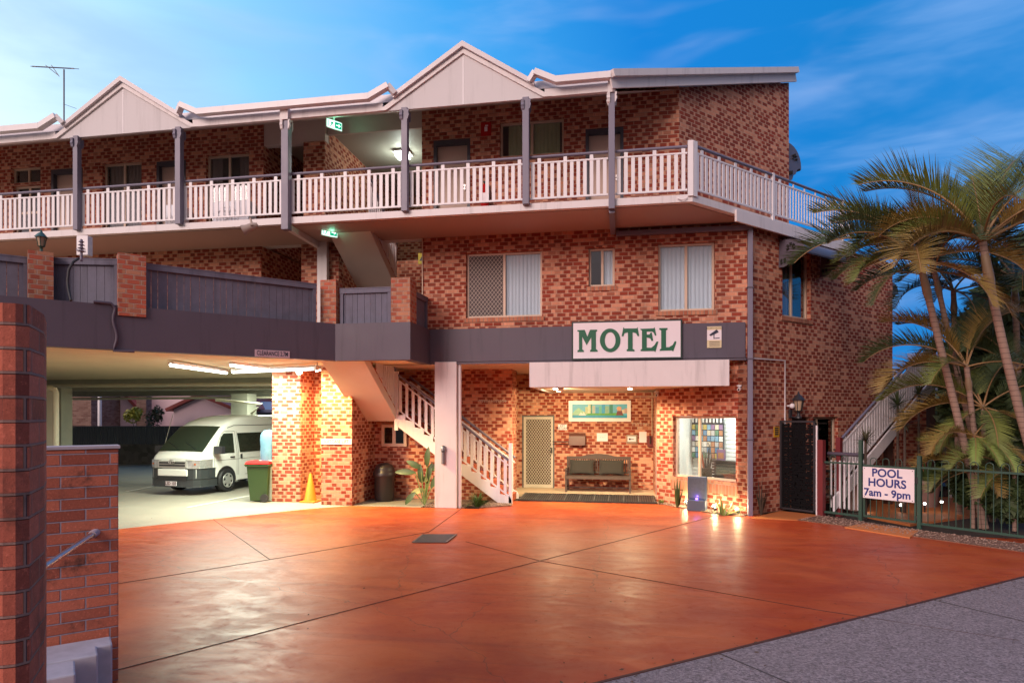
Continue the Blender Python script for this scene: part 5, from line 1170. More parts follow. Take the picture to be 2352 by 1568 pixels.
# slate downpipe: horizontal run under the balcony then down the corner
zt_ = atY(1600, 528, FY-.08).z
dp = thing('downpipe', (K.x+.02, FY-.06, 0), 'square slate downpipe running under the balcony and down the building corner', 'downpipe')
mb = MB(); xh0 = XY(1415, FY-.06); xc_ = K.x+.03; mb.bar((xh0, FY-.065, zt_), (xc_+.05, FY-.065, zt_), .10, .10); mb.bar((xc_, FY-.065, zt_-.05), (xc_, FY-.065, 0), .10, .10); mb.build('pipe', SLATEP, dp, bevel=.008)
mb = MB()
for z in (1.6, 3.3, 4.8): mb.box((xc_, FY-.06, z), (.13, .13, .03))
mb.build('strap', SLATE, dp)
pz = atY(1000, 542, FY-.02).z
ptube('conduit', 'thin pale pipe along the top of the facade under the balcony', 'pipe', [(XL-.02, FY-.03, pz+.12), (XL, FY-.03, pz), (XY(1400, FY), FY-.03, pz)], .022, WHITE)
ptube('conduit', 'thin pale pipe down the left edge of the upper facade', 'pipe', [(XL+.02, FY-.02, pz-.05), (XL+.02, FY-.02, 4.6), (XL+.12, FY-.02, 4.45)], .014, CREAM)
a, b = onl(1732, 824, K, D45), onl(1800, 828, K, D45); zc_ = onl(1798, 975, K, D45)[1]
ptube('conduit', 'white conduit stepping along and down the side wall', 'pipe', [K+D45*.05+N45*.03+UPZ*a[1], K+D45*b[0]+N45*.03+UPZ*b[1], K+D45*b[0]+N45*.03+UPZ*zc_], .016, WHITE2)
# cameras
def seccam(c, d, lab):
    c = Vector(c); d = Vector(d).normalized(); o = thing('security_camera', c, lab, 'security camera', None); mb = MB(); mb.lathe([(.05, .0), (.05, .03), (.001, .035)], c, 12); mb.bar(c, c+d*.02-UPZ*.03, .02, .02); mb.tube([c-UPZ*.05-d*.05, c-UPZ*.05+d*.06], .035, 12); mb.build('housing', WHITE2, o)
    mb = MB(); mb.tube([c-UPZ*.05+d*.058, c-UPZ*.05+d*.066], .022, 10); mb.build('lens', BLACK, o); return o
s_, z_ = rs(1702, 893); seccam(RP+RDir*(s_)-inn*.06+UPZ*(z_+.05), (-.4, -.9, -.3), 'small white dome camera near the slate downpipe')
s_, z_ = rs(1508, 890); seccam(R1+Vector((-.0, -.08, cbz-.06)), (-.2, -.9, -.3), 'small pale camera at the reception wall left end under the canopy')
# carriage lanterns
LGL = emis('lantern_glass', (.55, .42, .28), .35)
def lantern(c, lab, arm=False, m=GREEN, lit=None, k_=1.0):
    c = Vector(c); o = thing('carriage_lantern', c, lab, 'lantern'); mb = MB(); mb.lathe([(.07, 0), (.07, .03), (.035, .06), (.035, .14), (.09, .17)], c, 6); mb.lathe([(.155, .40), (.12, .44), (.07, .50), (.03, .53), (.02, .57), (.001, .60)], c, 6)
    for k in range(6): t = 2*pi*k/6; mb.bar(c+Vector((.07*cos(t), .07*sin(t), .17)), c+Vector((.115*cos(t), .115*sin(t), .41)), .012, .012)
    mb.build('lantern_frame', m, o); mb = MB(); mb.lathe([(.065, .17), (.105, .41)], c, 6); mb.build('glass', mat('amber_lantern_glass', (.40, .30, .20), .2) if not lit else lit, o); return o
c = at(95, 577, 11.3); lantern((c.x, c.y, 4.97), 'green carriage lantern on the brick pier of the deck fence')
lo_ = bpy.data.objects['carriage_lantern']; lo_.scale = (.70, .70, .70)
s_, z_ = onl(1813, 960, K, D45); c = K+D45*s_+N45*.22+UPZ*(z_+.0)
o = lantern(c, 'black wall lantern above the black gate', m=BLKPL); mb = MB(); mb.tube([c+UPZ*.05-N45*.21, c+UPZ*.02-N45*.1, c], .014, 6); mb.box(c-N45*.215+UPZ*.1, (.08, .08, .18), rz=pi/4); mb.build('bracket', BLKPL, o)
s_, z_ = onl(1808, 932, K, D45); c = K+D45*s_+N45*.12+UPZ*z_
o = thing('sensor_lamp', c, 'small pale round sensor lamp on the side wall above the lantern', 'lamp'); mb = MB(); mb.lathe([(.001, -.06), (.05, -.04), (.06, 0), (.05, .04), (.001, .06)], c, 12); mb.tube([c, c-N45*.12], .02, 8); mb.build('head', WHITE2, o)
# yellow sign by the gate
s_, z_ = onl(1777, 980, K, D45); s2, z2 = onl(1789, 1003, K, D45)
o = thing('yellow_notice', K+D45*s_+UPZ*z2, 'small yellow warning notice on the brick left of the black gate', 'notice'); mb = MB(); mb.ext([(s_, z2), (s2, z2), (s2, z_), (s_, z_)], K, D45, UPZ, .01); mb.build('board', mat('yellow_sign', (.62, .36, .02), .5), o)
mb = MB()
for k in range(4): zz = z2+(z_-z2)*(.2+.2*k); mb.ext([(s_+.03, zz), (s2-.03, zz), (s2-.03, zz+.03), (s_+.03, zz+.03)], K+N45*.0105, D45, UPZ, .002)
mb.build('print', INKD, o)
# yellow danger sign in stair void
p = atY(965, 592, SBY); q = atY(975, 606, SBY); o = thing('danger_notice', p, 'yellow electrical danger notice on the wall behind the upper stairs', 'notice'); mb = MB(); mb.b6(p.x-.05, q.x+.1, SBY-.012, SBY, q.z, p.z+.12); mb.build('board', mat('bright_yellow_sign', (.62, .55, .03), .5), o)
mb = MB(); xm_ = (p.x+.05+q.x)/2; mb.ext([(-.10, 0), (.10, 0), (0, .18)], (xm_, SBY-.013, q.z+.08), EX, UPZ, .003); mb.build('symbol', INKD, o)
# fire sign + hose cover on the top wall
flat_sign('fire_sign', 'red fire extinguisher sign on the top level brick wall', 'sign', (1413, 355), (1441, 398), FY, RUBY) if False else None
p, q = atY(1105, 283, FY), atY(1128, 312, FY)
o = thing('fire_sign', (p.x, FY, q.z), 'red fire extinguisher sign on the top level brick wall', 'sign'); mb = MB(); mb.b6(p.x, q.x, FY-.015, FY, q.z, p.z); mb.build('board', RUBY, o)
mb = MB(); xm_ = (p.x+q.x)/2; mb.b6(xm_-.035, xm_+.035, FY-.02, FY-.016, q.z+.10, p.z-.10); mb.b6(xm_-.02, xm_+.05, FY-.02, FY-.016, p.z-.09, p.z-.06); mb.build('symbol', SIGNW, o)
c = Vector(((p.x+q.x)/2, FY-.14, TOPZ)); o = thing('fire_extinguisher', c, 'red extinguisher hung below the fire sign behind the balusters', 'fire extinguisher'); mb = MB(); mb.lathe([(.09, .35), (.095, .4), (.095, .85), (.06, .93), (.02, .96)], c, 16); mb.build('cylinder', RUBY, o); mb = MB(); mb.tube([c+UPZ*.95, c+Vector((.08, 0, 1.0)), c+Vector((.12, 0, .8)), c+Vector((.11, 0, .6))], .012, 6); mb.box(c+UPZ*1.0, (.05, .1, .03)); mb.build('hose', BLACK, o)
mb = MB(); mb.box(c+Vector((0, -.097, .62)), (.11, .012, .22)); mb.build('label_plate', SIGNW, o)
# air conditioners on the left balcony
def aircon(xa, xb, lab, z1=7.18):
    xa, xb = XY(xa, FY-.4), XY(xb, FY-.4); o = thing('air_conditioner', ((xa+xb)/2, FY-.35, TOPZ), lab, 'air conditioner', 'air conditioner units on the top balcony'); mb = MB(); mb.b6(xa, xb, FY-.42, FY-.08, TOPZ+.08, z1); mb.build('casing', mat('white_casing', (.72, .76, .84), .35, var=.02), o, bevel=.02)
    mb = MB(); xm_ = xa+(xb-xa)*.42; r_ = min(.28, (xb-xa)*.36)
    for rr in (r_, r_*.7, r_*.4): mb.tube([(xm_+rr*cos(t*pi/12), FY-.43, (TOPZ+z1)/2+rr*sin(t*pi/12)) for t in range(25)], .008, 5, cap=False)
    for k in range(8): t = k*pi/8; mb.bar((xm_-r_*cos(t), FY-.43, (TOPZ+z1)/2-r_*sin(t)), (xm_+r_*cos(t), FY-.43, (TOPZ+z1)/2+r_*sin(t)), .008, .008)
    mb.build('fan_grille', WHITE2, o)
    mb = MB(); 
    for x in (xa+.12, xb-.12): mb.b6(x-.03, x+.03, FY-.40, FY-.1, TOPZ, TOPZ+.08)
    mb.build('feet', BLACK, o)
aircon(489, 572, 'large white air conditioner unit left of the tall slate post'); aircon(380, 414, 'smaller white air conditioner unit behind the gabled bay balusters')
# floodlight under the soffit, white box, insulators, cable
c = at(575, 538, 13.2); c.z = 6.18; o = thing('spotlight', c, 'old grey spotlight under the top balcony left of the tall post', 'spotlight'); GLAMP = mat('grey_lamp', (.34, .27, .23), .5)
d = Vector((-.85, -.3, -.42)).normalized(); h_ = c-UPZ*.20; mb = MB(); mb.tube([h_-d*.16, h_-d*.06, h_+d*.05, h_+d*.16], [.045, .085, .085, .115], 14); mb.build('head', GLAMP, o); mb = MB(); mb.bar(c, h_+Vector((.05, 0, .02)), .03, .03); mb.tube([h_+Vector((.06, .1, .02)), h_+Vector((.12, 0, .04)), h_+Vector((.06, -.1, .02))], .012, 6); mb.build('bracket', GLAMP, o)
c = at(640-3, 552, 13.6)
xa = at(181, 543, 12.0); xb = at(208, 588, 12.0)
o = thing('cable_box', (xb.x, xb.y, xb.z), 'white upright meter box behind the deck fence under the balcony', 'meter box'); mb = MB(); R_ = TH; cc = (xa+xb)/2; mb.box(cc, (abs(xb.x-xa.x), .14, xa.z-xb.z), rz=TH); mb.build('box', WHITE2, o, bevel=.01); mb = MB(); mb.box(cc-UPZ*1.0, (.06, .06, 1.4)); mb.build('post', SLATE, o)
c = at(187, 592, 11.15); o = thing('cable_insulator', c, 'grey cable insulator stack on the fence top with a hanging black cable', 'insulator'); mb = MB(); mb.tube([c-UPZ*.06, c+UPZ*.32], .022, 8)
for k in range(4):
    z = .10+.055*k; mb.lathe([(.03, z), (.07-.008*k, z+.01), (.03, z+.025)], c, 10)
mb.bar(c+Vector((-.14, .03, .16)), c+Vector((.10, -.02, .12)), .012, .012); mb.build('insulator', SLATEP, o)
mb = MB(); pts = [at(x, y, z) for x, y, z in ((180, 594, 11.1), (168, 602, 10.95), (158, 620, 10.9), (155, 645, 10.9), (157, 665, 10.85), (163, 690, 10.75))]; mb.tube(pts, .022, 8); mb.build('cable', BLACK, o)
s0 = onl(264, 0, P2, DM)[0]; pq = P2+DM*s0+Vector((.70711, -.70711, 0))*.02; zt_ = onl(264, 700, P2, DM)[1]; zb_ = onl(264, 805, P2, DM)[1]
pts = [pq+DM*.32+UPZ*(zt_+.02), pq+DM*.06+UPZ*(zt_+.02), pq+UPZ*(zt_-.06)]+[pq+DM*(.03*sin(k*.9))+UPZ*(zt_-.1-(zt_-zb_-.1)*k/8) for k in range(9)]+[pq-DM*.3+UPZ*(zb_-.0)]
ptube('hanging_cable', 'loose dark cable draped down the slate band over the garage', 'cable', pts, .025, SLATE)
# roof antenna
c = at(147, 262, 16.6); top = at(147, 160, 16.6); o = thing('roof_antenna', c-UPZ*.6, 'television antenna on a pole above the left roof', 'antenna'); AM = mat('antenna_metal', (.12, .10, .11), .5)
mb = MB(); mb.tube([c-UPZ*.8, top], .018, 6); mb.build('pole', AM, o); rt = Vector((CT, ST, 0)); fw2 = Vector((-ST, CT, 0)); mb = MB(); a = at(74, 153, 16.6); b = at(170, 158, 16.6); mb.bar(a, b, .022, .022)
for k, t in enumerate((.05, .18, .28, .36, .45, .53, .60, .67, .80, .93)):
    m_ = a.lerp(b, t); h2 = (.10 if k < 2 else .22); dd_ = (fw2*.75+UPZ*.35+rt*.3).normalized(); mb.bar(m_-dd_*h2, m_+dd_*h2, .012, .012)
mb.bar(a.lerp(b, .32)+UPZ*.05, at(132, 172, 16.5), .014, .014); mb.bar(at(118, 150, 16.5), at(136, 176, 16.5), .014, .014); mb.build('aerial', AM, o)
mb = MB(); mb.tube([top-UPZ*.9, at(176, 250, 16.8)], .005, 4); mb.build('guy_wire', AM, o)

# ================================================================== AWNINGS
AWN = mat('slate_awning', (.11, .095, .125), .4, var=.06)
def awning(P, D, s0, s1, zt, out, drop, lab, nrm):
    P, D, nrm = Vector(P), Vector(D), Vector(nrm); o = thing('window_awning', P+D*s0+UPZ*(zt-drop), lab, 'awning', 'curved slate window awnings')
    pr = [(0, 0)]+[(out*sin(t*pi/2/7)**.9 if t else .02, -drop*.52*(1-cos(t*pi/2/7))-.02) for t in range(8)]+[(out, -drop*.62)]
    mb = MB(); n = len(pr); A = [P+D*s0+nrm*u+UPZ*(zt+v) for u, v in pr]; B = [P+D*s1+nrm*u+UPZ*(zt+v) for u, v in pr]
    mb.add(A+B+[v-UPZ*.02-nrm*.01 for v in A]+[v-UPZ*.02-nrm*.01 for v in B], [(i, i+1, n+i+1, n+i) for i in range(n-1)]+[(2*n+i, 3*n+i, 3*n+i+1, 2*n+i+1) for i in range(n-1)], True); mb.build('hood', AWN, o)
    for s in (s0, s1):
        side = pr[1:]+[(out*.98, -drop*.62), (out*.86, -drop*.60), (out*.72, -drop*.66), (out*.58, -drop*.80), (out*.44, -drop*.84), (out*.34, -drop*.98), (out*.18, -drop*1.02), (0, -drop)]
        mb = MB(); mb.ext(side, P+D*s+UPZ*zt, nrm, UPZ, .012); sp_ = mb.build('side_panel', AWN, o)
        mb = MB()
        for k in range(5):
            t = radians(90+ (k-2)*55); c0_, c1_ = .045, .10; cx_, cz_ = out*.48, -drop*.38
            mb.ext([(cx_+c0_*cos(t)-.012*sin(t), cz_+c0_*sin(t)+.012*cos(t)), (cx_+c0_*cos(t)+.012*sin(t), cz_+c0_*sin(t)-.012*cos(t)), (cx_+c1_*cos(t)+.02*sin(t), cz_+c1_*sin(t)-.02*cos(t)), (cx_+c1_*cos(t)-.02*sin(t), cz_+c1_*sin(t)+.02*cos(t))], P+D*s-D*.014+UPZ*zt, nrm, UPZ, .04)
        for uu, vv in ((.12, -.82), (.25, -.80)): mb.ext([(out*uu-.012, drop*vv-.05), (out*uu+.02, drop*vv-.05), (out*uu+.02, drop*vv+.05), (out*uu-.012, drop*vv+.03)], P+D*s-D*.014+UPZ*zt, nrm, UPZ, .04)
        mb.build('cut_out', DARK, sp_)
    return o
s0 = onl(1789, 0, K, D45)[0]; s1 = s0+1.7; zt_ = onl(1789, 540, K, D45)[1]
awning(K, D45, s0, s1, zt_-.10, .62, .62, 'curved slate awning below the right balcony over the side window', N45)
E = e.copy(); awning(Vector((E.x, E.y, 0))+N45*-.0, -N45, .05, 1.6, 9.05+.0, .62, .95, 'curved slate awning high on the back wall of the top level', D45)
E2 = K+D45*sS; awning(Vector((E2.x, E2.y, 0)), -N45, .05, 1.2, atY(2056, 640, 1).z if False else 5.75, .42, .5, 'small curved awning at the far end of the side wall', D45)

# ================================================================== SIDE STAIR (right)
sst = thing('side_staircase', K+D45*1.2+N45*1.0, 'outdoor staircase with white balusters climbing along the side wall', 'staircase')
SP = K+N45*1.10; SI = K+N45*.25
s0, zb0 = onl(1930, 1010, SP, D45); s1, zb1 = onl(2035, 893, SP, D45); slp = (zb1-zb0)/(s1-s0); LnS = 4.7
def zst(s): return (zb0-1.0)+slp*(s-s0)
mb = MB()
for PP_ in (SP,):
    mb.ext([(s0-.3, max(0, zst(s0-.3)-.02)), (s0+LnS, zst(s0+LnS)), (s0+LnS, zst(s0+LnS)-.30), (s0-.3, max(-.0, zst(s0-.3)-.32))], PP_, D45, UPZ, .04)
mb.build('stringer', WHITE2, sst)
mb = MB()
for k in range(24):
    s = s0-.3+k*.27
    if s > s0+LnS: break
    z = zst(s); m_ = (SP+SI)/2+D45*(s+.13)+UPZ*(z-.02); mb.box(m_, (.30, .85, .04), rz=pi/4)
mb.build('tread', WOOD, sst)
balustrade(SP, D45, s0, s0+LnS, zf=0, zoff=lambda s: zst(s), parent=sst, hh=1.0, sp=.12)
mb = MB(); mb.box(SP+D45*(s0-.05)+UPZ*.8, (.10, .10, 1.7), rz=pi/4); mb.build('newel_post', MAROON, sst)
mb = MB(); tp = SP+D45*(s0+LnS)
mb.box(tp+D45*.6-N45*.4+UPZ*(zst(s0+LnS)-.1), (1.3, 1.2, .2), rz=pi/4); mb.build('landing', WHITE2, sst)
# brown timber verandah posts beyond
def bpost(x, y0, zc, h0, h1, lab):
    p = at(x, y0, zc); mb = MB(); mb.box(Vector((p.x, p.y, (h0+h1)/2)), (.14, .14, h1-h0), rz=.3); return tag(mb.build('timber_post', mat('dark_brown_timber', (.055, .022, .015), .6, var=.2)), lab, 'post', 'dark brown posts beyond the side stairs')
bpost(2040, 900, 15.2, 0, 3.0, 'dark brown post standing in front of the side staircase'); bpost(2138, 900, 16.5, 0, 3.6, 'dark brown post right of the side stairs before the pale house'); bpost(2175, 900, 16.8, 0, 3.3, 'dark brown post furthest right behind the palm trunks')

# ================================================================== BLACK GATE, POOL FENCE
gP = K+D45*onl(1792, 0, K, D45)[0]; gD = N45
gt = thing('black_gate', gP, 'tall black patterned metal screen gate beside the side wall', 'gate'); gl = onl(1873, 0, gP, N45)[0]; gh = 2.0
mb = MB()
for a, b in (((.02, .05), (.02, gh)), ((gl-.02, .05), (gl-.02, gh))): mb.bar(gP+gD*a[0]+UPZ*a[1], gP+gD*b[0]+UPZ*b[1], .04, .04, up=D45)
mb.bar(gP+UPZ*.07, gP+gD*gl+UPZ*.07, .04, .04); mb.bar(gP+UPZ*(gh-.02), gP+gD*gl+UPZ*(gh-.02), .04, .04); mb.build('frame', BLKPL, gt)
mb = MB(); rnd = random.Random(11)
# laser-cut leaf screen: irregular strips with slits between them
y_ = .10
while y_ < gh-.08:
    x_ = .05
    while x_ < gl-.08:
        l_ = rnd.uniform(.10, .30); sl_ = rnd.uniform(-.5, .5)*.12; x2 = min(x_+l_, gl-.04)
        mb.ext([(x_, y_), (x2, y_+sl_*.3), (x2, y_+sl_*.3+.045), (x_, y_+.045)], gP, gD, UPZ, .008); x_ = x2+rnd.uniform(.005, .03)
    y_ += .052
for k in range(7): mb.ext([(.05+k*.125, .08), (.09+k*.125, .08), (.09+k*.125, gh-.05), (.05+k*.125, gh-.05)], gP-D45*0+Vector((0, 0, 0)), gD, UPZ, -.008)
mb.build('screen', mat('black_screen', (.006, .006, .007), .8, var=.1, spec=.1), gt)
mb = MB(); mb.box(gP+gD*(gl+.03)+UPZ*.95, (.03, .03, 1.9), rz=-pi/4); mb.build('edge_trim', WHITE2, gt)
mb = MB(); mb.box(gP+gD*(gl+.13)+UPZ*.80, (.12, .12, 1.6), rz=-pi/4); tag(mb.build('gate_post', MAROON), 'square maroon post right of the black gate', 'post')
def picket(P, D, s0, s1, z0, z1, parent, m=GREEN, sp=.11, loops=True, r=.0085, name='pickets'):
    P, D = Vector(P), Vector(D).normalized(); mb = MB(); n = int((s1-s0)/sp); w_ = (s1-s0)/n
    for k in range(1, n): mb.tube([P+D*(s0+k*w_)+UPZ*z0, P+D*(s0+k*w_)+UPZ*z1], r, 5, cap=False)
    if loops:
        for k in range(1, n-1, 2):
            c = P+D*(s0+(k+.5)*w_)+UPZ*(z1+.10); mb.tube([P+D*(s0+k*w_)+UPZ*z1]+[c+D*(-cos(t*pi/6)*w_*.5)+UPZ*(sin(t*pi/6)*w_*.5) for t in range(7)]+[P+D*(s0+(k+1)*w_)+UPZ*z1], r*.9, 5, cap=False)
    o = mb.build(name, m, parent)
    mb = MB(); mb.bar(P+D*s0+UPZ*z0, P+D*s1+UPZ*z0, .035, .04); mb.build('rail', m, parent); mb = MB(); mb.bar(P+D*s0+UPZ*z1, P+D*s1+UPZ*z1, .035, .035); mb.build('rail', m, parent); return o
FPt = gP; fs0 = gl+.20; sPa = onl(1977, 0, FPt, N45)[0]; sPb = onl(2112, 0, FPt, N45)[0]
pf = thing('pool_fence', FPt+N45*fs0, 'dark green metal pool fence with looped tops right of the building', 'fence')
picket(FPt, N45, fs0, sPa-.03, .10, 1.14, pf); picket(FPt, N45, sPb+.03, sPb+4.2, .10, 1.14, pf)
for s in (sPa, sPb): mb = MB(); hh_ = 1.62 if s == sPa else 1.36; mb.box(FPt+N45*s+UPZ*hh_/2, (.065, .065, hh_), rz=-pi/4); mb.build('post', GREEN, pf)
mb = MB(); mb.box(FPt+N45*(sPb+2.6)+UPZ*.65, (.05, .05, 1.3), rz=-pi/4); mb.build('post', GREEN, pf)
pg = thing('pool_gate', FPt+N45*(sPa+.05), 'green picket pool gate carrying the pool hours sign', 'gate'); picket(FPt-D45*.0, N45, sPa+.07, sPb-.07, .12, 1.12, pg)
mb = MB()
for s in (sPa+.07, sPb-.07): mb.bar(FPt+N45*s+UPZ*.10, FPt+N45*s+UPZ*1.14, .03, .03, up=D45)
mb.build('stile', GREEN, pg); mb = MB(); mb.box(FPt+N45*(sPb-.04)+UPZ*.9, (.05, .07, .12), rz=-pi/4); mb.box(FPt+N45*(sPb-.04)+UPZ*.2, (.04, .06, .08), rz=-pi/4); mb.build('latch', BLACK, pg)
sa, za = onl(1983, 1141, FPt-D45*.04, N45); sb, zb = onl(2101, 1155, FPt-D45*.04, N45); zta = onl(1983, 1070, FPt-D45*.04, N45)[1]; ztb = onl(2101, 1079, FPt-D45*.04, N45)[1]
ps = thing('pool_sign', FPt+N45*sa+UPZ*za, 'white pool hours sign with navy letters on the green gate', 'sign'); Os = FPt-D45*.05; z0, z1 = (za+zb)/2, (zta+ztb)/2
mb = MB(); mb.ext([(sa, z0), (sb, z0), (sb, z1), (sa, z1)], Os, N45, UPZ, .006); mb.build('board', SIGNW, ps)
hh_ = z1-z0; sm = (sa+sb)/2
for txt, v, sz in (('POOL', .82, .30), ('HOURS', .51, .30), ('7am - 9pm', .19, .28)):
    mb = MB(); lettering(mb, txt, Os+N45*(sm-.02)+UPZ*(z0+hh_*v), N45, UPZ, sz*hh_*1.18, .0055, .97, lift=.010); mb.build('lettering', NAVY, ps)
mb = MB()
for s_, z_ in ((sa+.03, z1-.03), (sb-.03, z1-.03), (sa+.03, z0+.03), (sb-.03, z0+.03)): mb.tube([Os+N45*s_+UPZ*z_-D45*.006, Os+N45*s_+UPZ*z_-D45*.012], .008, 6)
mb.build('screws', BLACK, ps)
# low white grille panel behind the green fence near the maroon post
lw = thing('low_railing', FPt+N45*(fs0+.1)+D45*.35, 'short white rail panel with grey top behind the green fence', 'railing'); LP_ = FPt+D45*.35
mb = MB(); n = 7
for k in range(n): mb.box(LP_+N45*(fs0-.05+k*.095)+UPZ*.66, (.035, .02, 1.0), rz=-pi/4)
mb.build('balusters', WHITE2, lw); mb = MB(); mb.tube([LP_+N45*(fs0-.12)+UPZ*1.30, LP_+N45*(fs0+.62)+UPZ*1.30], .04, 8); mb.build('handrail', SLATE, lw)
# pots, pool lamps, loungers
POT = mat('pale_pink_pot', (.30, .19, .17), .6, var=.1)
def pot(px, py, zc, r, h, lab):
    p = at(px, py, zc); p.z = 0; o = thing('plant_pot', p, lab, 'plant pot', 'pale tapered pots behind the pool fence'); mb = MB(); mb.lathe([(r*.65, 0), (r*.95, h*.85), (r, h*.86), (r, h), (r*.9, h), (r*.88, h*.93)], p, 20); mb.build('pot', POT, o)
    mb = MB(); mb.lathe([(r*.88, h*.9), (.001, h*.93)], p, 20); mb.build('soil', SOIL, o)
    return p
p1 = pot(1958, 1190, 14.3, .24, .62, 'pale pot with a young plant left of the pool gate post'); p2 = pot(2128, 1170, 14.8, .30, .62, 'large pale pot behind the right gate post'); p3 = pot(2082, 1170, 15.6, .26, .5, 'shadowed pale pot behind the pool hours sign')
tuft('potted_plant', 0, 0, 'thin leafy plant growing in the left pale pot', 'plant', 12, .7, .03, .5, LEAF, .8, 21, up=.9, base=p1+UPZ*.58); tuft('potted_plant', 0, 0, 'dark leafy plant in the large pale pot', 'plant', 16, .6, .04, .6, LEAF, 1, 22, up=.7, base=p2+UPZ*.58)
for px, py, lab in ((1988, 1172, 'tiny pool path lamp at the left gate post'), (2069, 1159, 'tiny pool path lamp under the pool sign'), (2124, 1156, 'tiny pool path lamp by the right gate post'), (2163, 1152, 'tiny pool path lamp furthest right beyond the fence')):
    b_ = at(px, py, 13.9); o = thing('path_light', (b_.x, b_.y, 0), lab, 'garden light', 'pool path lamps'); mb = MB(); mb.tube([(b_.x, b_.y, 0), (b_.x, b_.y, b_.z-.03)], .015, 6); mb.build('stake', BLACK, o); mb = MB(); mb.lathe([(.001, -.03), (.022, -.02), (.03, 0), (.022, .02), (.001, .03)], b_, 12); mb.build('bulb', emis('cool_bulb', (1, .97, .9), 7) if 'cool_bulb' not in MATS else MATS['cool_bulb'], o)
    lamp('path_glow', 'POINT', b_+UPZ*.08-Vector((0, .06, 0)), .5, (1, .8, .6), o, size=.04)
def lounger(px, py, zc, rz_, lab):
    p = at(px, py, zc); p.z = 0; o = thing('sun_lounger', p, lab, 'sun lounger', 'pool loungers', rz=rz_); mb = MB(); mb.box((0, 0, .32), (.6, 1.3, .05)); mb.build('seat', mat('blue_canvas', (.03, .10, .24), .7), o, local=True); mb = MB(); mb.box((0, .85, .58), (.6, .05, .62), rot=Matrix.Rotation(radians(-35), 3, 'X')); mb.build('backrest', MATS['blue_canvas'], o, local=True)
    for sx in (-.27, .27):
        for sy in (-.6, .6): mb = MB(); mb.box((sx, sy, .15), (.04, .04, .3)); mb.build('leg', WHITE2, o, local=True)
lounger(2150, 1060, 17.0, .5, 'blue pool lounger behind the right gate post'); lounger(2200, 1060, 17.3, .6, 'blue pool lounger furthest right by the palms')
stp = thing('striped_umbrella', at(2195, 1065, 18.5), 'folded dark blue and white striped parasol beside the pool', 'parasol'); c = at(2195, 1035, 18.5); c.z = 0
for k in range(12):
    t0, t1 = 2*pi*k/12, 2*pi*(k+1)/12; mb = MB(); vs = []
    for z, r in ((.75, .62), (1.35, .55), (1.75, .06)): vs += [c+Vector((r*cos(t0), r*sin(t0), z)), c+Vector((r*cos(t1), r*sin(t1), z))]
    mb.add(vs, [(0, 1, 3, 2), (2, 3, 5, 4)]); mb.build('canopy_panel', [mat('navy_canvas', (.015, .02, .07), .8), SIGNW][k % 2], stp)
mb = MB(); mb.tube([c, c+UPZ*1.8], .02, 6); mb.build('pole', WHITE2, stp)

# ================================================================== FOREGROUND LEFT
a_ = gnd(272, 1560); Wd = Vector((.70711, .70711, 0)); Wn = Vector((-.70711, .70711, 0))
A0 = Vector((a_.x, a_.y, 0)); fw = thing('low_brick_wall', A0, 'low red brick wall with flat cap beside the driveway', 'wall')
mb = MB(); mb.ext([(-2.2, -.05), (0, -.05), (0, 1.84), (-2.2, 1.84)], A0, Wd, UPZ, -.23); mb.build('brickwork', BRICKR, fw, bevel=.006)
mb = MB(); mb.ext([(-2.21, 1.843), (.012, 1.843), (.012, 1.865), (-2.21, 1.865)], A0-Wn*.012, Wd, UPZ, -.26); mb.build('cap', mat('grey_mortar_cap', (.38, .33, .36), .8, var=.2, vs=10), fw)
# entrance pier, near and tall
def cw(xc, zc): q = c2w(xc, zc); return (q[0], q[1])
pr = thing('entrance_pier', cw(-2.1, 2.6)+(0,), 'tall dark red brick pier with cut corner at the left edge', 'brick pier')
pl = [cw(-3.0, 2.33), cw(-1.80, 2.262), cw(-1.765, 2.275), cw(-1.742, 2.31), cw(-1.850, 2.53), cw(-2.0, 2.75), cw(-3.0, 2.85)]
mb = MB(); slabpoly(mb, pl, -.2, 2.50); mb.build('brickwork', BRICKP, pr)
for o in (pr.children[0],): pass
# steps with white edges
stp_ = thing('concrete_steps', A0-Wd*.6, 'pale grey concrete steps at the foot of the low brick wall', 'steps')
SC_ = mat('step_concrete', (.42, .41, .46), .8, var=.25, vs=9)
for k, (px, py, zc_k) in enumerate(((254, 1459, 5.02), (222, 1481, 4.80), (172, 1514, 4.52))):
    t_ = at(px, py, zc_k); mb = MB(); O2 = Vector((t_.x, t_.y, 0)); mb.ext([(-1.5, -.05), (0, -.05), (0, t_.z), (-1.5, t_.z)], O2, Wd, UPZ, .22 if k < 2 else .30); mb.build('step', SC_, stp_, bevel=.012)
# handrail
h0 = at(215, 1225, 5.0); h1 = at(30, 1350, 4.15); o = thing('pipe_handrail', h0, 'bare steel pipe handrail fixed to the low brick wall', 'handrail'); mb = MB(); mb.tube([h0, h1], .022, 14); mb.build('rail', STEEL, o); mb = MB(); dn = (h0-h1).normalized(); mb.tube([h0-dn*.02, h0+dn*.05], [.03, .035], 12); mb.build('mortar_patch', mat('mortar_patch', (.42, .34, .38), .9, var=.3, vs=40), o)

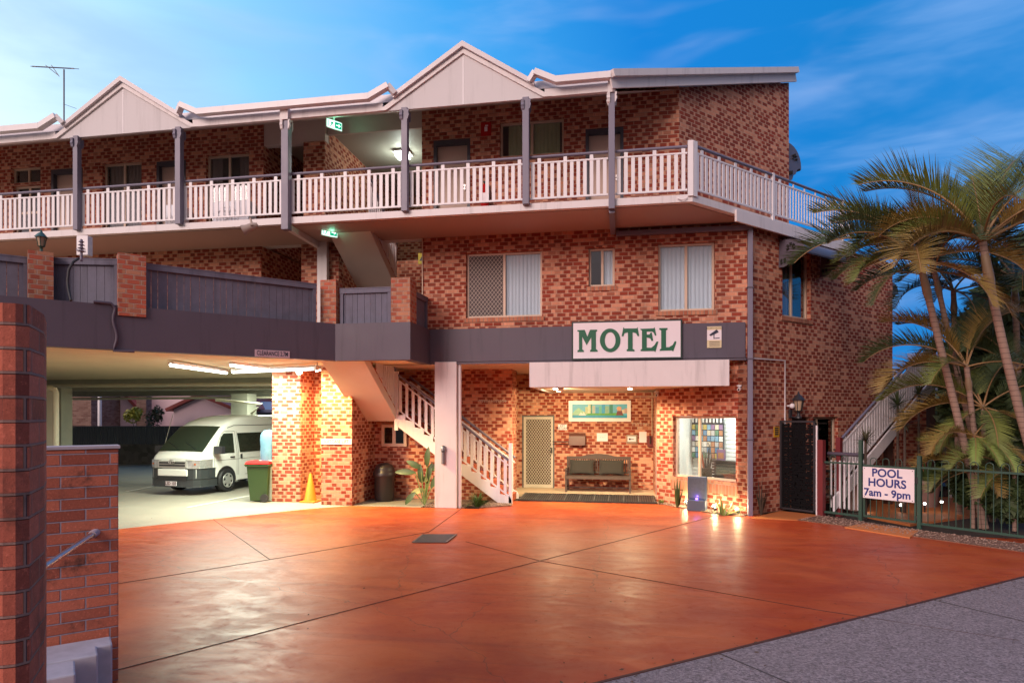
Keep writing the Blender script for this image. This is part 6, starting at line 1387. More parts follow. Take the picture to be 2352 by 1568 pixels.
# ================================================================== VAN
VS = .95
def build_van():
    aR = radians(15)                                    # rearward direction relative to the line of sight
    contact = gnd(519, 1128); r2 = c2w(sin(aR), cos(aR)); rdir = Vector((r2[0], r2[1], 0)); left = Vector((-rdir.y, rdir.x, 0))
    org = contact - rdir*1.06*VS + left*.84*VS
    ang = math.atan2(rdir.y, rdir.x)
    v = thing('passenger_van', org, 'white high roof passenger van with black bumper parked in the garage', 'van', rz=ang)
    L_ = 4.9
    def zt(x):
        P = [(0, 1.02), (.06, 1.10), (.22, 1.20), (.5, 1.47), (.95, 1.86), (1.25, 2.03), (1.7, 2.17), (2.3, 2.24), (4.6, 2.24), (4.9, 2.10)]
        for (a, za), (b, zb) in zip(P, P[1:]):
            if x <= b: return za+(zb-za)*(x-a)/(b-a)
        return P[-1][1]
    def hw(x): return .85*(1-.13*math.exp(-x/.10)-.02*math.exp(-x/.6))
    def wz(x, z): return hw(x)-.115*max(0, z-1.05)**1.15-.03*max(0, .55-z)
    def sec(x):
        t = zt(x); lv = [.30+(t-.10-.30)*k for k in (0, .16, .32, .5, .66, .82, .93, 1)]; pts = [(wz(x, z), z) for z in lv]; w_ = pts[-1][0]
        return pts+[(w_-.035, t-.045), (w_-.10, t-.012), (w_*.55, t), (0, t+.012)]
    xs = [0, .03, .07, .14, .22, .32, .42, .5, .6, .72, .85, .95, 1.1, 1.25, 1.45, 1.7, 2.0, 2.3, 2.8, 3.4, 4.0, 4.6, 4.8, 4.9]
    S_ = VS; vs = []; fs = []; m = None
    for x in xs:
        h = sec(x); full = h+[(-y, z) for y, z in h[-2::-1]]; m = len(full); vs += [(x*S_, y*S_, z*S_) for y, z in full]
    for i in range(len(xs)-1):
        for k in range(m-1): fs.append((i*m+k, i*m+k+1, (i+1)*m+k+1, (i+1)*m+k))
    mb = MB(); mb.add(vs, fs, True); mb.add([vs[k] for k in range(m)], [tuple(reversed(range(m)))]); o_ = (len(xs)-1)*m; mb.add([vs[o_+k] for k in range(m)], [tuple(range(m))])
    body = mb.build('body', VANW, v, local=True)
    def surf(mb, pts, d=.008):        # patch on side y<0 given (x,z)
        mb.add([(x*S_, -(wz(x, z)+d)*S_, z*S_) for x, z in pts], [tuple(range(len(pts)))[::-1]])
        return mb
    DG = mat('van_glass', (.018, .03, .022), .06, var=.0, spec=.7)
    # windscreen on the sloping top surface
    mb = MB(); n = 10; vs = []; fs = []
    xs2 = [.22, .32, .42, .5, .6, .72, .85, .95, 1.02]
    for x in xs2:
        w_ = wz(x, zt(x)-.1)-.075
        for k in range(n+1):
            y = -w_+2*w_*k/n; e = abs(y)/(w_+.001); vs.append((x*S_-.006, y*S_, (zt(x)+.02-.018*e**3)*S_))
    for i in range(len(xs2)-1):
        for k in range(n): a = i*(n+1)+k; fs.append((a, a+1, a+n+2, a+n+1))
    mb.add(vs, fs, True); mb.build('windscreen', DG, v, local=True)
    mb = MB()
    for y0, y1 in ((-.5, .02), (.1, .6)): mb.tube([(.25*S_, y0*S_, (zt(.25)+.04)*S_), (.45*S_, y1*S_, (zt(.45)+.04)*S_)], .008, 5)
    mb.build('wiper', BLACK, v, local=True)
    def side_win(pts, nm='side_window'):
        mb = MB(); surf(mb, pts, .010); return mb.build(nm, DG, v, local=True)
    side_win([(.66, 1.12), (1.42, 1.12), (1.42, 1.70), (1.02, 1.70), (.90, 1.60)], 'door_window'); side_win([(1.66, 1.12), (2.75, 1.12), (2.75, 1.70), (1.60, 1.70)]); side_win([(2.85, 1.12), (4.5, 1.12), (4.5, 1.70), (2.85, 1.70)])
    mb = MB(); seam = mat('panel_seam', (.12, .12, .11), .6)
    def line(p, d=.006, w_=.012):
        for (x0, z0), (x1, z1) in zip(p, p[1:]):
            dx, dz = x1-x0, z1-z0; l_ = math.hypot(dx, dz); nx_, nz2_ = -dz/l_*w_/2, dx/l_*w_/2; surf(mb, [(x0+nx_, z0+nz2_), (x1+nx_, z1+nz2_), (x1-nx_, z1-nz2_), (x0-nx_, z0-nz2_)], d)
    line([(.60, .62), (.56, 1.1), (.92, 1.68), (1.05, 1.76), (1.50, 1.76), (1.53, 1.1), (1.53, .45)]); line([(1.58, 1.76), (1.60, 1.1), (1.60, .45)]); line([(2.80, 1.76), (2.80, .45)]); line([(.62, .93), (4.7, .93)], w_=.010); line([(1.2, 1.86), (1.5, 1.93), (4.7, 1.93)], w_=.02); line([(1.9, .45), (2.8, .45)])
    mb.build('panel_seam', seam, v, local=True)
    for x in (1.33, 1.72): mb = MB(); mb.box((x*S_, -(.86)*S_, 1.0*S_), (.16 if x < 1.5 else .05, .03, .035 if x < 1.5 else .13)); mb.build('door_handle', BLACK, v, local=True)
    # wheels and dark arches
    for x in (1.06, 3.9):
        for sy in (-1, 1):
            y = sy*.80*S_; c_ = Vector((x*S_, y, .335*S_)); w_ = MB(); n = 28
            w_.tube([c_+Vector((0, -.10, 0)), c_+Vector((0, -.09, 0)), c_+Vector((0, .09, 0)), c_+Vector((0, .10, 0))], [.30*S_, .335*S_, .335*S_, .30*S_], n); wo_ = w_.build('wheel', BLACK, v, local=True)
            if sy < 0:
                hb = MB(); HC = mat('silver_hubcap', (.50, .52, .50), .3, metal=.5, var=.05); yy = y-.105
                hb.tube([Vector((x*S_+.19*cos(t*pi/14), yy, c_.z+.19*sin(t*pi/14))) for t in range(29)], .014, 6, cap=False)
                for k in range(6):
                    t = 2*pi*k/6+.3; hb.bar((x*S_+.03*cos(t), yy, c_.z+.03*sin(t)), (x*S_+.19*cos(t), yy, c_.z+.19*sin(t)), .085, .02, up=(0, 1, 0))
                hb.tube([(x*S_, yy-.014, c_.z), (x*S_, yy+.01, c_.z)], .06, 14); hb.build('hubcap', HC, wo_, local=True)
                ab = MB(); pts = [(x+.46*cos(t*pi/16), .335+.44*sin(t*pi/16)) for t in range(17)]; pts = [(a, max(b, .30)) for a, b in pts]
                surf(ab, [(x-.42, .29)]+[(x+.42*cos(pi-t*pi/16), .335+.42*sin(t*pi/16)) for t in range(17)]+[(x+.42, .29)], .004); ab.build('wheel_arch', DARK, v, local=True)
    # bumper
    BP = mat('bumper_plastic', (.035, .042, .045), .5, var=.05)
    plan = [(.66, -.875), (.30, -.875), (.06, -.82), (-.04, -.66), (-.085, -.3), (-.09, 0), (-.085, .3), (-.04, .66), (.06, .82), (.30, .875), (.66, .875), (.66, .80), (.1, .5), (.1, -.5), (.66, -.80)]
    mb = MB(); pl = [(x*S_, y*S_) for x, y in plan]; slabpoly(mb, pl, .23*S_, .46*S_); mb.build('bumper', BP, v, local=True, bevel=.02)
    for sy in (-1, 1):
        plan2 = [(.60, .868), (.30, .872), (.06, .815), (-.035, .66), (-.06, .42), (.1, .42), (.5, .80)]; mb = MB(); slabpoly(mb, [(x*S_, sy*y*S_) for x, y in plan2], .46*S_, .74*S_); mb.build('bumper_corner', BP, v, local=True, bevel=.015)
        hl = [(.48, .874), (.22, .870), (.04, .815), (-.055, .62), (-.075, .44), (.08, .44), (.35, .80)]
        mb = MB(); slabpoly(mb, [(x*S_, sy*y*S_) for x, y in hl], .75*S_, .985*S_); h_ = mb.build('headlight', mat('headlight_glass', (.62, .64, .62), .10, var=.35, vs=22, metal=.6), v, local=True, bevel=.012)
        mb = MB(); mb.box((.03*S_, sy*.70*S_, .87*S_), (.12, .04, .04)); mb.build('indicator', mat('amber_lens', (.5, .12, .03), .3), h_, local=True)
        mb = MB(); x0 = .62
        mb.tube([(.66*S_, sy*.80*S_, 1.18*S_), (.60*S_, sy*.96*S_, 1.20*S_)], .02, 6); mb.box((.57*S_, sy*1.02*S_, 1.24*S_), (.14, .26, .20)); mb.build('mirror', BLKPL, v, local=True, bevel=.04)
    mb = MB(); mb.box((-.03*S_, 0, .63*S_), (.12, .98*S_, .20*S_)); mb.build('front_panel', VANW, v, local=True, bevel=.02)
    mb = MB(); mb.box((-.03*S_, 0, .86*S_), (.10, .98*S_, .20*S_)); gr_ = mb.build('grille', mat('silver_grille', (.5, .5, .47), .35, metal=.3), v, local=True, bevel=.012)
    mb = MB()
    for z in (.905, .83): mb.box((-.085*S_, 0, z*S_), (.02, .86*S_, .045*S_))
    mb.build('grille_slot', BLACK, gr_, local=True)
    mb = MB(); mb.box((-.085*S_, 0, .48*S_), (.03, .96*S_, .11*S_)); mb.build('air_intake', BLACK, v, local=True)
    mb = MB(); c_ = Vector((-.105, 0, .93*S_)); n = 20
    mb.tube([c_+Vector((0, .09*cos(2*pi*k/n), .06*sin(2*pi*k/n))) for k in range(n+1)], .008, 6, cap=False); mb.tube([c_+Vector((0, .035*cos(2*pi*k/n), .055*sin(2*pi*k/n))) for k in range(n+1)], .007, 6, cap=False); mb.tube([c_+Vector((0, .08*cos(2*pi*k/n), .03+.028*sin(2*pi*k/n))) for k in range(n+1)], .006, 6, cap=False)
    mb.build('badge', STEEL, v, local=True)
    mb = MB(); mb.box((-.125*S_, .0, .33*S_), (.015, .37*S_, .12*S_)); pl_ = mb.build('number_plate', SIGNW, v, local=True); mb = MB(); lettering(mb, 'LSD 103', (-.135*S_, 0, .33*S_), (0, -1, 0), UPZ, .12, .003, .85); mb.build('plate_lettering', mat('plate_ink', (.10, .02, .03), .5), pl_, local=True)
    mb = MB(); mb.tube([(.55*S_, -.80*S_, 1.30*S_), (.30*S_, .55*S_, 1.95*S_)] if False else [(.45*S_, .80*S_, 1.25*S_), (1.05*S_, 1.02*S_, 2.28*S_)], .008, 5); mb.build('aerial', STEEL, v, local=True)
    return v
build_van()

# ================================================================== BEYOND THE GARAGE
def at0(x, zc): p = at(x, 0, zc); p.z = 0; return p
RT = Vector((CT, ST, 0)); FW = Vector((-ST, CT, 0))
CORR = mat('dark_blue_sheet_fence', (.05, .065, .10), .5, var=.08)
a, b = at0(150, 28), at0(640, 28); yf = thing('sheet_fence', a, 'dark blue grey sheet metal fence on a stone wall behind the garage', 'fence')
mb = MB(); n = 90; vs = []
for k in range(n*2+1):
    p = a.lerp(b, k/(2*n)); q = p+FW*(.02 if k % 2 else -.02); vs += [q+UPZ*.86, q+UPZ*1.62]
mb.add(vs, [(2*k, 2*k+2, 2*k+3, 2*k+1) for k in range(2*n)]); mb.bar(a+UPZ*1.64, b+UPZ*1.64, .06, .05); mb.build('sheet', CORR, yf)
STONE = gravel_mat('dark_stone_wall', (.13, .13, .12), (.06, .06, .055), 5); mb = MB(); mb.bar(a+UPZ*.42+FW*.1, b+UPZ*.42+FW*.1, .25, .90); mb.build('stone_base', STONE, yf)
PINK = mat('pink_render', (.78, .58, .60), .8, var=.05); TERR = mat('terracotta_tile', (.26, .05, .04), .7, var=.2, vs=10)
def house(x0, x1, ye, ya, xa, zc, depth, label, yb=1000, m=PINK, rm=TERR, nm='pink_house'):
    """gable end facing the viewer between picture columns x0..x1"""
    A, B, C_ = at(x0, ye[0], zc), at(x1, ye[1], zc), at(xa, ya, zc); o = thing(nm, at0(x0, zc), label, 'house'); ze = (A.z+B.z)/2
    A.z = B.z = ze; G0, G1 = Vector((A.x, A.y, -.1)), Vector((B.x, B.y, -.1)); D_ = FW*depth
    mb = MB(); P = [G0, G1, B, C_, A]; mb.add(P+[p+D_ for p in P], [(0, 1, 2, 3, 4), (9, 8, 7, 6, 5), (0, 5, 6, 1), (1, 6, 7, 2), (0, 4, 9, 5)]); mb.build('wall', m, o)
    for s, t in ((A, C_), (C_, B)):
        d = (t-s).normalized(); nn = Vector((-d.z*RT.x, -d.z*RT.y, d.dot(RT))) ; ex = d*.28
        s2, t2 = (s-ex if s is A else s), (t+ex if t is B else t); q = [s2-FW*.25+nn*.02, t2-FW*.25+nn*.02, t2+D_+nn*.02, s2+D_+nn*.02]
        mb = MB(); mb.add(q+[p+nn*.16 for p in q], [(0, 3, 2, 1), (4, 5, 6, 7), (0, 1, 5, 4), (1, 2, 6, 5), (2, 3, 7, 6), (3, 0, 4, 7)]); mb.build('roof', rm, o)
    return o
house(399, 533, (938, 942), 911, 461, 33, 10, 'pale pink garage with red tiled gable roof behind the sheet fence')
house(230, 318, (940, 942), 880, 262, 36, 10, 'pink house with red roof slope left of the dark brick chimney')
mb = MB(); p = at0(385, 39); mb.box(p+UPZ*2.2, (9, 4, 4.6), rz=TH); tag(mb.build('pink_house', PINK), 'taller pink house wall behind the small red roofed garage', 'house')
BB = thing('brick_house', at0(205, 34), 'dark brown brick building with white downpipe at the far left', 'house'); mb = MB(); p = at0(215, 35); mb.box(p+UPZ*2.2, (1.7, 3, 4.5), rz=TH); mb.build('wall', brick_mat('far_brick', (.24, .15, .12), (.14, .07, .055), (.2, .15, .13), patch=False), BB); mb = MB(); q = at0(229, 33.3); mb.tube([q, q+UPZ*4.4], .09, 8); mb.build('downpipe', WHITE2, BB)
mb = MB(); p = at0(331, 33); mb.box(p+UPZ*1.7, (.5, .5, 3.6), rz=TH); tag(mb.build('brick_chimney', MATS['far_brick']), 'dark brick chimney stack between the pink houses', 'chimney')
# hip roof shed
o = thing('blue_roof_house', at0(560, 36), 'house with pale blue grey hipped roof behind the van', 'house'); A, B = at(535, 944, 36), at(760, 944, 36); A.z = B.z = 2.38; C1, C2 = at(596, 922, 39), at(720, 922, 39); mb = MB(); BR = mat('blue_grey_roof', (.20, .23, .34), .5, var=.1)
mb.add([A, B, C2, C1, A+FW*8, B+FW*8], [(0, 1, 2, 3), (0, 3, 4), (1, 5, 2), (3, 2, 5, 4)]); mb.bar(A, B, .08, .16); mb.build('roof', BR, o)
mb = MB(); mb.bar(A+RT*.3+FW*.4-UPZ*1.3, B-RT*.3+FW*.4-UPZ*1.3, .2, 2.4); mb.build('wall', mat('dark_far_wall', (.07, .075, .10), .8), o)

# ================================================================== TREES AND PALMS
def leafball(mb, c, r, n, rnd, size=.09, flat=1.0):
    c = Vector(c)
    for k in range(n):
        d = Vector((rnd.gauss(0, 1), rnd.gauss(0, 1), rnd.gauss(0, 1))).normalized(); p = c+Vector((d.x*r[0], d.y*r[1], d.z*r[2]))*(rnd.random()**.45)
        a = Vector((rnd.gauss(0, 1), rnd.gauss(0, 1), rnd.gauss(0, .6))).normalized(); b = a.cross(Vector((rnd.gauss(0, 1), rnd.gauss(0, 1), rnd.gauss(0, 1)))).normalized(); s = size*rnd.uniform(.6, 1.5)
        mb.add([p-a*s, p+b*s*.45, p+a*s, p-b*s*.45], [(0, 1, 2, 3)])
def bush_tree(name, label, cat, base, blobs, m, n=900, size=.1, group=None, seed=1, trunk=.10):
    rnd = random.Random(seed); o = thing(name, base, label, cat, group); mb = MB()
    for c, r in blobs: leafball(mb, c, r, n, rnd, size)
    mb.build('crown', m, o)
    tb = MB(); cz = [Vector(c) for c, r in blobs]
    for c in cz[:4]: tb.tube([base, base.lerp(c, .5)+Vector((0, 0, .1)), c], [trunk, trunk*.6, trunk*.2], 6)
    tb.build('trunk', WOODT, o); return o
WOODT = mat('tree_bark', (.09, .065, .05), .9, var=.3, vs=8)
DLEAF = mat('far_dark_leaf', (.022, .035, .014), .6, var=.5, vs=1.2)
b = at0(590, 44)
bush_tree('dark_tree', 'dark green tree mass above the blue roof behind the garage', 'tree', b, [(at(570, 905, 44), (2.3, 2, 1.6)), (at(620, 900, 44), (2.3, 2, 1.8)), (at(545, 925, 43), (1.4, 1.5, 1.2)), (at(660, 915, 44), (2, 2, 1.6)), (at(590, 935, 43), (1.6, 1.5, 1))], DLEAF, 900, .22, seed=3)
b = at0(318, 31.5); bush_tree('yellow_shrub', 'yellow flowering shrub before the red roofed house', 'shrub', b, [(at(303, 955, 31.5), (.4, .4, .35)), (at(312, 948, 31.5), (.3, .3, .3))], mat('yellow_leaf_far', (.35, .33, .04), .6, var=.4), 260, .09, seed=5, trunk=.03)
b = at0(360, 31.8); bush_tree('dark_shrub', 'dark bare shrub between chimney and pink garage', 'shrub', b, [(at(350, 965, 31.8), (.5, .4, .5)), (at(362, 948, 31.8), (.3, .3, .4))], DLEAF, 200, .08, seed=6, trunk=.03)

TRUNK_P = None
def palm_bark():
    m = bpy.data.materials.new('ringed_palm_bark'); m.use_nodes = True; t = m.node_tree; b = t.nodes['Principled BSDF']; geo = t.nodes.new('ShaderNodeNewGeometry'); s = t.nodes.new('ShaderNodeSeparateXYZ'); L(t, geo.outputs['Position'], s.inputs[0])
    n = N(t, 'ShaderNodeTexNoise', Scale=9.0, Detail=4.0); L(t, geo.outputs['Position'], n.inputs['Vector'])
    f = M(t, 'FRACT', M(t, 'MULTIPLY', M(t, 'ADD', s.outputs[2], M(t, 'MULTIPLY', n.outputs[0], .03)), 11.0)); c = MIX(t, SM(t, f, .0, .28), (.13, .085, .065), (.34, .23, .18)); c = MIX(t, M(t, 'MULTIPLY', n.outputs[0], .5), c, (.20, .13, .10))
    L(t, c, b.inputs['Base Color']); b.inputs['Roughness'].default_value = .85; bp = N(t, 'ShaderNodeBump', Strength=.6, Distance=.01); L(t, f, bp.inputs['Height']); L(t, bp.outputs[0], b.inputs['Normal']); return m
PBARK = palm_bark(); SHAFT = mat('green_crownshaft', (.22, .15, .09), .5, var=.15); STALK = mat('frond_stalk', (.26, .15, .06), .5, var=.15)
def frond_mesh(name, ln, el, droop, nl=46, ll=.62, lw=.0095, vup=.5, seed=0, m=PALML, curl=0.0):
    """frond along +X from the origin, arching; leaflets in a raised V both sides"""
    rnd = random.Random(seed); n = 22; p = Vector((0, 0, 0)); a = radians(el); pts = [p.copy()]; dirs = []
    for k in range(n):
        t = k/n; ang = a-radians(droop)*t**1.35; yaw = curl*t; d = Vector((cos(ang)*cos(yaw), cos(ang)*sin(yaw), sin(ang))); dirs.append(d); p = p+d*ln/n; pts.append(p.copy())
    dirs.append(dirs[-1]); mb = MB(); st = MB(); st.tube(pts, [.022*(1-.85*k/n)+.003 for k in range(n+1)], 6)
    for k in range(nl):
        t = .16+.84*(k+.5)/nl; f = t*n; i = min(int(f), n-1); q = pts[i].lerp(pts[i+1], f-i); d = dirs[i]; sd0 = Vector((-d.y, d.x, 0)).normalized(); up_ = sd0.cross(d)*-1
        if up_.z < 0: up_ = -up_
        env = sin(pi*min(1, (t-.10)/.95))**.55 if t < .98 else .3; L1 = ll*env*rnd.uniform(.72, 1.10)
        for sg in (1, -1):
            v = (sd0*sg*(1.0)+d*(.55+.7*t)+up_*(vup*rnd.uniform(.7, 1.2))).normalized(); m_ = 4; vs = []; fs = []; qq = q.copy(); dd = v.copy(); wv = d.cross(v).normalized(); wv = (d-v*d.dot(v)).normalized()
            for j in range(m_+1):
                u = j/m_; w_ = lw*(1-u**2.2)*(.5+.5*min(1, u*5)); vs += [qq-wv*w_, qq+wv*w_]; qq = qq+dd*L1/m_; dd = (dd-UPZ*(.04+.12*u)).normalized()
            for j in range(m_): fs.append((2*j, 2*j+1, 2*j+3, 2*j+2))
            mb.add(vs, fs, True)
    def mk(b_, nm, mt_):
        me = bpy.data.meshes.new(nm); me.from_pydata(b_.v, [], b_.f); me.materials.append(mt_)
        for i_, pl in enumerate(me.polygons): pl.use_smooth = b_.sm[i_]
        return me
    return mk(mb, name+'_leaflets', m), mk(st, name+'_stalk', STALK)
FR = {}
def frond(kind, mtl, seed):
    key = (kind, mtl.name, seed)
    if key in FR: return FR[key]
    P = {'spear': (2.0, 84, 14, 44, .34, .2), 'up': (2.3, 64, 74, 84, .70, .95), 'mid': (2.35, 42, 92, 88, .74, 1.0), 'low': (2.2, 16, 80, 84, .68, .85), 'hang': (2.0, -15, 60, 74, .55, .45), 'flat': (2.3, 30, 66, 88, .76, 1.1)}[kind]
    FR[key] = frond_mesh('frond', P[0], P[1], P[2], P[3], P[4], vup=P[5], seed=seed, m=mtl, curl=random.Random(seed).uniform(-.35, .35)); return FR[key]
def palm(name, label, crown, base, r0, fr, sc_=1.0, shaft=.75, mid=None):
    """fr: list of (azimuth from picture-right, kind, scale, material)"""
    crown, base = Vector(crown), Vector(base); o = thing(name, base, label, 'palm tree', 'feather palms around the pool')
    if r0 > 0:
        m_ = mid if mid is not None else base.lerp(crown, .5)+Vector((0, 0, .0)); pts = []; N_ = 14
        for k in range(N_+1): t = k/N_; pts.append(base*(1-t)**2+m_*2*t*(1-t)+crown*t*t)
        d = (pts[-1]-pts[-3]).normalized(); low = crown-d*shaft
        mb = MB(); mb.tube(pts, [r0*(1.15-.25*k/N_) for k in range(N_+1)], 12); mb.build('trunk', PBARK, o)
        mb = MB(); mb.tube([low, low+d*.15, crown-d*.25, crown+d*.05], [r0*.98, r0*1.22, r0*1.0, r0*.5], 12); mb.build('crownshaft', SHAFT, o)
    for k, (az, kind, s_, mt_) in enumerate(fr):
        leaf, st = frond(kind, mt_, (k*3+int(az)) % 5); dv = RT*cos(radians(az))+FW*sin(radians(az))
        f = bpy.data.objects.new('frond', leaf); COL.objects.link(f); f.parent = o; f.location = crown-base; f.rotation_euler = (0, 0, math.atan2(dv.y, dv.x)); s2 = s_*sc_; f.scale = (s2, s2, s2)
        g_ = bpy.data.objects.new('stalk', st); COL.objects.link(g_); g_.parent = f
    return o
G, O_, D_ = PALML, PALMO, PALMD
c = at(2257, 556, 10.9); b = at0(2425, 11.2)
palm('palm_tree', 'large leaning palm with pale ringed trunk at the right edge', c, b, .066, [(178, 'mid', .80, O_), (186, 'flat', .66, G), (168, 'flat', .72, O_), (148, 'mid', .9, D_), (35, 'mid', 1.0, G), (20, 'mid', 1.2, O_), (0, 'up', 1.1, G), (75, 'up', 1.1, G), (160, 'up', 1.05, G), (138, 'up', 1.0, G), (12, 'flat', 1.25, G), (28, 'up', 1.15, G), (-8, 'mid', 1.1, O_), (55, 'up', 1.35, G), (30, 'up', 1.6, G), (45, 'mid', 1.3, D_), (70, 'up', 1.2, G), (100, 'spear', .62, G), (200, 'low', .95, O_), (-60, 'mid', .9, O_), (240, 'flat', .9, G), (-25, 'flat', 1.2, O_), (85, 'mid', .9, D_)], mid=at(2320, 850, 11)+Vector((-.1, 0, 0)), shaft=.8)
c = at(2113, 602, 11.6); b = at0(2262, 12.0)
palm('palm_tree', 'palm with orange tinted trunk whose fronds reach over the motel side wall', c, b, .06, [(182, 'low', .68, G), (176, 'low', .6, O_), (190, 'mid', .6, G), (160, 'mid', 1.0, D_), (135, 'up', 1.0, G), (20, 'up', .9, G), (55, 'mid', .9, D_), (170, 'mid', .64, G), (150, 'up', .8, D_), (196, 'hang', .66, D_), (95, 'spear', .9, O_), (120, 'up', .95, G), (40, 'up', 1, D_), (15, 'mid', 1.0, D_), (230, 'low', .95, O_), (-40, 'low', .8, O_), (300, 'hang', .8, O_), (70, 'spear', .85, G), (205, 'flat', 1.0, D_)], mid=at(2160, 800, 11.8), shaft=.7)
c = at(2146, 622, 12.3); b = at0(2280, 12.8)
palm('palm_tree', 'thin palm trunk close behind the orange tinted one', c, b, .05, [(10, 'low', .8, D_), (170, 'up', .9, D_), (60, 'up', .9, D_), (-30, 'hang', .8, O_), (250, 'mid', .8, D_), (120, 'mid', .9, D_)], mid=at(2185, 800, 12.4), shaft=.5)
c = at(2220, 842, 11.9); b = at0(2262, 12.3)
palm('palm_tree', 'short palm with orange crownshaft between the taller trunks', c, b, .05, [(175, 'low', .82, O_), (160, 'mid', .8, D_), (25, 'up', .9, O_), (50, 'up', .8, D_), (100, 'up', .8, D_), (-15, 'low', .75, D_), (140, 'up', .8, O_), (215, 'low', .6, G)], shaft=.45)
c = at(2190, 668, 13.4); b = at0(2205, 13.6)
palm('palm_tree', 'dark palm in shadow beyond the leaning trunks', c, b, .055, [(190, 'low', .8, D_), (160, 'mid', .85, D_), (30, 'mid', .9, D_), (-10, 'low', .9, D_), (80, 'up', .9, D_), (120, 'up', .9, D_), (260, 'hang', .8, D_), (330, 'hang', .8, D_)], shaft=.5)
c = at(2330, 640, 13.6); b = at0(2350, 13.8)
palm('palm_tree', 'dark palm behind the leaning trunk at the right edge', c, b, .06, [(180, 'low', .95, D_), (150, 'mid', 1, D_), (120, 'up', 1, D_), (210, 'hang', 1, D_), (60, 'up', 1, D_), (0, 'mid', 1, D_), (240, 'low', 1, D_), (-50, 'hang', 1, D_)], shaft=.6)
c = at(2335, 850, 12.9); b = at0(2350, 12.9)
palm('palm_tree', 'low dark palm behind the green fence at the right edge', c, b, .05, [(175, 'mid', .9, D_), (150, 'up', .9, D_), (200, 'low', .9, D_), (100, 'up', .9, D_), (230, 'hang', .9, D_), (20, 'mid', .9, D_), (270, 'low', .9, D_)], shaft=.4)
c = at(2258, 935, 12.2); b = at0(2262, 12.2)
palm('palm_tree', 'low fresh green palm clump above the pool fence', c, b, .04, [(178, 'low', .75, O_), (160, 'mid', .8, G), (200, 'hang', .7, G), (30, 'up', .8, D_), (90, 'up', .7, G), (-20, 'mid', .8, D_), (250, 'hang', .72, G), (300, 'hang', .75, O_), (130, 'up', .7, D_)], shaft=.3)
c = at(2238, 1000, 11.7); 
palm('palm_tree', 'bright green drooping fronds just above the fence top', c, at0(2250, 12.0), .03, [(262, 'hang', .42, mat('fresh_palm_leaf', (.17, .24, .05), .5, var=.3)), (240, 'hang', .40, MATS['fresh_palm_leaf']), (290, 'hang', .5, MATS['fresh_palm_leaf']), (310, 'hang', .6, O_), (190, 'low', .55, O_), (20, 'mid', .6, D_)], shaft=.2)
c = at(2330, 1090, 11.6)
palm('palm_tree', 'low bronze palm seedling behind the green fence', c, at0(2330, 11.7), .03, [(180, 'mid', .6, G), (150, 'up', .55, O_), (215, 'low', .6, G), (90, 'up', .55, D_), (30, 'mid', .6, D_), (260, 'low', .6, O_), (165, 'low', .65, D_)], shaft=.1)
c = at(2235, 1090, 12.0)
palm('palm_tree', 'small yellowing palm low behind the fence pickets', c, at0(2235, 12.0), .03, [(170, 'mid', .5, O_), (140, 'up', .5, G), (200, 'low', .5, G), (60, 'up', .5, D_), (10, 'mid', .6, G), (250, 'low', .5, O_)], shaft=.1)
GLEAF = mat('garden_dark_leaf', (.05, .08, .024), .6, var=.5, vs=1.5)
# dark garden trees far right
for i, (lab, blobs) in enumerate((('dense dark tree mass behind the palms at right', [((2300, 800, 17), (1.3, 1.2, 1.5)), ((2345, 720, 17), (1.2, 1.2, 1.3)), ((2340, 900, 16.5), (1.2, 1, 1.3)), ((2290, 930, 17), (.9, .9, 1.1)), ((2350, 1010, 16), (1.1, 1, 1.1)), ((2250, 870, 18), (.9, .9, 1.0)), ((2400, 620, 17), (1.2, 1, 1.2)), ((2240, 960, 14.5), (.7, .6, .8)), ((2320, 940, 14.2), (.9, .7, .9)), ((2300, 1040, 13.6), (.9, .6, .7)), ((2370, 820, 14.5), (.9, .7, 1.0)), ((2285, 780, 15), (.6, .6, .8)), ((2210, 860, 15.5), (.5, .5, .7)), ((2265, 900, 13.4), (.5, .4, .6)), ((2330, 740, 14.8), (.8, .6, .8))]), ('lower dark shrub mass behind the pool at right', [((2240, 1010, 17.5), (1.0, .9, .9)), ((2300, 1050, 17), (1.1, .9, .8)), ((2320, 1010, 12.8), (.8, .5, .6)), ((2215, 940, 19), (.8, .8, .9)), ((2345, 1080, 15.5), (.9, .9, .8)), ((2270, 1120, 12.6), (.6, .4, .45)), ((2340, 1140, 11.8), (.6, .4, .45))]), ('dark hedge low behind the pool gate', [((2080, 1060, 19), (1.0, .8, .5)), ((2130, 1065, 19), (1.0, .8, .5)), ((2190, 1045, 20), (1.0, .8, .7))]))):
    bb = at0(blobs[0][0][0], blobs[0][0][2]); bush_tree('garden_tree', lab, 'tree' if i < 1 else 'shrub', bb, [(at(*c), r) for c, r in blobs], GLEAF, 2600, .15, seed=20+i, trunk=.07)
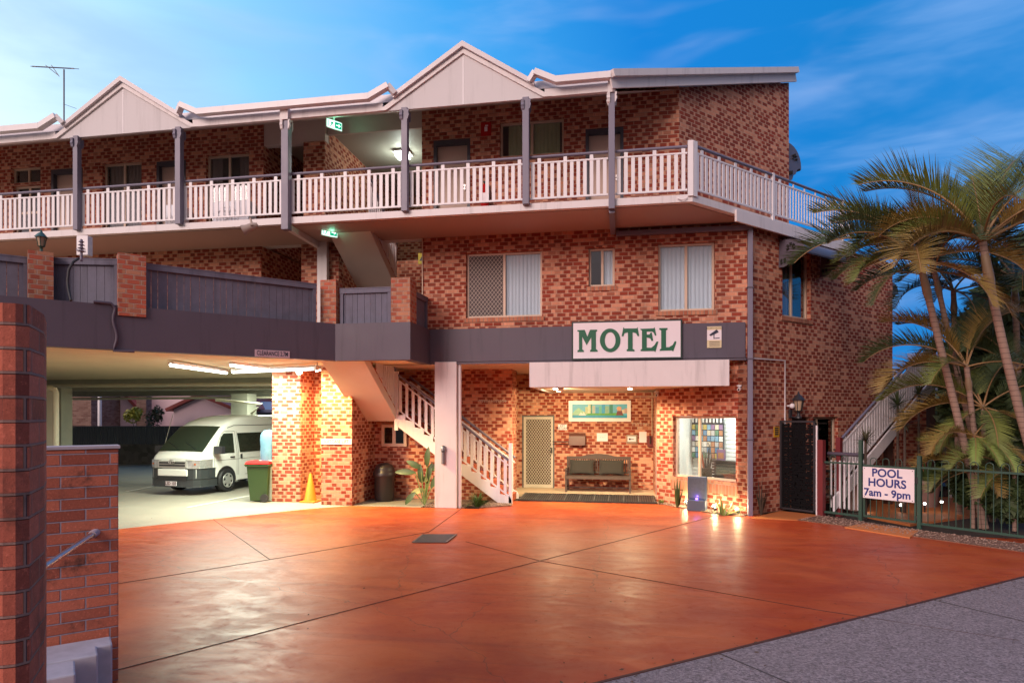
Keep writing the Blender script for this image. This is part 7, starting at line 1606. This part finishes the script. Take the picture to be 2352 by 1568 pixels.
# dracaenas by the side stairs
def draca(px, py, zc, lab, n=60, ln=.5, m=PALMD, seed=1, stems=1):
    c = at(px, py, zc); b_ = at0(px, zc); o = thing('spiky_plant', b_, lab, 'plant', 'spiky dracaenas by the side stairs'); mb = MB(); mb.tube([b_, c], [.035, .025], 8); mb.build('stem', WOODT, o); rnd = random.Random(seed); mb = MB()
    for k in range(n): a = rnd.uniform(0, 2*pi); e_ = rnd.uniform(-.35, 1.4); blade(mb, c, (cos(a)*cos(e_), sin(a)*cos(e_), sin(e_)), ln*rnd.uniform(.7, 1.1), .014, .35)
    mb.build('foliage', m, o)
SPK = mat('spiky_leaf', (.085, .085, .045), .5, var=.3)
draca(1988, 1012, 13.0, 'spiky dracaena head above the left gate post', m=SPK, seed=1, ln=.36); draca(2078, 975, 13.8, 'larger spiky dracaena before the side stairs', m=SPK, seed=2, ln=.55, n=80); draca(2062, 930, 14.6, 'dark spiky dracaena behind the brown post', seed=3); draca(2110, 905, 15.5, 'spiky dracaena against the brown post', m=PALMD, seed=4, ln=.4)
# pale weatherboard house beyond the pool
o = thing('weatherboard_house', at0(2150, 24), 'pale weatherboard house with blue grey roof seen behind the palms', 'house'); A, B = at0(2112, 24), at0(2420, 24); mb = MB()
for k in range(18): mb.bar(A+UPZ*(.1+k*.17), B+UPZ*(.1+k*.17), .03, .155)
mb.build('wall', mat('pale_boards', (.42, .46, .55), .6, var=.05), o); mb = MB(); h_ = 3.15
mb.add([A+UPZ*h_-FW*.5-RT*.4, B+UPZ*h_-FW*.5, B+UPZ*(h_+1.7)+FW*4, A+UPZ*(h_+1.7)+FW*4+RT*2], [(0, 1, 2, 3)]); mb.bar(A+UPZ*h_-FW*.5-RT*.4, B+UPZ*h_-FW*.5, .05, .2); mb.build('roof', BR, o)
# boundary walls that close the view right of the motel
mb = MB(); a, b = at0(2040, 22), at0(2600, 20); mb.bar(a+UPZ*.9, b+UPZ*.9, .1, 1.8); tag(mb.build('boundary_fence', mat('dark_timber_fence', (.05, .04, .035), .8, var=.2)), 'dark boundary fence beyond the pool', 'fence')
mb = MB(); a = K+D45*(sS+.3)+N45*.35; mb.box(a+UPZ*1.5, (.25, 1.0, 3.2), rz=pi/4); mb.build('stair_support', BRICK, sst)

# loose pebbles in the garden beds
def pebbles(polys, n, z, m, seed):
    rnd = random.Random(seed); mb = MB()
    for poly in polys:
        xs_ = [p[0] for p in poly]; ys_ = [p[1] for p in poly]
        def inside(x, y):
            c = False; j = len(poly)-1
            for i in range(len(poly)):
                if (poly[i][1] > y) != (poly[j][1] > y) and x < (poly[j][0]-poly[i][0])*(y-poly[i][1])/(poly[j][1]-poly[i][1])+poly[i][0]: c = not c
                j = i
            return c
        k = 0; tries = 0
        while k < n and tries < n*12:
            tries += 1; x, y = rnd.uniform(min(xs_), max(xs_)), rnd.uniform(min(ys_), max(ys_))
            if not inside(x, y): continue
            k += 1; r = rnd.uniform(.008, .022); R_ = Matrix.Rotation(rnd.uniform(0, 6.28), 3, 'Z') @ Matrix.Rotation(rnd.uniform(-.5, .5), 3, 'X'); c = Vector((x, y, z+r*.4))
            P = [c+R_@Vector((r*1.3, 0, 0)), c+R_@Vector((0, r, 0)), c+R_@Vector((-r*1.3, 0, 0)), c+R_@Vector((0, -r, 0)), c+R_@Vector((0, 0, r*.7)), c+R_@Vector((0, 0, -r*.7))]
            mb.add(P, [(0, 1, 4), (1, 2, 4), (2, 3, 4), (3, 0, 4)])
    return mb.build('gravel', m)
pb = pebbles([gp((1830, 1194), (1885, 1184), (1977, 1198), (2112, 1218), (2420, 1258), (2420, 1290), (2352, 1268), (2100, 1232), (1940, 1208)), [tuple(p[:2]) for p in (g0, g1, g2, g3)]+[(2.60, 14.24), (.80, 16.02)], [(-4.5, 14.22), (-3.55, 14.22), (-3.55, 15.5), (-4.55, 15.5)], [(-3.2, 14.25), (-2.55, 14.75), (-2.7, 15.55), (-3.2, 15.55)]], 1100, .012, gravel_mat('loose_pebbles', (.42, .28, .22), (.14, .08, .06), 30), 5)
tag(pb, 'small loose pebbles covering the garden beds', 'gravel', kind='stuff')

# fallen leaves and grit along the driveway edges
rnd = random.Random(77); mb = MB()
for k in range(260):
    if k < 150: t_ = rnd.random(); p = fp1.lerp(fp0, t_*1.25-.15)+fn*rnd.gauss(0, .10)+UPZ*.012
    elif k < 200: p = gnd(rnd.uniform(1900, 2350), rnd.uniform(1222, 1290), .012)
    else: p = gnd(rnd.uniform(300, 2200), rnd.uniform(1180, 1540), .008)
    a = rnd.uniform(0, 6.28); r = rnd.uniform(.006, .022) if k >= 150 else rnd.uniform(.008, .028); u = Vector((cos(a), sin(a), rnd.uniform(-.1, .3)))*r; v = Vector((-sin(a), cos(a), rnd.uniform(0, .3)))*r*.5
    mb.add([p-u, p-v, p+u, p+v], [(0, 1, 2, 3)])
tag(mb.build('leaf_litter', mat('dry_leaf', (.10, .05, .025), .8, var=.5, vs=9)), 'small dry leaves and grit scattered along the driveway edges', 'leaves', kind='stuff')
for k in (-2.2, 1.2, 4.6, 8.0):
    a = fp1+fd*k; mb = MB(); mb.bar(a+UPZ*.006, a+fn*3.2+UPZ*.006, .012, .004); tag(mb.build('pavement_joint', mat('dark_joint', (.05, .04, .04), .8)), kind='structure')
